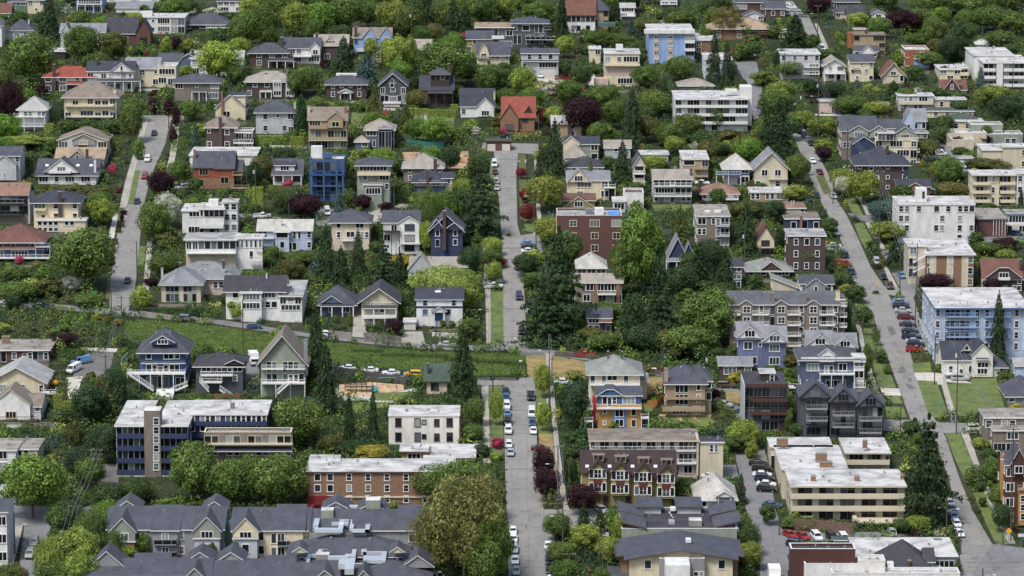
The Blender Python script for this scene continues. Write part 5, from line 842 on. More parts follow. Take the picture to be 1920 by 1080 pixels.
# right street
V_([(1530, 330), (1545, 365)], [(1545, 330), (1560, 365)], GB); V_([(1585, 375), (1600, 402)], [(1602, 372), (1618, 404)]); V_([(1602, 420), (1612, 448), (1624, 468)], [(1618, 418), (1632, 444), (1648, 468)])
P_([(1608, 370), (1625, 404)], [(1618, 370), (1634, 404)]); P_([(1622, 418), (1652, 468)], [(1630, 418), (1662, 468)]); V_([(1655, 500), (1672, 540)], [(1663, 500), (1684, 540)], SW)
V_([(1600, 565), (1612, 590), (1618, 625)], [(1622, 565), (1636, 590), (1642, 625)]); V_([(1618, 630), (1626, 655)], [(1646, 630), (1656, 655)]); V_([(1636, 675), (1645, 725)], [(1660, 675), (1680, 727)]); V_([(1654, 744), (1658, 756)], [(1688, 744), (1692, 756)]); V_([(1660, 764), (1664, 784)], [(1694, 764), (1700, 782)])
P_([(1605, 610), (1616, 660), (1628, 700), (1642, 742), (1648, 785)], [(1614, 610), (1624, 660), (1636, 700), (1650, 742), (1656, 785)])
V_([(1710, 682), (1714, 700)], [(1744, 680), (1748, 700)]); V_([(1720, 715), (1732, 750), (1742, 782)], [(1756, 716), (1768, 750), (1780, 783)]); V_([(1772, 722), (1782, 780)], [(1868, 706), (1888, 780)], None, .12); V_([(1822, 706), (1822, 722)], [(1868, 700), (1868, 722)], None, .1)
P_([(1722, 600), (1740, 650), (1756, 690), (1770, 740), (1784, 792)], [(1732, 600), (1750, 650), (1766, 690), (1781, 740), (1796, 792)])
V_([(1772, 813), (1790, 860), (1812, 905)], [(1800, 813), (1820, 860), (1832, 905)]); P_([(1802, 813), (1836, 900), (1852, 940), (1890, 1020)], [(1816, 813), (1846, 900), (1866, 940), (1904, 1020)]); V_([(1824, 926), (1848, 980), (1868, 1022)], [(1846, 922), (1866, 970), (1892, 1020)])
P_([(1744, 930), (1752, 1005)], [(1760, 930), (1770, 1005)]); V_([(1528, 140), (1540, 170)], [(1536, 130), (1550, 165)], GB); V_([(1530, 72), (1536, 84)], [(1540, 72), (1546, 82)]); P_([(1527, 45), (1550, 100)], [(1533, 45), (1558, 100)])
P_([(8, 985), (0, 1080)], [(44, 985), (20, 1080)]); V_([(980, 150), (978, 166)], [(1020, 152), (1016, 168)], M('grass', '#84854e')); V_([(660, 210), (656, 240)], [(690, 212), (686, 242)], None, .1); V_([(776, 215), (778, 262)], [(795, 215), (797, 262)], None, .1); V_([(800, 215), (802, 262)], [(852, 220), (850, 255)], None, .1)
V_([(700, 738), (690, 752)], [(775, 735), (770, 752)]); V_([(645, 754), (648, 770)], [(730, 756), (725, 765)], None, .1); V_([(1210, 780), (1240, 800)], [(1330, 782), (1350, 800)], None, .1); V_([(1222, 384), (1228, 398)], [(1298, 384), (1290, 396)], None, .1); V_([(1842, 480), (1838, 520)], [(1905, 478), (1840, 540)], None, .1); V_([(1205, 755), (1212, 780)], [(1216, 755), (1228, 775)], None, .1)
V_([(0, 232), (0, 250)], [(60, 244), (50, 254)], GB, .1); P_([(795, 212), (797, 256)], [(800, 212), (802, 256)])
S('bare_earth', [(755, 286), (758, 312)], [(878, 284), (880, 318)], M('grass', '#9a8a74'), .1); S('bare_earth', [(1235, 778), (1240, 792)], [(1335, 776), (1330, 790)], M('grass', '#9c8a6a'), .1)
S('manhole_patch', [(1668, 640), (1672, 652)], [(1680, 640), (1684, 654)], RD2, .067, mask=False); S('manhole_patch', [(1662, 612), (1668, 626)], [(1674, 612), (1682, 628)], DK, .067, mask=False)
S('manhole_patch', [(1690, 686), (1682, 700)], [(1694, 688), (1700, 698)], DK, .067, mask=False); S('manhole_patch', [(1692, 703), (1694, 712)], [(1702, 704), (1702, 712)], RD2, .067, mask=False); S('manhole_patch', [(1697, 720), (1706, 731)], [(1704, 720), (1720, 728)], DK, .067, mask=False)
BANK = ([(236, 600), (300, 603), (400, 611), (480, 624), (600, 640), (700, 651), (800, 660), (900, 663), (984, 663)], [(232, 640), (330, 656), (400, 660), (480, 668), (600, 685), (700, 690), (770, 699), (900, 707), (984, 705)])
S('grass_bank', *BANK, M('grass', '#44592c'), .1)
rp = random.Random(9)      # tar patches and trench repairs on the carriageways
for L_, R_, n_ in (([(943, 715), (948, 900), (955, 1080)], [(1003, 715), (1012, 900), (1036, 1080)], 16), ([(926, 290), (941, 450), (944, 650)], [(971, 290), (976, 450), (988, 650)], 10), ([(206, 560), (222, 425), (262, 280)], [(246, 560), (264, 425), (308, 280)], 9), ([(1505, 300), (1590, 500), (1667, 680), (1780, 900)], [(1532, 300), (1630, 500), (1710, 680), (1800, 900)], 14), ([(1810, 1030), (1815, 1075)], [(1910, 1035), (1915, 1075)], 5)):
    for i in range(n_):
        t = rp.random(); a, c = lerp_pts(L_, t), lerp_pts(R_, t); u = rp.uniform(.08, .75); w_ = rp.uniform(.04, .2); hh = rp.choice((1.5, 2.5, 4, 7)); x0 = a[0]+(c[0]-a[0])*u; x1 = a[0]+(c[0]-a[0])*(u+w_)
        if rp.random() < .3: x0, x1, hh = a[0]+1, c[0]-1, 1.1
        S('road_patch', [(x0, a[1]), (x0+rp.uniform(-.6, .6), a[1]+hh)], [(x1, a[1]+rp.uniform(-.3, .3)), (x1+rp.uniform(-.6, .6), a[1]+hh)], rp.choice((RD2, DK, RD2)), .08+i*.0004, mask=False, cols=2, steps=2)
# ---- retaining walls and fences
def wall(label, pts, h, mat, name='retaining_wall', cat='retaining wall', th=.35, below=.8):
    mb = MB(); P = [ground(*p) for p in pts]
    for a, b in zip(P, P[1:]):
        d = (b-a); d.z = 0; n = Vector((-d.y, d.x, 0)).normalized()*th/2; k = len(mb.v); i = mb.mi(mat)
        for q in (a, b):
            for s in (-1, 1):
                for z in (-below, h): mb.v.append((q.x+n.x*s, q.y+n.y*s, q.z+z))
        mb.f += [[k, k+1, k+5, k+4], [k+2, k+6, k+7, k+3], [k+1, k+3, k+7, k+5], [k, k+2, k+3, k+1], [k+4, k+5, k+7, k+6]]; mb.m += [i]*5
    return tag(mb.build(name), label, cat)
WC_ = M('stone', '#8d8980'); CW = M('wall', '#8b867e')
wall('dark retaining wall below the four parked white cars', [(626, 700), (700, 712), (762, 722)], 1.9, M('wall', '#4c4b49'))
wall('rubble stone wall in front of the beige craftsman house', [(682, 640), (730, 645), (752, 648)], 2.4, M('stone', '#7a746c'))
wall('concrete wall below slate-roofed bungalow', [(618, 632), (660, 636)], 1.8, CW)
wall('white wall below the garden of navy-roofed white house', [(810, 632), (860, 634)], 1.3, M('wall', '#cfccc4'))
wall('long concrete wall beside hedge under twin grey hipped roofs', [(262, 591), (330, 600), (397, 605)], 1.2, CW)
wall('brown rockery wall beside row of parked red cars', [(1490, 996), (1550, 998), (1600, 1003)], 2.6, M('stone', '#6f5c50'))
wall('rock wall under the tall conifers by red pickup', [(1040, 668), (1100, 672), (1180, 690), (1240, 704)], 1.3, M('stone', '#5a554d'))
wall('pale wall below white house with arched window', [(-10, 800), (60, 802), (110, 800)], 1.2, M('stone', '#7d786f'))
wall('wooden fence beside the taupe hipped house', [(1214, 764), (1232, 764), (1244, 752)], 1.8, M('wood', '#a8703f'), 'fence', 'fence', .08, .1)
wall('white fence beside blue house upper deck', [(228, 688), (240, 676)], 2.2, M('trim', '#dddddd'), 'fence', 'fence', .08, .1)
wall('grey board fence beside the large lawn', [(1873, 716), (1880, 745), (1893, 770)], 1.5, M('wood', '#77716a'), 'fence', 'fence', .08, .1)
wall('low white fence in front of tan three-storey house', [(492, 277), (575, 279)], .9, M('trim', '#c9c9b8'), 'fence', 'fence', .06, .1)
wall('low concrete wall below the pale grey garage house', [(975, 150), (1010, 156), (1050, 162)], .9, CW)
wall('dark green construction fence around the building site', [(762, 270), (800, 276), (832, 276)], 1.8, M('trim', '#2d6a60'), 'fence', 'fence', .06, .1)
wall('cream boundary wall below cream modern house', [(1112, 168), (1140, 168)], 1.6, M('wall', '#c9c0b4'))
wall('stone kerb wall along the lower left driveway', [(160, 706), (176, 700), (215, 713)], .8, CW)
wall('grey metal guard rail at the dead end street', [(975, 668), (1020, 667)], 1.0, M('metal', '#9a9da2'), 'guard_rail', 'guard rail', .06, 0)

fr = random.Random(21); nf_ = 0
for b in BLD:
    if b.root['category'] != 'house' or not 120 < b.py < 1000 or fr.random() < .35: continue
    s_ = scale_at(b.p); off = fr.uniform(5, 9)*s_*.28; y = b.py+off; x0 = b.x0-fr.uniform(0, 6); x1 = b.x1+fr.uniform(0, 6)
    if fr.random() < .5: x0 += (x1-x0)*fr.uniform(.1, .5)
    if any(inpoly(x, y+d, P) for P in MASK for x in (x0, (x0+x1)/2, x1) for d in (-2, 2)): continue
    p = ground((x0+x1)/2, y)
    if any(xa-1 < p.x+dx < xb+1 and ya-1 < p.y < yb+1 for c in BLD for (xa, xb, ya, yb) in c.foot for dx in (-3, 0, 3)): continue
    k = fr.choice((('grey board fence', 'fence', M('wood', '#7d776e'), .07, 1.1), ('white picket fence', 'fence', M('trim', '#c9c9c4'), .07, .8), ('concrete garden wall', 'retaining wall', CW, .3, 1.0), ('rough stone garden wall', 'retaining wall', M('stone', '#857e74'), .4, 1.1), ('brown board fence', 'fence', M('wood', '#7b5a41'), .07, 1.2)))
    wall(' '.join((k[0]+' in front of the '+b.label).split()), [(x0, y+fr.uniform(-1, 1)), ((x0+x1)/2, y), (x1, y+fr.uniform(-1, 1))], k[4], k[2], k[1].replace(' ', '_'), k[1], k[3], .6); nf_ += 1
print('FENCES', nf_)
# ================= vegetation
NR = np.random.RandomState(5)
def leaves(cent, nrm, size, aspect=1.0):
    n = len(cent); a = NR.normal(size=(n, 3)); nn = nrm+NR.normal(size=(n, 3))*.55; nn /= np.linalg.norm(nn, axis=1)[:, None]+1e-9
    u = np.cross(nn, a); u /= np.linalg.norm(u, axis=1)[:, None]+1e-9; v = np.cross(nn, u)
    s = (size*NR.uniform(.6, 1.35, n))[:, None] if np.isscalar(size) else (size*NR.uniform(.7, 1.3, n))[:, None]
    sk = NR.uniform(-.3, .3, (n, 1))*s
    V = np.stack([cent-u*s*.5*aspect, cent-v*s*.5+u*sk, cent+u*s*.5*aspect, cent+v*s*.5-u*sk], 1).reshape(-1, 3)
    return V
def quadmesh(name, V, mat):
    n = len(V)//4; me = bpy.data.meshes.new(name)
    me.vertices.add(len(V)); me.vertices.foreach_set('co', V.astype(np.float32).ravel())
    me.loops.add(4*n); me.loops.foreach_set('vertex_index', np.arange(4*n, dtype=np.int32))
    me.polygons.add(n); me.polygons.foreach_set('loop_start', np.arange(0, 4*n, 4, dtype=np.int32)); me.polygons.foreach_set('loop_total', np.full(n, 4, dtype=np.int32))
    me.materials.append(mat); me.update(calc_edges=True); me.validate(); return me
LEAF = M('leaf'); BARK = M('wood', '#5b4d40')
def shell(cx, r, n, squash=1.0):
    d = NR.normal(size=(n, 3)); d /= np.linalg.norm(d, axis=1)[:, None]; k = NR.uniform(.62, 1.08, (n, 1))
    p = np.array(cx)+d*k*r*np.array([1, 1, squash]); return p, d
def crown_broad(nl, n, size, base=.14, spread=.34, lr=(.13, .22), top=1.0):
    P = []; N = []; hz = (top-base)/2; c0 = np.array([0, 0, base+hz])
    for i in range(nl):
        t = math.acos(1-2*(i+.5)/nl); ph = i*2.39996+NR.uniform(-.3, .3); r = NR.uniform(*lr)
        d = np.array([math.sin(t)*math.cos(ph), math.sin(t)*math.sin(ph), math.cos(t)])
        k = NR.uniform(.8, 1.08); c = c0+d*np.array([spread*k, spread*k, (hz-r*.75)*k])
        p, q = shell(c, r, n//nl, .8); P.append(p); N.append(q*.6+d*.6)
    p, q = shell(c0, .3, n//8, hz/.36); P.append(p); N.append(q)
    P = np.concatenate(P); P[:, 2] = np.clip(P[:, 2], .02, 1.04); return leaves(P, np.concatenate(N), size)
def crown_conifer(n, layers, size, droop=.25, rag=.3, base=.04, power=.9, wid=.5):
    P = []; N = []; S = []
    for L in range(layers):
        f = L/(layers-1); z = base+(1-base)*f**.95; R = wid*(1-f)**power*(1+NR.uniform(-rag, rag)*.6)+.012
        nb = max(4, int(13*(1-f)+4)); m = max(4, int(n/layers*(1.5*(1-f)+.25)/nb)); rot = NR.uniform(0, 6.3)
        for b in range(nb):
            ph = rot+6.283*b/nb+NR.uniform(-.25, .25); r = R*NR.uniform(1-rag, 1.1)
            t = np.sqrt(NR.uniform(0.03, 1, m)); w = (1-t)*.5+.18
            x = t*r; side = NR.normal(size=m)*r*.16*w*2; zz = z-droop*r*t**1.6+NR.normal(size=m)*.006+NR.uniform(-.5, .5, m)/layers*.5
            P.append(np.stack([x*math.cos(ph)-side*math.sin(ph), x*math.sin(ph)+side*math.cos(ph), zz], 1))
            N.append(np.tile([math.cos(ph)*.35, math.sin(ph)*.35, .8], (m, 1)))
    P = np.concatenate(P); P[:, 2] = np.clip(P[:, 2], 0.01, 1.02); return leaves(P, np.concatenate(N), size, 1.25)
def crown_weep(n, size):
    P = []; N = []
    for i in range(70):
        ph = i*2.4; r = .46*math.sqrt((i+.5)/70); z0 = .62+.36*math.cos(r/.5*1.4); m = n//70; t = NR.uniform(0, 1, m)
        z = z0-t*NR.uniform(.25, .6); P.append(np.stack([r*(1+.12*t)*math.cos(ph)+NR.normal(size=m)*.02, r*(1+.12*t)*math.sin(ph)+NR.normal(size=m)*.02, np.clip(z, .05, 1)], 1)); N.append(np.tile([math.cos(ph), math.sin(ph), .3], (m, 1)))
    return leaves(np.concatenate(P), np.concatenate(N), size, .6)
def crown_hedge(n, size):
    u = NR.uniform(-.5, .5, (n, 3)); f = NR.randint(0, 5, n); nm = np.zeros((n, 3))
    for i in range(n):
        a, s = ((0, 1), (0, -1), (1, 1), (1, -1), (2, 1))[f[i]]; u[i, a] = s*.48+NR.normal()*.012; nm[i, a] = s*2
    u[:, 2] += .5; return leaves(u, nm, size)
PROTO = {
 'B': [quadmesh('crown', crown_broad(nl, 9000, .032), LEAF) for nl in (13, 17, 22, 28)],
 'C': [quadmesh('crown', crown_conifer(9000, l, .03, dr, rg, power=pw), LEAF) for l, dr, rg, pw in ((20, .25, .34, .62), (26, .38, .34, .55), (12, .12, .5, .66))],
 'P': [quadmesh('crown', crown_broad(nl, 7500, .031, .08, .3, (.12, .18)), LEAF) for nl in (14, 20)],
 'W': [quadmesh('crown', crown_weep(11000, .026), LEAF)],
 'T': [quadmesh('crown', crown_broad(nl, 9500, .019, .12, .36, (.1, .2)), LEAF) for nl in (16, 22)],
 'S': [quadmesh('shrub', crown_broad(nl, 2600, .06, .0, .3, (.16, .26)), LEAF) for nl in (7, 10, 14)],
 'H': [quadmesh('hedge', crown_hedge(4500, .04), LEAF)],
}
TC = {'g': '#6b8242', 'l': '#96a74e', 'd': '#445b3a', 'p': '#41262f', 'r': '#84363a', 'k': '#c44f70', 'y': '#ada245', 'o': '#6c703f', 'b': '#58706b', 'w': '#bfc4ae', 'n': '#80804a', 'm': '#576f3d', 'e': '#394d33', 't': '#b46a58', 'v': '#71903f', 'f': '#a0b05c'}
CN = {'g': 'mid green', 'l': 'lime green', 'd': 'dark green', 'p': 'dark purple', 'r': 'deep red', 'k': 'bright pink flowering', 'y': 'golden yellow', 'o': 'olive green', 'b': 'blue-green', 'w': 'white blossoming', 'n': 'brownish', 'm': 'deep green', 'e': 'blackish green', 't': 'coral flowering', 'v': 'fresh green', 'f': 'pale yellow-green'}
KN = {'B': ('broadleaf_tree', 'tree', 'round-crowned tree'), 'C': ('conifer_tree', 'tree', 'conifer'), 'P': ('upright_tree', 'tree', 'upright tree'), 'W': ('weeping_tree', 'tree', 'weeping tree'), 'T': ('open_tree', 'tree', 'thin-crowned tree'), 'S': ('shrub', 'shrub', 'rounded shrub'), 'H': ('hedge', 'hedge', 'clipped hedge')}
VEG = []
def plant(kind, c, px, yt, yb, w, h_w=None):
    p = ground(px, yb); s = scale_at(p); cw = w/s; H_ = max((yb-yt)/s/math.cos(PIT+(yb-540)/FPX)-cw*.1, .5)
    v = rnd.randrange(len(PROTO[kind]))
    if kind == 'C': v = 2 if c == 'g' or w >= 64 else v % 2
    me = PROTO[kind][v]; nm, cat, ds = KN[kind]
    col = srgb(TC[c]); j = rnd.uniform(.82, 1.15); col = tuple(max(0, x*j*rnd.uniform(.94, 1.06))*.8 for x in col)
    tilt = rnd.uniform(0, 6.28)
    if kind in 'SH':
        o = link(nm, me, None, (p.x, p.y, p.z-.15)); o.scale = (cw, (min(max(cw*.5, 1.6), 2.4) if kind == 'H' else cw*rnd.uniform(.8, 1)), H_*(1.05)); 
        if kind == 'S': o.rotation_euler[2] = tilt
        o.color = (*col, 1); root = o
    else:
        root = bpy.data.objects.new(nm, None); COL.objects.link(root); root.location = p; root.rotation_euler[2] = tilt
        o = link('crown', me, root); o.scale = (cw*1.13, cw*1.13, H_*1.03); o.color = (*col, 1)
        k = ('trunk', kind in 'CP', kind == 'T'); 
        if k not in WC:
            m = MB(); m.tube((0, 0, -.06), (0.01, 0, .45), .022, .016, BARK, 8); m.tube((0.01, 0, .45), (-.01, .01, .9), .016, .004, BARK, 8)
            if not k[1]:
                for i in range(14 if k[2] else 7):
                    a = i*2.4; z = .22+.045*i if not k[2] else .2+.035*i; l = .2+.08*(i % 3)
                    e = (math.cos(a)*l, math.sin(a)*l, z+.2+.05*(i % 2)); m.tube((0, 0, z), e, .009, .004, BARK, 5)
                    m.tube(e, (e[0]*1.5, e[1]*1.4, e[2]+.13), .004, .0015, BARK, 4)
            WC[k] = m.mesh('trunk')
        t = link('trunk', WC[k], root); t.scale = (max(cw, 1.5), max(cw, 1.5), H_)
    VEG.append(dict(o=root, kind=kind, c=c, x=px, yt=yt, yb=yb, w=w, h=H_)); return root
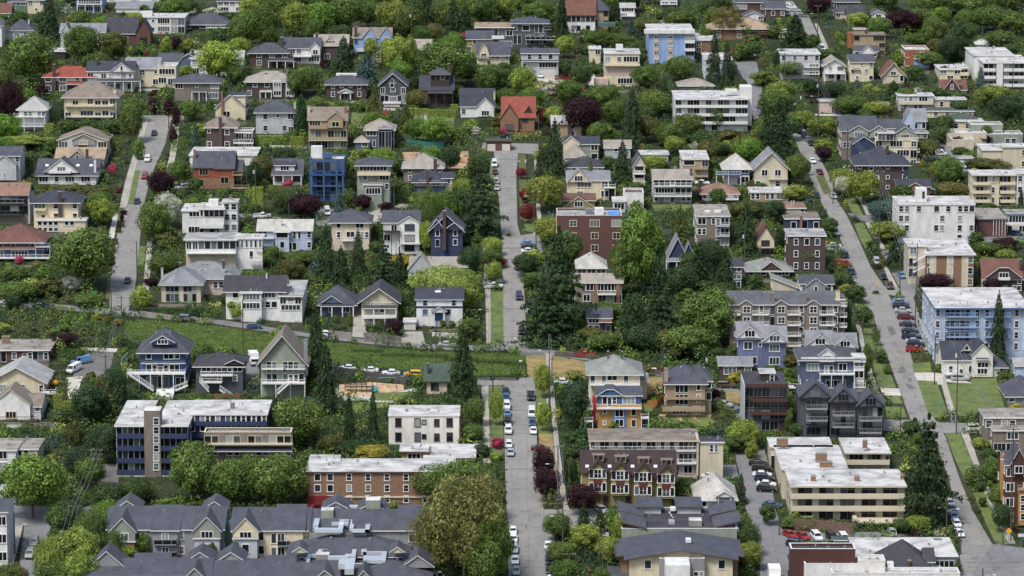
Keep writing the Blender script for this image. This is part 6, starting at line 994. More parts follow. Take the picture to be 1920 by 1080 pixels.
TREES = '''
Cd92,-8,76,52 Bg57,50,166,98 Bg155,38,124,72 Bo213,50,122,56 Sy132,26,48,24 Bp20,145,236,52 Sg5,108,146,42 Pl311,66,106,27 Pl354,68,102,24 Bl410,68,156,82 Bg455,26,88,62 Sw400,8,32,42 Sp330,64,94,28 Sp298,72,92,18 Sg350,72,100,42 Sg315,0,28,44 Sg270,5,24,30 Sp78,154,180,30
Sp288,180,214,26 Sp317,182,216,26 Pp331,196,246,18 Pp326,235,278,18 Bg355,182,228,40 Bg248,186,270,42 Hd105,190,234,22 Hl92,230,250,18 Bl55,242,276,100 Bd130,220,254,40 Bd165,220,256,40 Bd205,220,254,44 Sg200,240,284,40 Hd362,184,206,70 Sl375,226,256,36 Cb367,228,272,20 Ht290,97,105,10 St275,92,104,12 Sy247,86,98,14 Sd253,90,110,24 Sg270,86,102,30 Sp290,164,184,26 Sl350,118,146,40 Bg445,116,160,38 Hf474,122,130,32 Sd190,190,206,24 Sg140,40,72,30 Sg0,20,44,40
Bg490,2,90,64 Bl552,-5,76,62 Bg520,-22,50,60 Bv600,-5,70,66 Bg642,-14,64,62 Bg690,-12,56,62 Bl735,-8,66,62 Bg765,4,76,56 Cd800,-14,64,44 Bg585,28,88,40 Bg832,-10,64,52 Cd850,-6,74,40 Bg902,-18,46,66 Bl942,-14,40,52 Cd872,6,64,38 Tn812,38,80,44 Bl470,-12,40,50 Bg560,-25,30,60 Bg610,-28,25,60 Bl665,-28,20,60 Bg715,-30,20,60 Bl780,-30,18,60 Bg505,40,92,40 Cd1052,-6,70,28
Cd645,66,142,50 Cb688,94,160,46 Pl696,66,110,32 Pl727,66,132,36 Bl748,62,146,50 Pl772,64,134,30 Bg836,64,172,102 Sk869,56,82,16 Sp610,108,128,30 Bg575,118,178,52 Bg556,128,186,40 Bg925,112,180,64 Bn780,164,206,42 Pd778,138,176,28 Co700,170,232,36 Co762,196,246,32 Sk724,204,230,22 Cd565,174,256,40 Hl557,254,280,24 Hl505,249,272,52 Sg545,242,264,36 Hl790,201,216,26 Hl829,200,220,54 Hl852,194,207,14 Sg595,182,200,46 Sg635,184,200,36 Sg680,182,208,44 Sl740,234,264,34 Sg858,236,270,40 Sl882,220,248,46 So930,214,242,36 Sw945,214,228,26 Sk944,236,252,20 So865,160,196,26 Sg730,205,232,20
Bg1008,-6,60,66 Cd1055,-4,68,28 Cd1152,-4,52,30 Bp1093,170,256,72 Bg1130,152,205,62 Bg1068,143,196,54 Bg1120,50,92,56 Bg1165,56,94,54 Cb1184,34,74,26 Bg1275,14,54,60 Tn1362,4,72,62 Cd1339,58,160,32 Cd1363,78,170,32 Bg1275,98,154,58 Bg1210,116,166,54 Bg1222,162,222,64 Cd1186,162,276,46 Cd1246,146,212,30 Bg1290,205,262,60 Sg1140,228,264,40 Bl1316,240,282,34 Bg1250,226,276,56 Br1020,198,236,28 Hr1048,139,150,16 Hr1064,142,153,14 Sp1058,134,148,16 St1150,194,212,34 Cd1040,222,332,44 Sl1003,184,214,30 Bl1058,62,110,38 Bl1060,106,144,26 Bl980,118,186,50 Sw1030,152,180,46 Cd1135,76,120,16 Sg1096,50,80,30 Cg1113,108,120,8 Sg1110,118,138,30
Bo1215,30,66,50 Bg1240,60,90,34 Sg1392,74,112,44 Pg1383,92,116,18 Sg1430,125,160,60 Sg1455,190,230,40 Cd1462,182,298,60 Cd1438,200,292,44 Bg1345,196,246,30 So1370,235,272,60 Bg1325,50,80,30 Sg1410,60,80,40 Sg1450,42,72,40 Bg1400,40,70,50 Sw1308,262,284,34
Cd1490,22,98,60 Bp1535,-22,36,46 Bp1696,10,66,66 Bl1610,18,58,42 Bg1720,8,64,62 Cd1800,34,110,54 Bg1752,24,92,46 Bd1780,64,118,40 Bg1850,4,60,72 Bg1900,14,66,62 Bg1876,50,92,60 Bg1660,-25,20,60 Bg1760,-30,30,90 Bg1820,-25,35,80 Bg1740,90,128,50 Bg1890,-25,22,60 Bl1862,150,206,66 Bd1888,172,232,66 Cd1675,148,192,44 Cb1838,124,184,26 Bl1784,166,186,66 Sl1686,88,104,26 Pl1687,96,124,24 Hk1668,112,120,14 Bg1716,118,152,34 Bd1465,88,140,34 Bg1482,108,148,52 Bd1524,140,184,40 Bg1455,162,232,64 Bg1590,174,216,64 Bl1640,184,218,54 Sl1543,254,280,40 Bl1504,202,240,46 Bl1542,212,256,56 Bd1770,120,146,20 Sl1760,84,104,34 Bg1720,56,90,50 Bd1546,86,112,60 Sl1572,56,74,26 Cb1720,62,90,24 Bd1562,152,184,50 Bg1610,186,216,40 Bl1772,212,250,36 Bg1766,232,270,40 Bg1800,186,210,40 Sp1795,252,276,34 Bg1850,232,262,20 Bd1860,118,142,20 Bg1895,80,110,30 Sw1722,160,176,26 Bl1620,200,222,30 Bg1700,160,200,40 Bd1760,160,190,30
Bg55,280,320,34 Sg88,280,298,28 Sg260,255,300,28 Sk211,304,330,24 Bp302,314,372,52 Bw315,355,430,48 Bg290,370,462,60 So310,430,468,46 So110,336,372,110 So180,340,376,80 Bl188,366,424,56 Bg158,412,545,124 Bp232,392,403,14 Pp229,400,416,10 Hp227,412,426,12 Hp222,424,436,10 Hp215,446,458,12 Pn75,486,512,40 Bg25,490,532,60 Sk36,477,495,20 Bg310,468,520,66 Bp283,518,536,30 Sl265,530,576,48 Bw135,512,552,32 Bg30,520,566,80 So90,515,556,66 Bg165,545,576,60 Sr222,350,362,14 St218,364,374,12 Hd105,432,442,30 Bo490,286,345,44 Hl484,350,402,20 Sk541,333,352,24 Sw566,312,332,16 Bd365,330,362,28 Bl372,360,382,46 Sd424,358,374,18 Sg455,380,398,24 Bp575,356,412,70 Pd478,300,360,36 Bl1030,262,0,0
Sg340,352,372,20 Sw392,362,376,20 Sp350,366,384,18 Bp344,364,380,14 Bl480,380,404,24
Cb636,352,398,22 Bo655,350,392,26 Pd672,366,396,18 Bp680,360,398,34 Sp724,374,398,32 Sg655,300,340,26 Sl680,274,292,46 Sl725,276,290,20 Hl724,276,286,20 Bd745,298,330,24 Sg672,384,404,20 Bl740,335,362,30 Bw755,380,394,26
Tg800,345,440,54 Cd900,300,446,90 Bm858,345,425,54 Wv840,350,425,60 Cd612,420,538,50 Cd672,430,520,36 Cd720,450,540,66 Cd640,460,550,50 Cd750,470,545,44 Bo545,480,536,56 Bg505,454,502,50 Bg560,466,500,66 Bd704,420,452,16 Bb708,415,432,18 Bl704,450,474,24 Bl798,410,478,26 Wf832,486,562,124 By760,472,500,70 Bd880,458,516,44 Bl923,440,480,40 Bg922,462,505,40 Br936,480,502,32 Bl925,486,534,34 Bd870,440,462,20 Sr908,480,494,20 Bg880,500,540,30
Cd1010,290,352,24 Cg1107,297,366,26 Cd1167,262,346,42 Bl1024,320,398,72 Sl1010,278,300,26 Br977,312,336,20 Br987,350,382,30 Br990,378,420,32 Bl1030,400,460,60 Bl1225,285,322,56 Bl1190,336,366,46 Pv1204,374,560,100 Bg1165,440,560,50 Cg1275,385,470,40 Sg1320,290,320,60 Bl1140,290,320,24 Bg1345,350,388,34 Cd1400,380,476,50 Bo1400,370,412,70 Cd1050,425,560,46 Cd1048,425,628,120 Bd985,470,520,50 Br990,474,496,34 Bg1000,505,542,46 Cd1020,520,640,90 Bo1110,608,640,60 Bd1330,440,520,56 Cd1310,455,540,70 Cd1360,460,560,50 Bd1275,490,560,60 Cd1235,480,650,84 Cd1178,545,650,54 Bg1328,530,650,104 Bg1360,520,560,46 Bg1290,600,672,100 Bd1210,600,662,80 Bo1250,612,668,50 Bl1380,640,675,34 Cd1200,560,640,50 Bg1130,620,655,60 Bl1430,280,310,0 Sl1390,346,362,26 So1410,334,350,30 Bg1290,470,510,30 Bl1265,250,290,40 Bg1245,520,560,40 Bd1415,510,545,30 Bl1320,520,545,60 Bg1140,560,600,50 Bm1300,560,640,60 So1260,620,675,60
Sw1375,262,288,30 Bo1400,248,290,60 Bg1350,262,292,40 Bg1308,300,330,30 Bd1425,340,356,24
Bg1495,282,350,40 Bl1490,340,380,50 Bm1475,300,345,30 Bl1515,300,330,10 Bp1545,272,304,32 Bl1578,310,360,44 Bw1580,326,368,36 Bl1618,312,384,66 Bb1655,368,415,62 Bl1664,408,455,66 Bo1690,342,376,44 Sy1585,372,386,12 Pl1760,298,340,40 Bg1780,285,352,50 Bn1785,335,372,64 Bo1850,288,320,86 Bg1855,280,306,24 Bp1845,250,272,30 Bg1800,272,296,34 Cd1678,448,500,48 Hd1692,490,510,44 Bp1753,507,545,66 Bg1515,458,505,46 Bd1555,404,445,34 Bd1455,370,420,40 Bd1470,420,470,34 Sl1585,528,552,40 Bg1855,378,394,30 Bl1830,430,470,30 Bp1885,440,470,48 Bg1850,448,478,56 Sl1885,462,486,50 Sg1832,472,496,16 Bp1860,518,550,36 Cd1914,350,390,12 Bd1660,300,330,20 Sy1729,298,314,14 Bg1690,270,290,20 Sd1558,490,512,20
Bd170,713,800,70 Bd215,685,755,50 Sl156,650,668,20 Bp124,620,652,50 Cd230,632,665,26 Bg145,650,680,30 Hl110,738,784,16 Hl130,750,784,24 Hd148,740,778,18 Co192,700,790,60 Po142,785,850,36 Bv62,838,972,122 Bm120,935,1010,70 Bm160,985,1060,80 Bg100,1000,1085,60 Bm200,900,960,60 Wg170,950,1040,60 Bg215,985,1050,50 Hm745,655,668,60 Hm805,657,670,64 Hm865,664,677,62 Hm925,668,681,62 Hm965,672,686,40 Hm690,648,660,56 Cd225,700,765,50 Hd330,564,588,130 Sl265,534,582,48 Sl445,554,598,52 Sy180,586,600,20 Sy200,589,603,18 Sy222,594,610,24 Sg362,655,680,14 Sg388,640,660,24 Bg1,600,0,0
Cd593,575,720,50 Cd612,640,770,50 Cd655,738,842,32 Cd700,730,830,28 Cd868,610,758,62 Bg555,735,838,104 Bm530,760,845,60 Bd510,740,790,40 Sg525,572,592,30 Sr583,574,586,14 Bp738,592,632,36 Sg711,596,612,14 Sg655,585,612,12 Sg630,588,606,16 Hd706,606,620,40 Bg752,545,590,28 Bg880,590,640,44 Bl870,520,590,60 Bg762,578,600,20 Sg830,596,614,14 Sg847,598,614,16 Sg790,700,722,40 Bl930,728,800,28 Sk933,815,842,30 Sl930,844,864,30 Sg775,700,716,30 Bg890,740,800,40 Bg885,790,830,50 Bo620,810,850,44 Hd620,684,694,40 Hd660,686,697,44 Hd705,686,697,46 Hd800,692,704,50 Hd848,696,708,52 Hd898,698,711,54 Hd945,698,711,52 Bg1062,424,520,60 By698,828,866,66 Bg770,738,760,40 Sg855,736,756,40 Sw895,828,850,24 Sg870,814,834,30 Bd660,820,855,60
Bg362,820,945,92 Bg365,820,900,60 Bg432,850,952,84 Bg520,840,955,110 Bg470,845,950,70 Bm255,890,945,72 Wv205,930,1000,70 Bl140,980,1080,90 Bg110,1040,1100,90 Bm180,960,1040,60 Bd200,790,870,60 Bd150,830,900,60 Bg20,1050,1110,60 Bg170,850,920,60 Bg264,993,1046,42 Bl235,1015,1050,50 Bg398,1015,1060,22 Bg440,1012,1056,24 Bd110,985,1020,40 Wl95,1000,1090,60 Bl150,1030,1110,70 Sy385,932,948,30
Bg820,860,940,110 Tn870,870,1100,170 Bg870,850,950,100 Bg930,960,1100,70 Bo845,920,1080,110 Bg905,1000,1110,70 Bo900,880,980,80 Tn810,950,1060,90 Sr590,938,956,26 Sr672,945,966,36 Sr752,940,952,24 Sl741,936,952,14 Sd645,940,954,14
Bp1020,835,905,44 Bp1025,870,942,50 Bp1092,900,966,62 Pd1060,860,920,14 Pd1075,858,915,18 Bg1068,836,860,26 Bd1075,712,806,60 Bl1018,676,748,34 Bl1018,752,810,30 Sy1048,768,796,14 Bg1072,805,835,34 Bg1045,955,1015,54 Bl1100,975,1040,60 Bg1048,1010,1060,50 Bg1055,1042,1110,50 Cd1095,945,1000,36 Cd1125,950,1005,34 Bg1148,948,1005,34 Bl1140,1000,1060,46 Bl1160,960,1040,30 Sg1128,1060,1095,40 Bg1280,894,930,24 Cd1389,886,945,26 Sg1336,940,956,18 Bm1405,975,1045,40 Bl1405,1010,1070,50 Bl1392,780,845,60 Sl1408,820,860,30 Bg1380,806,850,50 Bg1440,940,985,34 Sg1150,786,812,24 Bg1350,790,820,50 Bl1350,600,0,0
So1345,640,660,30 Bo1340,645,672,40 Sy1375,696,718,26 Bp1343,728,752,18 Sw1345,742,768,22 Hd1340,682,706,20 Hg1360,672,690,30 Sl1385,690,712,30 Bl1270,790,812,50 Sg1220,790,806,24 Sg1230,806,820,60
Pg1625,640,710,24 Bg1608,530,570,34 Bl1620,570,615,34 Pd1590,565,625,16 Tg1642,610,650,20 Bl1652,655,682,26 Sg1664,680,702,20 Sg1635,726,748,30 Sg1478,686,710,28 Pn1484,660,690,40 Bg1450,680,715,36 Sg1480,760,810,20 Cd1738,776,985,120 Cd1870,548,690,40 Bg1495,790,820,30 Sy1904,752,774,34 Sd1838,768,800,24 Sl1838,815,840,44 Bg1855,838,860,34 Sg1860,852,905,40 Bg1876,900,960,50 Bd1880,940,1000,40 Sl1854,898,912,16 Bg1838,900,922,24 Bg1842,930,952,16 Sg1745,575,640,24 Sg1760,678,700,20 Sl1745,626,650,20 Cd1715,780,810,30 Bd1705,785,815,30 Sl1640,938,972,30 Bl1720,960,1000,50 Bg1690,966,1000,40 Sg1500,960,985,100 Sl1490,956,978,24 Sg1530,975,990,40 Bl1795,1050,1080,16 Sg1866,610,640,14 Bg1752,590,640,16 Sg1880,690,716,30 Sr1690,975,996,30
'''
PINK = {'Sk', 'St', 'Hk', 'Ht'}
import re
for tk in TREES.split():
    m = re.match(r'([A-Z])([a-z])(-?\d+),(-?\d+),(-?\d+),(\d+)$', tk)
    k, c, x, yt, yb, w = m[1], m[2], *map(int, m.groups()[2:])
    if yb <= 0 and w == 0 or w == 0: continue
    if yb > 1080+30: yb = 1110
    plant(k, c, x, yt, yb, w)
# smaller garden shrubs: they grow where neither a road, a lawn, a house nor a house front is
GRID = np.zeros((560, 1000), bool); gx_i, gy_i = np.meshgrid(np.arange(1000)*2-40, np.arange(560)*2-10)
for P in MASK:
    c = np.zeros(GRID.shape, bool); j = len(P)-1
    for i in range(len(P)):
        (xi, yi), (xj, yj) = P[i], P[j]
        if yi != yj: c ^= ((yi > gy_i) != (yj > gy_i)) & (gx_i < (xj-xi)*(gy_i-yi)/(yj-yi)+xi)
        j = i
    GRID |= c
def masked(x, y):
    i, j = int((y+10)/2), int((x+40)/2); return 0 <= i < 560 and 0 <= j < 1000 and GRID[i, j]
FT = np.array([f for b in BLD for f in b.foot]); RT = np.array(RECTS)
def free(px, py, w, h, big=False):
    if masked(px, py) or masked(px-w*.4, py) or masked(px+w*.4, py): return False
    p = ground(px, py); r = w/scale_at(p)*.5
    if ((FT[:, 0]-r*.6 < p.x) & (p.x < FT[:, 1]+r*.6) & (FT[:, 2]-r*.6-.5 < p.y) & (p.y < FT[:, 3]+.3)).any(): return False
    return not ((RT[:, 4] > p.y) & (RT[:, 0] < px+w/2) & (RT[:, 1] > px-w/2) & (py-h < RT[:, 3]-5) & (py > RT[:, 2])).any()
PIC = []
def spread_ok(px, py, w):
    for (a, b, c) in PIC:
        if abs(a-px) < (w+c)*.3 and abs(b-py) < (w+c)*.13: return False
    PIC.append((px, py, w)); return True
rf = random.Random(11); nsh = sum(1 for v in VEG if v['kind'] == 'S'); extra = []
tries = 0
nbt = 0
while tries < 50000:
    tries += 1; px, py = rf.uniform(-15, 1935), rf.uniform(8, 1085); s = 4.9+py*.0039
    if tries < 7000:
        if nbt > 110: continue
        py = rf.uniform(5, 420); s = 4.9+py*.0039; hm = rf.uniform(7, 11); w = s*hm*rf.uniform(.75, 1.0); h = s*hm
        if not free(px, py, w*.8, h*.85) or not spread_ok(px, py, w): continue
        if any(v['kind'] in 'BCPW' and abs(v['x']-px) < (v['w']+w)*.25 and abs(v['yb']-py) < 16 for v in VEG): continue
        plant('B', rf.choices('gvmdlo', (30, 25, 22, 8, 8, 7))[0], px, py-h, py, w); nbt += 1; continue
    hm = rf.choice((3, 3.6, 4.2, 5)) if tries < 26000 else rf.choice((1.2, 1.6, 2.2, 2.8)); w = s*hm*rf.uniform(1.0, 1.9); h = s*hm*1.0
    if not free(px, py, w, h): continue
    if not spread_ok(px, py, w): continue
    c = rf.choices('gvlmdoypwkbf', (32, 14, 4, 36, 24, 8, .3, 1.8, .6, .25, 3, 2))[0]
    if nsh < 300-8 and rf.random() < .5: plant('S', c, px, py-h, py, w); nsh += 1
    else: extra.append((px, py, w, h, c))
def mass(name, items, label, cat, per, col):
    Vs = []
    base = NR.uniform
    for (px, py, w, h) in items:
        p = ground(px, py); s = scale_at(p); cw = w/s; ch = h/s; n = per
        d = NR.normal(size=(n, 3)); d /= np.linalg.norm(d, axis=1)[:, None]; d[:, 2] = np.abs(d[:, 2])
        q = np.array([p.x, p.y, p.z-.1])+d*np.array([cw*.5, cw*.5, ch])*NR.uniform(.6, 1.05, (n, 1)); Vs.append(leaves(q, d, min(.5, .22+cw*.07) if per > 20 or name == 'ground_cover' else .2))
    me = quadmesh(name, np.concatenate(Vs), LEAF); o = link(name, me); o.color = (*[x*.8 for x in srgb(TC[col])], 1); tag(o, label, cat, kind='stuff')
for c in sorted({e[4] for e in extra}):
    it = [e[:4] for e in extra if e[4] == c]
    mass('undergrowth', it, CN[c]+' undergrowth filling gardens and banks between the houses', 'undergrowth', 150, c)
# low ground cover
gc = {'d': [], 'm': [], 'o': []}; t = 0
while t < 26000:
    t += 1; px, py = rf.uniform(-20, 1940), rf.uniform(2, 1090)
    if masked(px, py): continue
    if any(xa < (q := ground(px, py)).x < xb and ya-1 < q.y < yb for b in BLD[:0] for (xa, xb, ya, yb) in b.foot): continue
    s = 4.9+py*.0039; h = s*rf.uniform(.3, .8); gc[rf.choice('ddmmmo')].append((px, py, h*3.0, h))
for c, it in gc.items(): mass('ground_cover', it, CN[c]+' low ivy, weeds and grass covering the open ground', 'ground cover', 13, c)
bl = sorted((v for v in VEG if v['kind'] == 'B'), key=lambda v: -v['w']*(v['yb']-v['yt'])-(1e6 if v['c'] in 'prwyn' else 0)); rest = bl[298:]
if rest:
    low = [crown_broad(nl, 2600, .058) for nl in (14, 19, 25)]; Vs = []; tk = MB()
    for i, v in enumerate(rest):
        r_ = v['o']; cr_ = [c for c in r_.children if c.name.startswith('crown')][0]; a = r_.rotation_euler[2]; ca, sa = math.cos(a), math.sin(a)
        q = low[i % 3]*np.array(cr_.scale); q = np.stack([q[:, 0]*ca-q[:, 1]*sa, q[:, 0]*sa+q[:, 1]*ca, q[:, 2]], 1)+np.array(r_.location); Vs.append(q)
        for c in list(r_.children): bpy.data.objects.remove(c)
        bpy.data.objects.remove(r_); VEG.remove(v)
    o = link('far_trees', quadmesh('far_trees', np.concatenate(Vs), LEAF)); o.color = (*[x*.8 for x in srgb(TC['m'])], 1); tag(o, 'smaller green trees merging behind and between the houses', 'trees', kind='stuff')
bk = {'v': [], 'g': []}
for i in range(7500):
    t_ = rf.random(); u_ = rf.random(); a = lerp_pts(BANK[0], t_); b_ = lerp_pts(BANK[1], t_); x, y = a[0]+(b_[0]-a[0])*u_, a[1]+(b_[1]-a[1])*u_
    h = 7.2*rf.uniform(.3, .7); bk['v' if math.sin(x*.05+y*.5)+rf.uniform(-1, 1) > 0 else 'g'].append((x, y, h*2.6, h))
for c, it in bk.items(): mass('bank_grass', it, CN[c]+' rough long grass on the bank below the cross street', 'grass', 19, c)
print('VEG', len(VEG), 'shrubs', nsh, 'extra', len(extra), 'gc', sum(len(v) for v in gc.values()))
# ================= vehicles
def loft(m, secs, mat, cap=True):
    n = len(secs[0]); b = len(m.v); k = m.mi(mat)
    for s in secs: m.v += s
    for i in range(len(secs)-1):
        for j in range(n):
            a = b+i*n+j; c = b+i*n+(j+1) % n; m.f.append([a, c, c+n, a+n]); m.m.append(k)
    m.f.append([b+j for j in range(n)][::-1]); m.m.append(k); e = b+(len(secs)-1)*n; m.f.append([e+j for j in range(n)]); m.m.append(k)
# profile: (y, halfwidth, z_low, z_top); cabin: (y_front_base, y_front_top, y_rear_top, y_rear_base, z_belt, z_roof)
CARS = {
 'sedan': dict(L=4.6, b=[(-2.3, .62, .35, .62), (-2.15, .8, .26, .74), (-1.3, .88, .24, .86), (-.9, .9, .22, .92), (1.3, .9, .22, .95), (1.9, .87, .25, .95), (2.25, .78, .3, .86), (2.3, .65, .4, .7)], c=(-1.05, -.35, .85, 1.6, .9, 1.42)),
 'hatchback': dict(L=4.1, b=[(-2.05, .62, .35, .65), (-1.9, .8, .26, .78), (-1.1, .86, .22, .92), (1.6, .87, .22, .98), (1.95, .82, .28, .95), (2.05, .7, .4, .75)], c=(-1.1, -.4, 1.4, 1.95, .92, 1.47)),
 'suv': dict(L=4.7, b=[(-2.35, .7, .42, .85), (-2.2, .86, .34, .98), (-1.25, .93, .3, 1.08), (1.9, .93, .3, 1.12), (2.25, .88, .36, 1.08), (2.35, .8, .45, .9)], c=(-1.1, -.5, 1.9, 2.2, 1.08, 1.75)),
 'van': dict(L=5.2, b=[(-2.6, .75, .4, .9), (-2.45, .92, .34, 1.0), (-1.9, .97, .3, 1.12), (2.3, .98, .3, 1.15), (2.55, .95, .35, 1.1), (2.6, .9, .42, 1.0)], c=(-1.95, -1.2, 2.45, 2.55, 1.12, 2.05)),
 'pickup': dict(L=5.3, b=[(-2.65, .75, .45, .85), (-2.5, .92, .36, 1.0), (-1.3, .96, .32, 1.08), (.55, .96, .32, 1.1), (.6, .96, .32, 1.1), (2.5, .95, .34, 1.08), (2.65, .9, .42, 1.0)], c=(-1.2, -.5, .35, .6, 1.08, 1.72)),
}
def car_parts(kind):
    S = CARS[kind]; P = M('paint'); body = MB(); parts = {}
    def sec(y, w, a, b): c = .12; return [(-w+.06, y, a), (w-.06, y, a), (w, y, a+c), (w*.99, y, b-c), (w*.93, y, b), (-w*.93, y, b), (-w*.99, y, b-c), (-w, y, a+c)]
    loft(body, [sec(*s) for s in S['b']], P)
    f0, f1, r1, r0, zb, zt = S['c']; wb = S['b'][2][1]*.92; wt = wb*.82
    def ring(z, t): w = wb+(wt-wb)*t; a = f0+(f1-f0)*t; b = r0+(r1-r0)*t; return [(-w, a, z), (w, a, z), (w, b, z), (-w, b, z)]
    # pillars and roof in paint: slightly tapered shell; panes lie a little proud
    core = ring(zb-.05, 0)+ring(zt-.09, .86); b0 = len(body.v); k = body.mi(P)
    body.v += core; body.f += [[b0, b0+1, b0+5, b0+4], [b0+1, b0+2, b0+6, b0+5], [b0+2, b0+3, b0+7, b0+6], [b0+3, b0, b0+4, b0+7]]; body.m += [k]*4
    b1 = len(body.v); rt = ring(zt-.09, .86)+[(x*.9, y*.97+.02 if y > 0 else y+.08, zt) for x, y, z in ring(zt, 1.0)]
    body.v += rt; body.f += [[b1, b1+1, b1+5, b1+4], [b1+1, b1+2, b1+6, b1+5], [b1+2, b1+3, b1+7, b1+6], [b1+3, b1, b1+4, b1+7], [b1+4, b1+5, b1+6, b1+7]]; body.m += [k]*5
    if kind == 'pickup':
        body.box(-.8, .8, .75, 2.5, 1.085, 1.1, M('trim', '#2b2b2c'))
        for a in ((-.95, -.82, .65, 2.6), (.82, .95, .65, 2.6), (-.82, .82, 2.52, 2.62)): body.box(*a, 1.06, 1.3, P)
    body.box(-.7, .7, -S['L']/2-.03, -S['L']/2+.05, .42, .52, M('trim', '#2b2b2c'))
    parts['body'] = [(body.mesh('body'), (0, 0, 0))]
    G = M('carglass'); W = []
    def pane(A, B_, C_, D, out):
        m = MB(); o = Vector(out); q = []
        c = (Vector(A)+Vector(B_)+Vector(C_)+Vector(D))/4
        for p in (A, B_, C_, D): q.append(tuple(c+(Vector(p)-c)*.88+o*.015))
        m.face(q, G); return m.mesh('window')
    a, b, c, d = ring(zb, .02); e, f, g, h = ring(zt-.1, .84)
    W = [(pane(a, b, f, e, (0, -1, .6)), (0, 0, 0)), (pane(c, d, h, g, (0, 1, .6)), (0, 0, 0)), (pane(b, c, g, f, (1, 0, .3)), (0, 0, 0)), (pane(d, a, e, h, (-1, 0, .3)), (0, 0, 0))]
    if kind == 'van': W[1:] = [(pane((.9, -1.6, zb), (.9, -.5, zb), (.8, -.5, zt-.25), (.8, -1.3, zt-.25), (1, 0, .3)), (.02, 0, 0)), (pane((-.9, -.5, zb), (-.9, -1.6, zb), (-.8, -1.3, zt-.25), (-.8, -.5, zt-.25), (-1, 0, .3)), (-.02, 0, 0))]
    parts['window'] = W
    w = MB(); w.tube((-.1, 0, 0), (.1, 0, 0), .33, .33, M('trim', '#1b1b1c'), 14); w.tube((-.115, 0, 0), (.115, 0, 0), .19, .19, M('metal', '#a8abb0'), 10); wm = w.mesh('wheel')
    L = S['L']; parts['wheel'] = [(wm, (sx*(S['b'][2][1]-.08), sy, .33)) for sx in (-1, 1) for sy in (-L*.31, L*.29)]
    for nm, sy, col in (('headlight', -1, '#dfe6ea'), ('taillight', 1, '#8f1414')):
        l = MB(); l.box(-.13, .13, -.05, .05, -.07, .07, M('trim', col)); lm = l.mesh(nm); b_ = S['b'][1 if sy < 0 else -2]
        parts[nm] = [(lm, (sx*(b_[1]-.2), sy*(L/2-.05), b_[3]-.18)) for sx in (-1, 1)]
    return parts
CP = {k: car_parts(k) for k in CARS}
PC = dict(white='#d6d8d8', silver='#9fa3a6', grey='#63676b', black='#0f1013', blue='#27456e', navy='#16203a', red='#8e2322', maroon='#561018', yellow='#d9a016', skyblue='#6285a6', brown='#4a3a30', green='#23402f')
CNT = {}
ORD = ['first', 'second', 'third', 'fourth', 'fifth', 'sixth', 'seventh', 'eighth', 'ninth', 'tenth', 'eleventh', 'twelfth', 'thirteenth', 'fourteenth']
def car(px, py, kind, col, head, label, grp=None):
    p = ground(px, py); root = bpy.data.objects.new('parked_'+kind if kind != 'sedan' else 'parked_car', None); COL.objects.link(root); root.location = p+Vector((0, 0, .08))
    h = math.radians(head); root.rotation_euler = (0, 0, h)
    # lie on the slope
    fx, fy = -math.sin(h), math.cos(h); e = 1.5
    pitch = math.atan2(H(p.x+fx*e, p.y+fy*e)-H(p.x-fx*e, p.y-fy*e), 2*e); gx_, gy_ = math.cos(h), math.sin(h)
    roll = math.atan2(H(p.x+gx_*e, p.y+gy_*e)-H(p.x-gx_*e, p.y-gy_*e), 2*e)
    from mathutils import Matrix
    R = Matrix.Rotation(h, 3, 'Z') @ Matrix.Rotation(pitch, 3, 'X') @ Matrix.Rotation(-roll, 3, 'Y'); root.rotation_euler = R.to_euler()
    tag(root, label, {'sedan': 'car', 'hatchback': 'car', 'suv': 'car', 'van': 'van', 'pickup': 'pickup truck'}[kind], grp)
    for nm, lst in CP[kind].items():
        for me, loc in lst:
            o = link(nm, me, root, loc)
            if nm == 'body': o.color = (*srgb(PC[col]), 1)
    return root
def row(place, grp, items, end='nearest'):
    for i, (x, y, k, c, h) in enumerate(items):
        car(x, y, k, c, h, f'{c} {k if k != "sedan" else "car"}, {ORD[i]} from the near end {place}', grp)
row('of the left kerb of the lower centre street', 'cars parked on the lower centre street', [(957, 853, 'sedan', 'silver', 0), (954, 838, 'hatchback', 'white', 0), (953, 812, 'suv', 'white', 0), (952, 795, 'suv', 'black', 0), (951, 780, 'sedan', 'skyblue', 0), (950, 766, 'suv', 'white', 0), (949, 750, 'hatchback', 'blue', 0), (948, 738, 'sedan', 'black', 0)])
row('of the right kerb of the lower centre street', 'cars parked on the lower centre street', [(1012, 895, 'hatchback', 'blue', 0), (1009, 872, 'sedan', 'white', 0), (1013, 845, 'sedan', 'maroon', 90), (1000, 812, 'sedan', 'white', 0), (998, 797, 'hatchback', 'blue', 0), (997, 780, 'van', 'white', 0), (995, 748, 'pickup', 'black', 0)])
row('of the right kerb below the centre crossing', 'cars parked at the bottom of the centre street', [(1034, 1092, 'sedan', 'white', 0), (1031, 1072, 'sedan', 'black', 0), (1030, 1056, 'suv', 'navy', 0), (1029, 1042, 'sedan', 'silver', 0), (1028, 1028, 'sedan', 'white', 0)])
row('of the left kerb below the centre crossing', 'cars parked at the bottom of the centre street', [(968, 1075, 'sedan', 'silver', 0), (966, 1055, 'sedan', 'white', 0), (964, 1035, 'suv', 'silver', 0), (963, 1015, 'sedan', 'white', 0), (962, 1000, 'sedan', 'white', 0)])
row('of the upper centre street left kerb', 'cars parked on the upper centre street', [(932, 356, 'sedan', 'silver', 0), (930, 345, 'suv', 'silver', 0), (928, 326, 'sedan', 'maroon', 0), (927, 312, 'van', 'white', 0)])
row('of the trio parked across the centre stub', 'cars parked at the centre street stub', [(992, 474, 'sedan', 'white', 88), (992, 466, 'sedan', 'black', 88), (990, 460, 'sedan', 'skyblue', 88)])
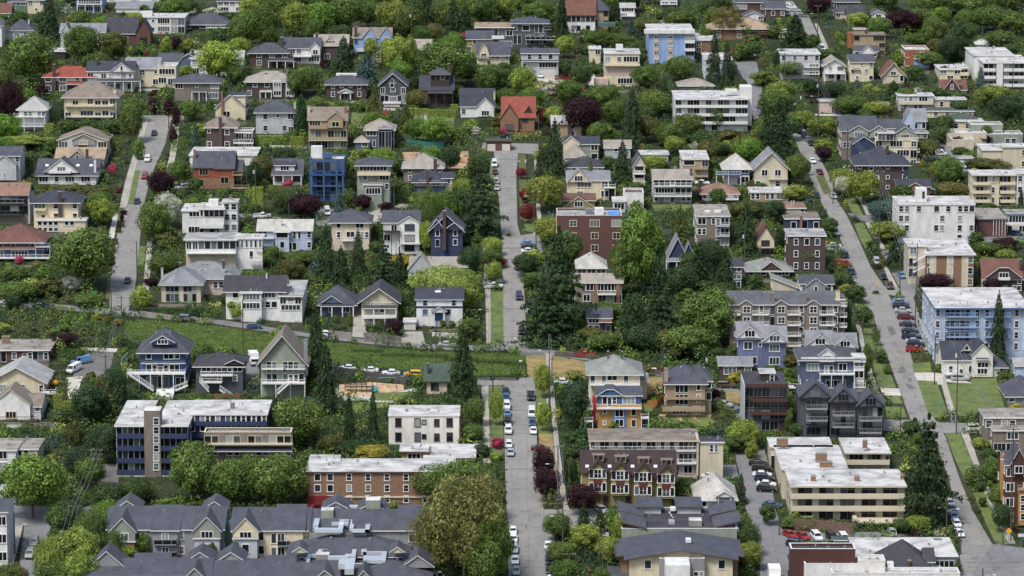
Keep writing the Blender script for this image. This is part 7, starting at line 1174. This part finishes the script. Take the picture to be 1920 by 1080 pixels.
row('of the cars under the big cedar', 'cars parked along the right kerb under the cedar', [(978, 625, 'suv', 'black', 0), (998, 595, 'hatchback', 'black', 20), (992, 588, 'sedan', 'silver', 15), (973, 560, 'suv', 'navy', 0)])
row('of the white pickups behind the willow', 'pickups parked beside the path behind the willow', [(925, 541, 'pickup', 'white', 90), (924, 532, 'pickup', 'silver', 90)])
row('of the left street', 'cars on the left street', [(239, 530, 'sedan', 'navy', 0), (257, 381, 'sedan', 'navy', 0), (271, 334, 'suv', 'red', 0), (277, 302, 'suv', 'white', 0), (289, 253, 'sedan', 'navy', 0)])
row('of the diagonal row by sky blue apartments', 'cars parked diagonally by the sky blue apartments', [(1717, 660, 'pickup', 'red', 82), (1717, 649, 'suv', 'navy', 82), (1714, 644, 'sedan', 'silver', 82), (1709, 636, 'pickup', 'navy', 82), (1706, 624, 'sedan', 'navy', 82), (1702, 612, 'sedan', 'navy', 82), (1698, 599, 'suv', 'maroon', 82), (1693, 586, 'sedan', 'silver', 82), (1689, 578, 'suv', 'navy', 82), (1688, 570, 'sedan', 'skyblue', 82)])
row('of the right kerb above the right-hand crossing', 'cars parked near the right-hand crossing', [(1668, 540, 'pickup', 'brown', 2), (1656, 522, 'sedan', 'black', 2), (1690, 520, 'sedan', 'skyblue', 8), (1644, 495, 'suv', 'silver', 2)])
row('of the left kerb above the right-hand crossing', 'cars parked near the right-hand crossing', [(1589, 529, 'sedan', 'white', 85), (1597, 513, 'sedan', 'navy', 3), (1580, 500, 'van', 'red', 86), (1585, 482, 'hatchback', 'black', 3), (1567, 471, 'suv', 'silver', 84), (1563, 464, 'sedan', 'white', 84), (1567, 440, 'suv', 'white', 3)])
row('of the upper right street', 'cars on the upper right street', [(1562, 371, 'sedan', 'silver', 10), (1531, 370, 'hatchback', 'navy', 3), (1516, 382, 'sedan', 'navy', 86), (1537, 326, 'sedan', 'maroon', 8), (1523, 305, 'sedan', 'white', 8)])
row('of the dark row behind the tall conifer', 'dark cars parked along the upper right street', [(1520, 272, 'sedan', 'black', 3), (1515, 265, 'sedan', 'grey', 3), (1508, 258, 'suv', 'navy', 3), (1499, 250, 'suv', 'black', 3), (1487, 239, 'sedan', 'navy', 3), (1481, 229, 'sedan', 'white', 3)])
row('of the top parking street', 'cars parked at the top of the right street', [(1541, 94, 'van', 'white', 3), (1472, 72, 'sedan', 'white', 85), (1472, 64, 'suv', 'white', 85), (1503, 32, 'sedan', 'grey', 80), (1469, 24, 'sedan', 'black', 80), (1491, 22, 'sedan', 'silver', 80), (1482, 16, 'sedan', 'white', 80), (1471, 9, 'sedan', 'white', 80)])
row('of the trio beside the long white apartments', 'cars beside the long white apartment block', [(1424, 231, 'sedan', 'maroon', 10), (1430, 221, 'sedan', 'navy', 10), (1425, 216, 'sedan', 'silver', 10)])
row('of the four cars above the playground wall', 'cars parked above the playground', [(774, 707, 'suv', 'yellow', -85), (733, 703, 'sedan', 'white', -86), (693, 698, 'sedan', 'white', -86), (652, 694, 'sedan', 'white', -86)])
row('of the bank road cars, counted left to right', 'cars parked along the road above the green bank', [(12, 571, 'sedan', 'white', 88), (77, 577, 'sedan', 'navy', 88), (350, 602, 'suv', 'grey', 88), (477, 616, 'hatchback', 'blue', 88), (612, 630, 'sedan', 'white', 86), (838, 650, 'sedan', 'silver', 86)])
row('of the road right of the centre street', 'cars on the road right of the centre', [(1097, 670, 'pickup', 'red', 82), (1229, 699, 'sedan', 'maroon', 78), (1361, 727, 'suv', 'brown', 80), (1357, 764, 'suv', 'silver', 75), (1056, 720, 'sedan', 'white', 85)])
row('of the lower right street left kerb', 'cars parked on the lower right street', [(1799, 1004, 'sedan', 'white', 5), (1793, 986, 'sedan', 'white', 5), (1788, 972, 'sedan', 'skyblue', 5), (1784, 960, 'sedan', 'navy', 5), (1781, 947, 'sedan', 'silver', 5)])
row('of the bright cars before the rockery wall', 'cars in the lot before the rockery wall', [(1582, 1015, 'suv', 'white', 8), (1559, 1013, 'suv', 'black', 12), (1531, 1012, 'suv', 'white', 12), (1505, 1010, 'sedan', 'red', 25), (1480, 1007, 'sedan', 'red', 25), (1493, 1025, 'suv', 'navy', 75), (1547, 1030, 'sedan', 'silver', 70)])
row('of the row left of the beige apartments', 'cars parked left of the beige apartment block', [(1447, 951, 'sedan', 'blue', 80), (1437, 922, 'suv', 'black', 82), (1437, 912, 'sedan', 'white', 82), (1433, 902, 'suv', 'navy', 82), (1429, 894, 'sedan', 'white', 82), (1428, 884, 'suv', 'black', 82), (1422, 873, 'sedan', 'black', 82)])
row('beside the motel-style block', 'cars beside the motel-style block', [(1333, 897, 'sedan', 'white', 88), (1331, 884, 'suv', 'black', 88), (1127, 960, 'sedan', 'white', 30)])
row('of the bottom left street', 'cars parked on the bottom left street', [(42, 1082, 'sedan', 'red', 0), (56, 1044, 'suv', 'silver', 0), (64, 1022, 'suv', 'silver', 0)])
row('of the yard by the white container', 'cars on the parking yard at the right', [(1814, 316, 'sedan', 'navy', 40), (1800, 314, 'van', 'white', 60), (1760, 292, 'van', 'white', 80), (1758, 280, 'sedan', 'navy', 80), (1748, 274, 'sedan', 'grey', 80)])
row('beside the low brick office', 'cars beside the low brick office', [(1904, 441, 'hatchback', 'blue', 50), (1893, 436, 'pickup', 'white', 60)])
row('of the small driveway by purple tree', 'cars in the yards left of centre', [(614, 402, 'van', 'white', 5), (492, 409, 'pickup', 'white', 88)])
for a in ((153, 682, 'van', 'skyblue', -62, 'sky blue van parked on the lower left driveway court'), (139, 697, 'van', 'white', -25, 'white minivan parked beside the sky blue van'), (94, 722, 'suv', 'yellow', 80, 'yellow off-roader parked behind the yellow gabled house'),
          (343, 355, 'suv', 'silver', -60, 'silver off-roader on the driveway beside orange-red house'), (1800, 714, 'suv', 'silver', 85, 'silver car on the white driveway below the cream cottage'), (1830, 808, 'suv', 'white', 85, 'white car parked at far right side street'),
          (1014, 145, 'suv', 'white', 0, 'white car before the double garage of pale grey house'), (1673, 1003, 'sedan', 'silver', 0, 'silver car inside the beige apartment carport'), (815, 1088, 'van', 'white', 50, 'white van at the right end of the bottom slate roofs'), (1317, 346, 'sedan', 'white', 80, 'white car beside blue-grey triplex under the tan house'), (1750, 365, 'suv', 'white', 80, 'white car behind the bright white four-storey block'), (1822, 1095, 'sedan', 'white', 20, 'white car cut by the frame at the bottom right corner')): car(*a)
def truck(px, py, L, Wd, Hh, head, col, label):
    p = ground(px, py); r = bpy.data.objects.new('box_truck', None); COL.objects.link(r); r.location = p; r.rotation_euler[2] = math.radians(head); tag(r, label, 'truck')
    m = MB(); m.box(-Wd/2, Wd/2, -L/2+1.6, L/2, .8, Hh, M('trim', col)); m.build('cargo_box', r); m = MB(); m.box(-Wd/2+.1, Wd/2-.1, -L/2, -L/2+1.55, .5, 1.9, M('trim', col)); m.build('cab', r)
    m = MB(); m.box(-Wd/2+.2, Wd/2-.2, -L/2-.03, -L/2, 1.2, 1.8, M('carglass')); m.build('windshield', r); wm = CP['van']['wheel'][0][0]
    for sx in (-1, 1):
        for sy in (-L/2+.9, L/2-1.2): link('wheel', wm, r, (sx*(Wd/2-.12), sy, .38))
truck(476, 682, 6.5, 2.3, 3.0, 10, '#dcdcdc', 'white box truck between dark brown-grey and sage houses')
truck(1452, 1092, 6, 2.5, 3.4, 0, '#e0e0e0', 'white box truck at the bottom by the rust warehouse')
truck(897, 318, 5.5, 2.3, 2.6, 0, '#8fb3dc', 'blue and white site truck at the construction yard')
# ================= poles, lamps, wires
def pole(px, yt, yb, typ):
    p = ground(px, yb); s = scale_at(p); h = max((yb-yt)/s/math.cos(PIT), 4); W_ = M('wood', '#544c45'); arm = 'l' in typ
    metal = 'm' in typ
    nm = 'flagpole' if 'f' in typ else 'street_lamp' if metal or (arm and 'x' not in typ and 't' not in typ) else 'utility_pole'
    r = bpy.data.objects.new(nm, None); COL.objects.link(r); r.location = p; ms = M('metal', '#8d9093'); m = MB(); rad = .07 if metal or 'f' in typ else .16
    m.tube((0, 0, -.5), (0, 0, h), rad, rad*.75, ms if metal or 'f' in typ else W_, 8); m.build('pole', r)
    if 'x' in typ:
        for z in ((h-.5,) if 'y' not in typ else (h-.5, h-1.6, h-2.7)):
            m = MB(); m.box(-1.4, 1.4, -.2, -.08, z, z+.14, W_); 
            for x in (-1.25, -.6, .6, 1.25): m.tube((x, -.14, z+.14), (x, -.14, z+.36), .07, .05, M('trim', '#b8bcc0'), 6)
            m.build('crossarm', r)
    if 't' in typ: m = MB(); m.tube((-.42, -.1, h-2.6), (-.42, -.1, h-1.6), .27, .27, M('trim', '#b9bdc0'), 10); m.build('transformer', r)
    if arm:
        z = h*.72 if not metal else h-.1; sg = 1 if 'r' in typ else -1; m = MB(); m.tube((0, 0, z-.4), (sg*1.6, -.3, z+.1), .05, .04, ms, 6); m.tube((sg*1.6, -.3, z+.1), (sg*2.2, -.4, z+.12), .04, .04, ms, 6); m.build('lamp_arm', r)
        m = MB(); m.box(-.4, .4, -.16, .16, -.06, .1, M('trim', '#c9ccd0')); m.build('lamp_head', r, (sg*2.4, -.42, z+.1))
    if 'f' in typ: m = MB(); m.box(0.05, 1.25, -.01, .01, -.8, 0, M('stripes')); m.box(.05, .55, -.016, .016, -.42, .004, M('trim', '#2a3560')); m.build('flag', r, (0, 0, h-.8 if yt > 500 else h-.2)); 
    what = {'flagpole': 'metal flagpole with striped flag', 'street_lamp': 'street lamp with curved arm', 'utility_pole': 'wooden utility pole'}[nm]
    if nm == 'utility_pole' and 'x' in typ: what += ' with crossarm'
    elif nm == 'utility_pole' and 't' in typ: what += ' with grey transformer'
    VEG.append(dict(o=r, kind='pole', what=what, x=px, yt=yt, yb=yb, w=4, cat={'flagpole': 'flagpole', 'street_lamp': 'street lamp', 'utility_pole': 'utility pole'}[nm])); return Vector((p.x, p.y, p.z+h))
TP = {}
for t in '''250,222,275,p 317,218,275,pt 65,290,346,p 234,290,342,p 312,308,368,l 277,380,430,xlt 257,453,518,l 209,530,592,p 229,555,645,x 456,560,662,p 199,665,738,x 114,676,735,rl 183,840,922,xy 141,945,1010,xt 115,1022,1095,x 28,960,1040,rl 542,355,412,p 480,310,408,pt 739,335,392,p 784,198,262,p 772,20,85,pt 917,580,652,lm 818,605,682,p 924,675,737,p 916,486,532,p 988,290,336,lt 1001,345,426,l 1005,425,474,pt 1030,625,738,l 1030,735,812,lt 1046,833,962,xl 1055,932,1055,xl 1068,1035,1100,x 1130,990,1090,f 1396,430,500,pt 1328,660,702,pt 1081,48,122,rlt 1010,213,275,p 1427,85,152,l 1470,100,205,x 1503,172,258,lt 1534,150,262,xlt 1533,10,68,xl 1553,50,98,x 1588,240,328,pl 1620,335,385,x 1648,320,480,xlt 1528,353,402,p 1570,445,512,p 1687,464,560,x 1718,455,562,p 1618,560,624,p 1716,540,616,p 1752,628,722,lt 1793,650,815,lt 1688,760,815,p 1842,820,905,lp 1895,800,1015,xl 1774,930,1015,rl 1801,990,1040,p 1841,50,104,m 1872,40,104,p 1893,75,104,lm 1898,118,192,p 1461,905,1004,p 1842,1065,1110,rl 1336,400,0,p 1240,350,0,p 688,60,98,f 1613,240,300,x 1562,340,382,p 1880,995,1020,p'''.split():
    x, a, b, ty = t.split(','); x, a, b = int(x), int(a), int(b)
    if b: TP[(x, b)] = pole(x, a, b, ty)
def wire(a, b, n=3, sag=1.5, off=.9, label=''):
    A, B_ = TP[a], TP[b]; m = MB(); W_ = M('trim', '#6a6e72')
    for k in range(n):
        o = Vector(((k-(n-1)/2)*off, 0, -.2)); last = None
        for i in range(13):
            t = i/12; p = A.lerp(B_, t)+o; p.z -= sag*4*t*(1-t)
            if last is not None: m.tube(last, p, .045, .045, W_, 4)
            last = p
    tag(m.build('power_line'), label, 'power line')
wire((183, 922), (141, 1010), 3, .8, 1.0, 'three wires from the triple-armed pole to transformer pole, lower left')
wire((141, 1010), (115, 1095), 3, .8, 1.0, 'three wires running off the bottom left edge over trees')
wire((1470, 205), (1534, 262), 3, 2, .8, 'sagging wires over the trees near the tall conifer')
wire((1534, 262), (1648, 480), 3, 2.5, .8, 'long wires down the upper right street to brown pole')
wire((1648, 480), (1687, 560), 3, 1.5, .8, 'wires above the cars near the right-hand crossing')
wire((1687, 560), (1793, 815), 3, 3, .9, 'long wires past sky blue apartments to the lawn pole')
wire((1793, 815), (1895, 1015), 3, 2.5, .9, 'wires over the lower right pavement to the corner pole')
wire((1046, 962), (1055, 1055), 3, 1, .8, 'short wires between poles at the centre crossing')
wire((229, 645), (199, 738), 2, 1, .6, 'pair of wires from the bank pole to driveway pole')
wire((1030, 738), (1046, 962), 2, 3, .6, 'pair of wires following the lower centre street')
wire((542, 412), (739, 392), 1, 3, .6, 'single wire crossing behind the cream hipped house')
# ================= people
def person(px, py, pose, shirt, pants, label, face=0):
    p = ground(px, py); h = 1.72; me = bpy.data.meshes.new('person')
    sit = pose == 'sit'; hp = .92 if not sit else .48; kn = (.2, -.4, .46) if sit else (.1, -.03, .48); ft = (.12, -.42, .06) if sit else (.13, .02 if pose == 'stand' else -.2, .06)
    V = [(0, 0, hp), (0, 0, hp+.28), (0, 0, hp+.5), (0, 0, hp+.6), (0, -.01, hp+.72), (0, -.01, hp+.8)]; E = [(0, 1), (1, 2), (2, 3), (3, 4), (4, 5)]; Rr = [.15, .145, .12, .06, .1, .08]
    for s in (-1, 1):
        b = len(V); f = ft if s > 0 or pose != 'walk' else (.12, .25, .08)
        V += [(s*.1, 0, hp-.06), (s*kn[0], kn[1], kn[2]), (s*f[0], f[1], f[2]), (s*f[0], f[1]-.17, .04)]; E += [(0, b), (b, b+1), (b+1, b+2), (b+2, b+3)]; Rr += [.1, .065, .045, .035]
        c = len(V); V += [(s*.19, 0, hp+.48), (s*.24, -.03, hp+.22), (s*.23, -.16, hp-.0), (s*.22, -.2, hp-.08)]; E += [(2, c), (c, c+1), (c+1, c+2), (c+2, c+3)]; Rr += [.065, .045, .032, .03]
    me.from_pydata(V, E, []); o = link('person', me, None, p+Vector((0, 0, .12))); o.rotation_euler[2] = math.radians(face)
    sm = o.modifiers.new('skin', 'SKIN'); me.attributes if 0 else None
    for i, v in enumerate(o.data.skin_vertices[0].data): v.radius = (Rr[i], Rr[i]*.85); v.use_root = (i == 0)
    ss = o.modifiers.new('sub', 'SUBSURF'); ss.levels = 1; ss.render_levels = 2
    m, n, l, b = nt('person_'+label[:12]); tc = n.new('ShaderNodeTexCoord'); sp = n.new('ShaderNodeSeparateXYZ'); l.new(tc.outputs['Object'], sp.inputs[0]); cr = n.new('ShaderNodeValToRGB'); cr.color_ramp.interpolation = 'CONSTANT'
    mr = n.new('ShaderNodeMath'); mr.operation = 'DIVIDE'; mr.inputs[1].default_value = 2; l.new(sp.outputs['Z'], mr.inputs[0]); l.new(mr.outputs[0], cr.inputs[0])
    e = cr.color_ramp.elements; e[0].color = (.03, .03, .03, 1); e[1].position = .05; e[1].color = (*srgb(pants), 1)
    for q, c in ((hp/2, srgb(shirt)), ((hp+.56)/2, (.5, .32, .24)), ((hp+.76)/2, (.06, .04, .03))): x = e.new(q); x.color = (*c, 1)
    l.new(cr.outputs[0], b.inputs['Base Color']); me.materials.append(m); tag(o, label, 'person')
person(1722, 611, 'walk', '#26282c', '#202226', 'person in dark clothes walking past the diagonally parked cars', 0)
person(1869, 986, 'walk', '#23262e', '#2f4a7a', 'person in dark top on the lower right pavement, left of two', 0)
person(1875, 987, 'walk', '#33363c', '#2d4570', 'person in dark top on the lower right pavement, right of two', 0)
person(827, 743, 'sit', '#2a3040', '#22242a', 'person sitting in front of the park shelter, left of two', 0)
person(833, 743, 'sit', '#3a3c48', '#22242a', 'person sitting in front of the park shelter, right of two', 0)
person(644, 748, 'stand', '#1f2126', '#1c1d20', 'person in dark clothes standing at the playground path', 0)
# ================= playground and small street things
def T3(px, py, name, label, cat): p = ground(px, py); r = bpy.data.objects.new(name, None); COL.objects.link(r); r.location = p; tag(r, label, cat); return r
r = T3(680, 735, 'play_structure', 'wooden play tower with turquoise slide on the playground sand', 'play structure'); wd = M('wood', '#6a5a4a')
for x in (-4.4, -3, -1.6, -.2, 1, 2.4):
    for y in (-.8, .8): m = MB(); m.box(x-.08, x+.08, y-.08, y+.08, -.2, 3.0 if x > -1 else 2.4, wd); m.build('post', r)

m = MB(); m.box(-4.4, 2.4, -.8, .8, 1.3, 1.42, wd); [m.box(-4.4, 1, y-.03, y+.03, z, z+.1, wd) for y in (-.8, .8) for z in (1.7, 2.1)]; m.build('platform', r)
m = MB(); m.slab([[(.7, -1.1, 3.0), (1.7, -1.1, 4.0), (1.7, 1.1, 4.0), (.7, 1.1, 3.0)], [(1.7, -1.1, 4.0), (2.7, -1.1, 3.0), (2.7, 1.1, 3.0), (1.7, 1.1, 4.0)]], .1, M('wood', '#5c5148'), wd); m.build('roof', r)
m = MB(); q = [(2.4, 0, 1.5), (3.2, -.2, 1.2), (3.5, -.8, .8), (3.1, -1.3, .4), (2.5, -1.5, .15)]; [m.tube(a, b, .35, .35, M('trim', '#2f8f9c'), 10) for a, b in zip(q, q[1:])]; m.build('slide', r)
r = T3(725, 728, 'swing_set', 'turquoise-beamed swing set on the playground sand', 'swing set'); m = MB()
m.tube((-2.3, 0, 2.7), (2.3, .4, 2.7), .09, .09, M('trim', '#3f9a94'), 8); m.build('beam', r)
for s in (-1, 1):
    for y in (-1, 1): m = MB(); m.tube((s*2.2, .2 if s > 0 else 0, 2.7), (s*2.5, y, -.1), .07, .07, M('wood', '#6d5648'), 6); m.build('leg', r)

m = MB(); [m.tube((x, .2, 2.7), (x, .2, .6), .02, .02, wd, 4) for x in (.2, .7)]; m.box(.1, .8, .05, .35, .5, .58, M('trim', '#222222')); m.build('swing_seat', r)
def sign(px, py, h, cols, label, w=.5, shape='box', txt=None):
    r = T3(px, py, 'street_sign', label, 'sign'); m = MB(); m.tube((0, 0, -.2), (0, 0, h), .05, .05, M('metal', '#8a8d90'), 6); m.build('pole', r); m = MB()
    if shape == 'dia': m.face([(-w, -.07, h), (0, -.07, h-w), (w, -.07, h), (0, -.07, h+w)], M('trim', cols)); m.face([(-w, -.05, h), (0, -.05, h+w), (w, -.05, h), (0, -.05, h-w)], M('trim', '#999999'))
    else: m.box(-w, w, -.09, -.05, h-w*.5, h+w*.5, M('trim', cols))
    m.build('sign_plate', r)
sign(1891, 1022, 3.2, '#e0a020', 'yellow diamond warning sign at the bottom right corner', .75, 'dia'); sign(1884, 1026, 3.0, '#3c8c80', 'green street name sign at the bottom right corner', .45)
sign(1914, 1030, 3.2, '#c9cccc', 'white sign on post at far bottom right corner', .7); sign(177, 568, 3, '#2f9a8c', 'green street name sign at the left street foot', .45)
sign(927, 642, 3.2, '#2f9a8c', 'green street name sign at the upper centre street foot', .4); sign(966, 655, 3, '#d8d8d8', 'white sign at the foot of upper centre street', .35); sign(976, 698, 3, '#d8d8d8', 'white sign beside the dry grass slope', .4)
sign(1644, 546, 2, '#e0a020', 'yellow sign in the traffic circle', .45); sign(983, 450, 3, '#3c8c80', 'green street name sign beside the centre stub', .4); sign(1765, 780, 3.2, '#3c8c80', 'green street name sign on the lawn near the crossing', .4)
sign(954, 440, 1.6, '#e0a020', 'yellow marker in the centre street traffic circle', .35)
for x, y, w, lab in ((1642, 552, 22, 'low planted traffic circle at the right-hand crossing'), (953, 444, 16, 'small planted traffic circle on the centre street')):
    p = ground(x, y); r = w/scale_at(p)/2; m = MB(); m.tube((0, 0, -.2), (0, 0, .22), r, r, M('road', '#b0aca4'), 20); m.tube((0, 0, .2), (0, 0, .3), r*.85, r*.85, M('grass', '#4a6a30'), 20); tag(m.build('traffic_circle', None, p), lab, 'traffic circle')
    o = link('shrub', PROTO['S'][1], None, p+Vector((0, 0, .2))); o.scale = (r*1.3, r*1.3, .9); o.color = (.05, .1, .05, 1); tag(o, 'low dark shrub growing in the '+lab, 'shrub')
for x, y, c, lab in ((210, 703, '#1d4fa0', 'blue recycling bin beside lower left driveway'), (432, 733, '#1d4fa0', 'blue recycling bin under dark brown-grey house'), (1480, 1080, '#1d3f80', 'dark blue bin by the rust warehouse'), (1550, 442, '#1d4fa0', 'blue bin beside the brown brick walk-up'), (1835, 441, '#1d4fa0', 'blue dumpster before the low brick office'), (1846, 442, '#2a5a3c', 'green dumpster before the low brick office'), (32, 942, '#1d3f80', 'dark blue bin by the pale garage'), (1384, 776, '#1d4fa0', 'blue bin beside the modern brown-red block')):
    r = T3(x, y, 'wheelie_bin', lab, 'bin'); m = MB(); k = 1.6 if 'dumpster' in lab else .7; m.box(-.45*k, .45*k, -.4, .4, 0, 1.15, M('trim', c)); m.build('bin_body', r); m = MB(); m.box(-.48*k, .48*k, -.44, .44, 1.15, 1.24, M('trim', '#20242a')); m.build('lid', r)
def parasol(b, px, py, yo, c, lab, r0=1.3):
    x, z = b
for px, py, c, lab, zz in ((1573, 147, '#e8cfa0', 'cream patio umbrella before the white bungalow deck', 1.2),):
    r = T3(px, py, 'patio_umbrella', lab, 'umbrella'); m = MB(); m.tube((0, 0, 0), (0, 0, 2.3+zz), .03, .03, wd, 6); m.build('pole', r); m = MB(); m.tube((0, 0, 1.9+zz), (0, 0, 2.5+zz), 1.4, .02, M('trim', c), 10); m.build('canopy', r)
rr_ = random.Random(3)
for i, (x, y) in enumerate(((845, 292), (858, 298), (866, 306), (780, 292), (852, 284), (873, 294))):
    m = MB()
    for k in range(7): a = rr_.uniform(0, 3.1); l = rr_.uniform(.8, 2.2); m.tube((-math.cos(a)*l+rr_.uniform(-.5, .5), -math.sin(a)*l, .1+k*.09), (math.cos(a)*l, math.sin(a)*l, .15+k*.1+rr_.uniform(0, .4)), .08, .08, M('wood', '#b89468'), 4)
    tag(m.build('timber_pile', None, ground(x, y)+Vector((0, 0, .1))), 'pile of loose timber on the construction site, '+ORD[i]+' from the near side', 'timber pile', 'timber piles on the construction site')
# ---- labels for plants and poles, found from the houses beside them
def relation(v, b):
    dx, dy = v['x']-b.px, v['yb']-b.py
    if v['x'] < b.x0: return 'left of', abs(v['x']-b.x0)+abs(dy)*1.3
    if v['x'] > b.x1: return 'right of', abs(v['x']-b.x1)+abs(dy)*1.3
    if dy > 0: return 'in front of', dy*1.2
    return 'behind', abs(dy)*1.2
for v in VEG:
    if v['kind'] == 'pole': cat = v['cat']; base = [v['what']]; grp = None
    else:
        nm, cat, ds = KN[v['kind']]; c = CN[v['c']]; sz = ('tall ' if v['h'] > 11 else 'small ' if v['h'] < 4.5 and v['kind'] in 'BCPWT' else 'low ' if v['h'] < 1.8 and v['kind'] == 'S' else 'big ' if v['kind'] == 'S' and v['h'] > 4 else '')
        base = [f'{c} {ds}', f'{sz}{c} {ds}']; grp = 'garden shrubs' if v['kind'] == 'S' else 'hedges' if v['kind'] == 'H' else 'trees between the houses'
    cand = sorted(((relation(v, b)[1], relation(v, b)[0], b.label) for b in BLD), key=lambda q: q[0])[:14]; lab = None
    for dist, rel, bl in cand:
        for q in base:
            t = f'{q} {rel} the {bl}'; t2 = ' '.join(t.split()[:16])
            if len(t.split()) <= 16 and t not in USED: lab = t; break
        if lab: break
    if not lab:
        for dist, rel, bl in cand:
            for ex in ('nearer', 'farther'):
                t = f'{ex} {base[0]} {rel} the {bl}'
                if t not in USED: lab = t; break
            if lab: break
    tag(v['o'], lab or f'{base[0]} near {cand[0][2]}', cat, grp)
print('DUPLABELS', [k for k, n in USED.items() if n > 1][:20])
# ================= camera, sky, sun
cd = bpy.data.cameras.new('camera'); co = bpy.data.objects.new('camera', cd); COL.objects.link(co); co.location = CAM
co.rotation_euler = (math.pi/2-PIT, 0, 0); cd.sensor_width = 36; cd.lens = FPX/1920*36; cd.clip_start = 5; cd.clip_end = 6000; SC.camera = co
w = bpy.data.worlds.new('World'); SC.world = w; w.use_nodes = True; n = w.node_tree.nodes; l = w.node_tree.links
sk = n.new('ShaderNodeTexSky'); sk.sky_type = 'NISHITA'; sk.sun_disc = False; EL, AZ = math.radians(56), math.radians(215)
sk.sun_elevation = EL; sk.sun_rotation = AZ; sk.air_density = 1.2; sk.dust_density = 3.0; l.new(sk.outputs[0], n['Background'].inputs[0]); n['Background'].inputs[1].default_value = .115
sd = bpy.data.lights.new('sun', 'SUN'); so = bpy.data.objects.new('sun', sd); COL.objects.link(so); sd.energy = 2.2; sd.angle = math.radians(14); sd.color = (1, .975, .94)
d = Vector((math.sin(AZ)*math.cos(EL), math.cos(AZ)*math.cos(EL), math.sin(EL))); so.rotation_euler = (-d).to_track_quat('-Z', 'Y').to_euler(); so.location = (0, -200, 400)
SC.view_settings.view_transform = 'Standard'; SC.view_settings.look = 'None'; SC.view_settings.exposure = EXPO; SC.view_settings.gamma = 1

hz = MB(); hm_ = bpy.data.materials.new('haze'); hm_.use_nodes = True; hn = hm_.node_tree; hn.nodes.remove(hn.nodes['Principled BSDF'])
pv = hn.nodes.new('ShaderNodeVolumePrincipled'); pv.inputs['Color'].default_value = (.86, .9, .96, 1); pv.inputs['Density'].default_value = HAZE; hn.links.new(pv.outputs[0], hn.nodes['Material Output'].inputs['Volume'])
hz.box(-310, 310, -1010, 760, -120, 195, hm_)
if HAZE > 0: tag(hz.build('haze'), None, None, kind='stuff')
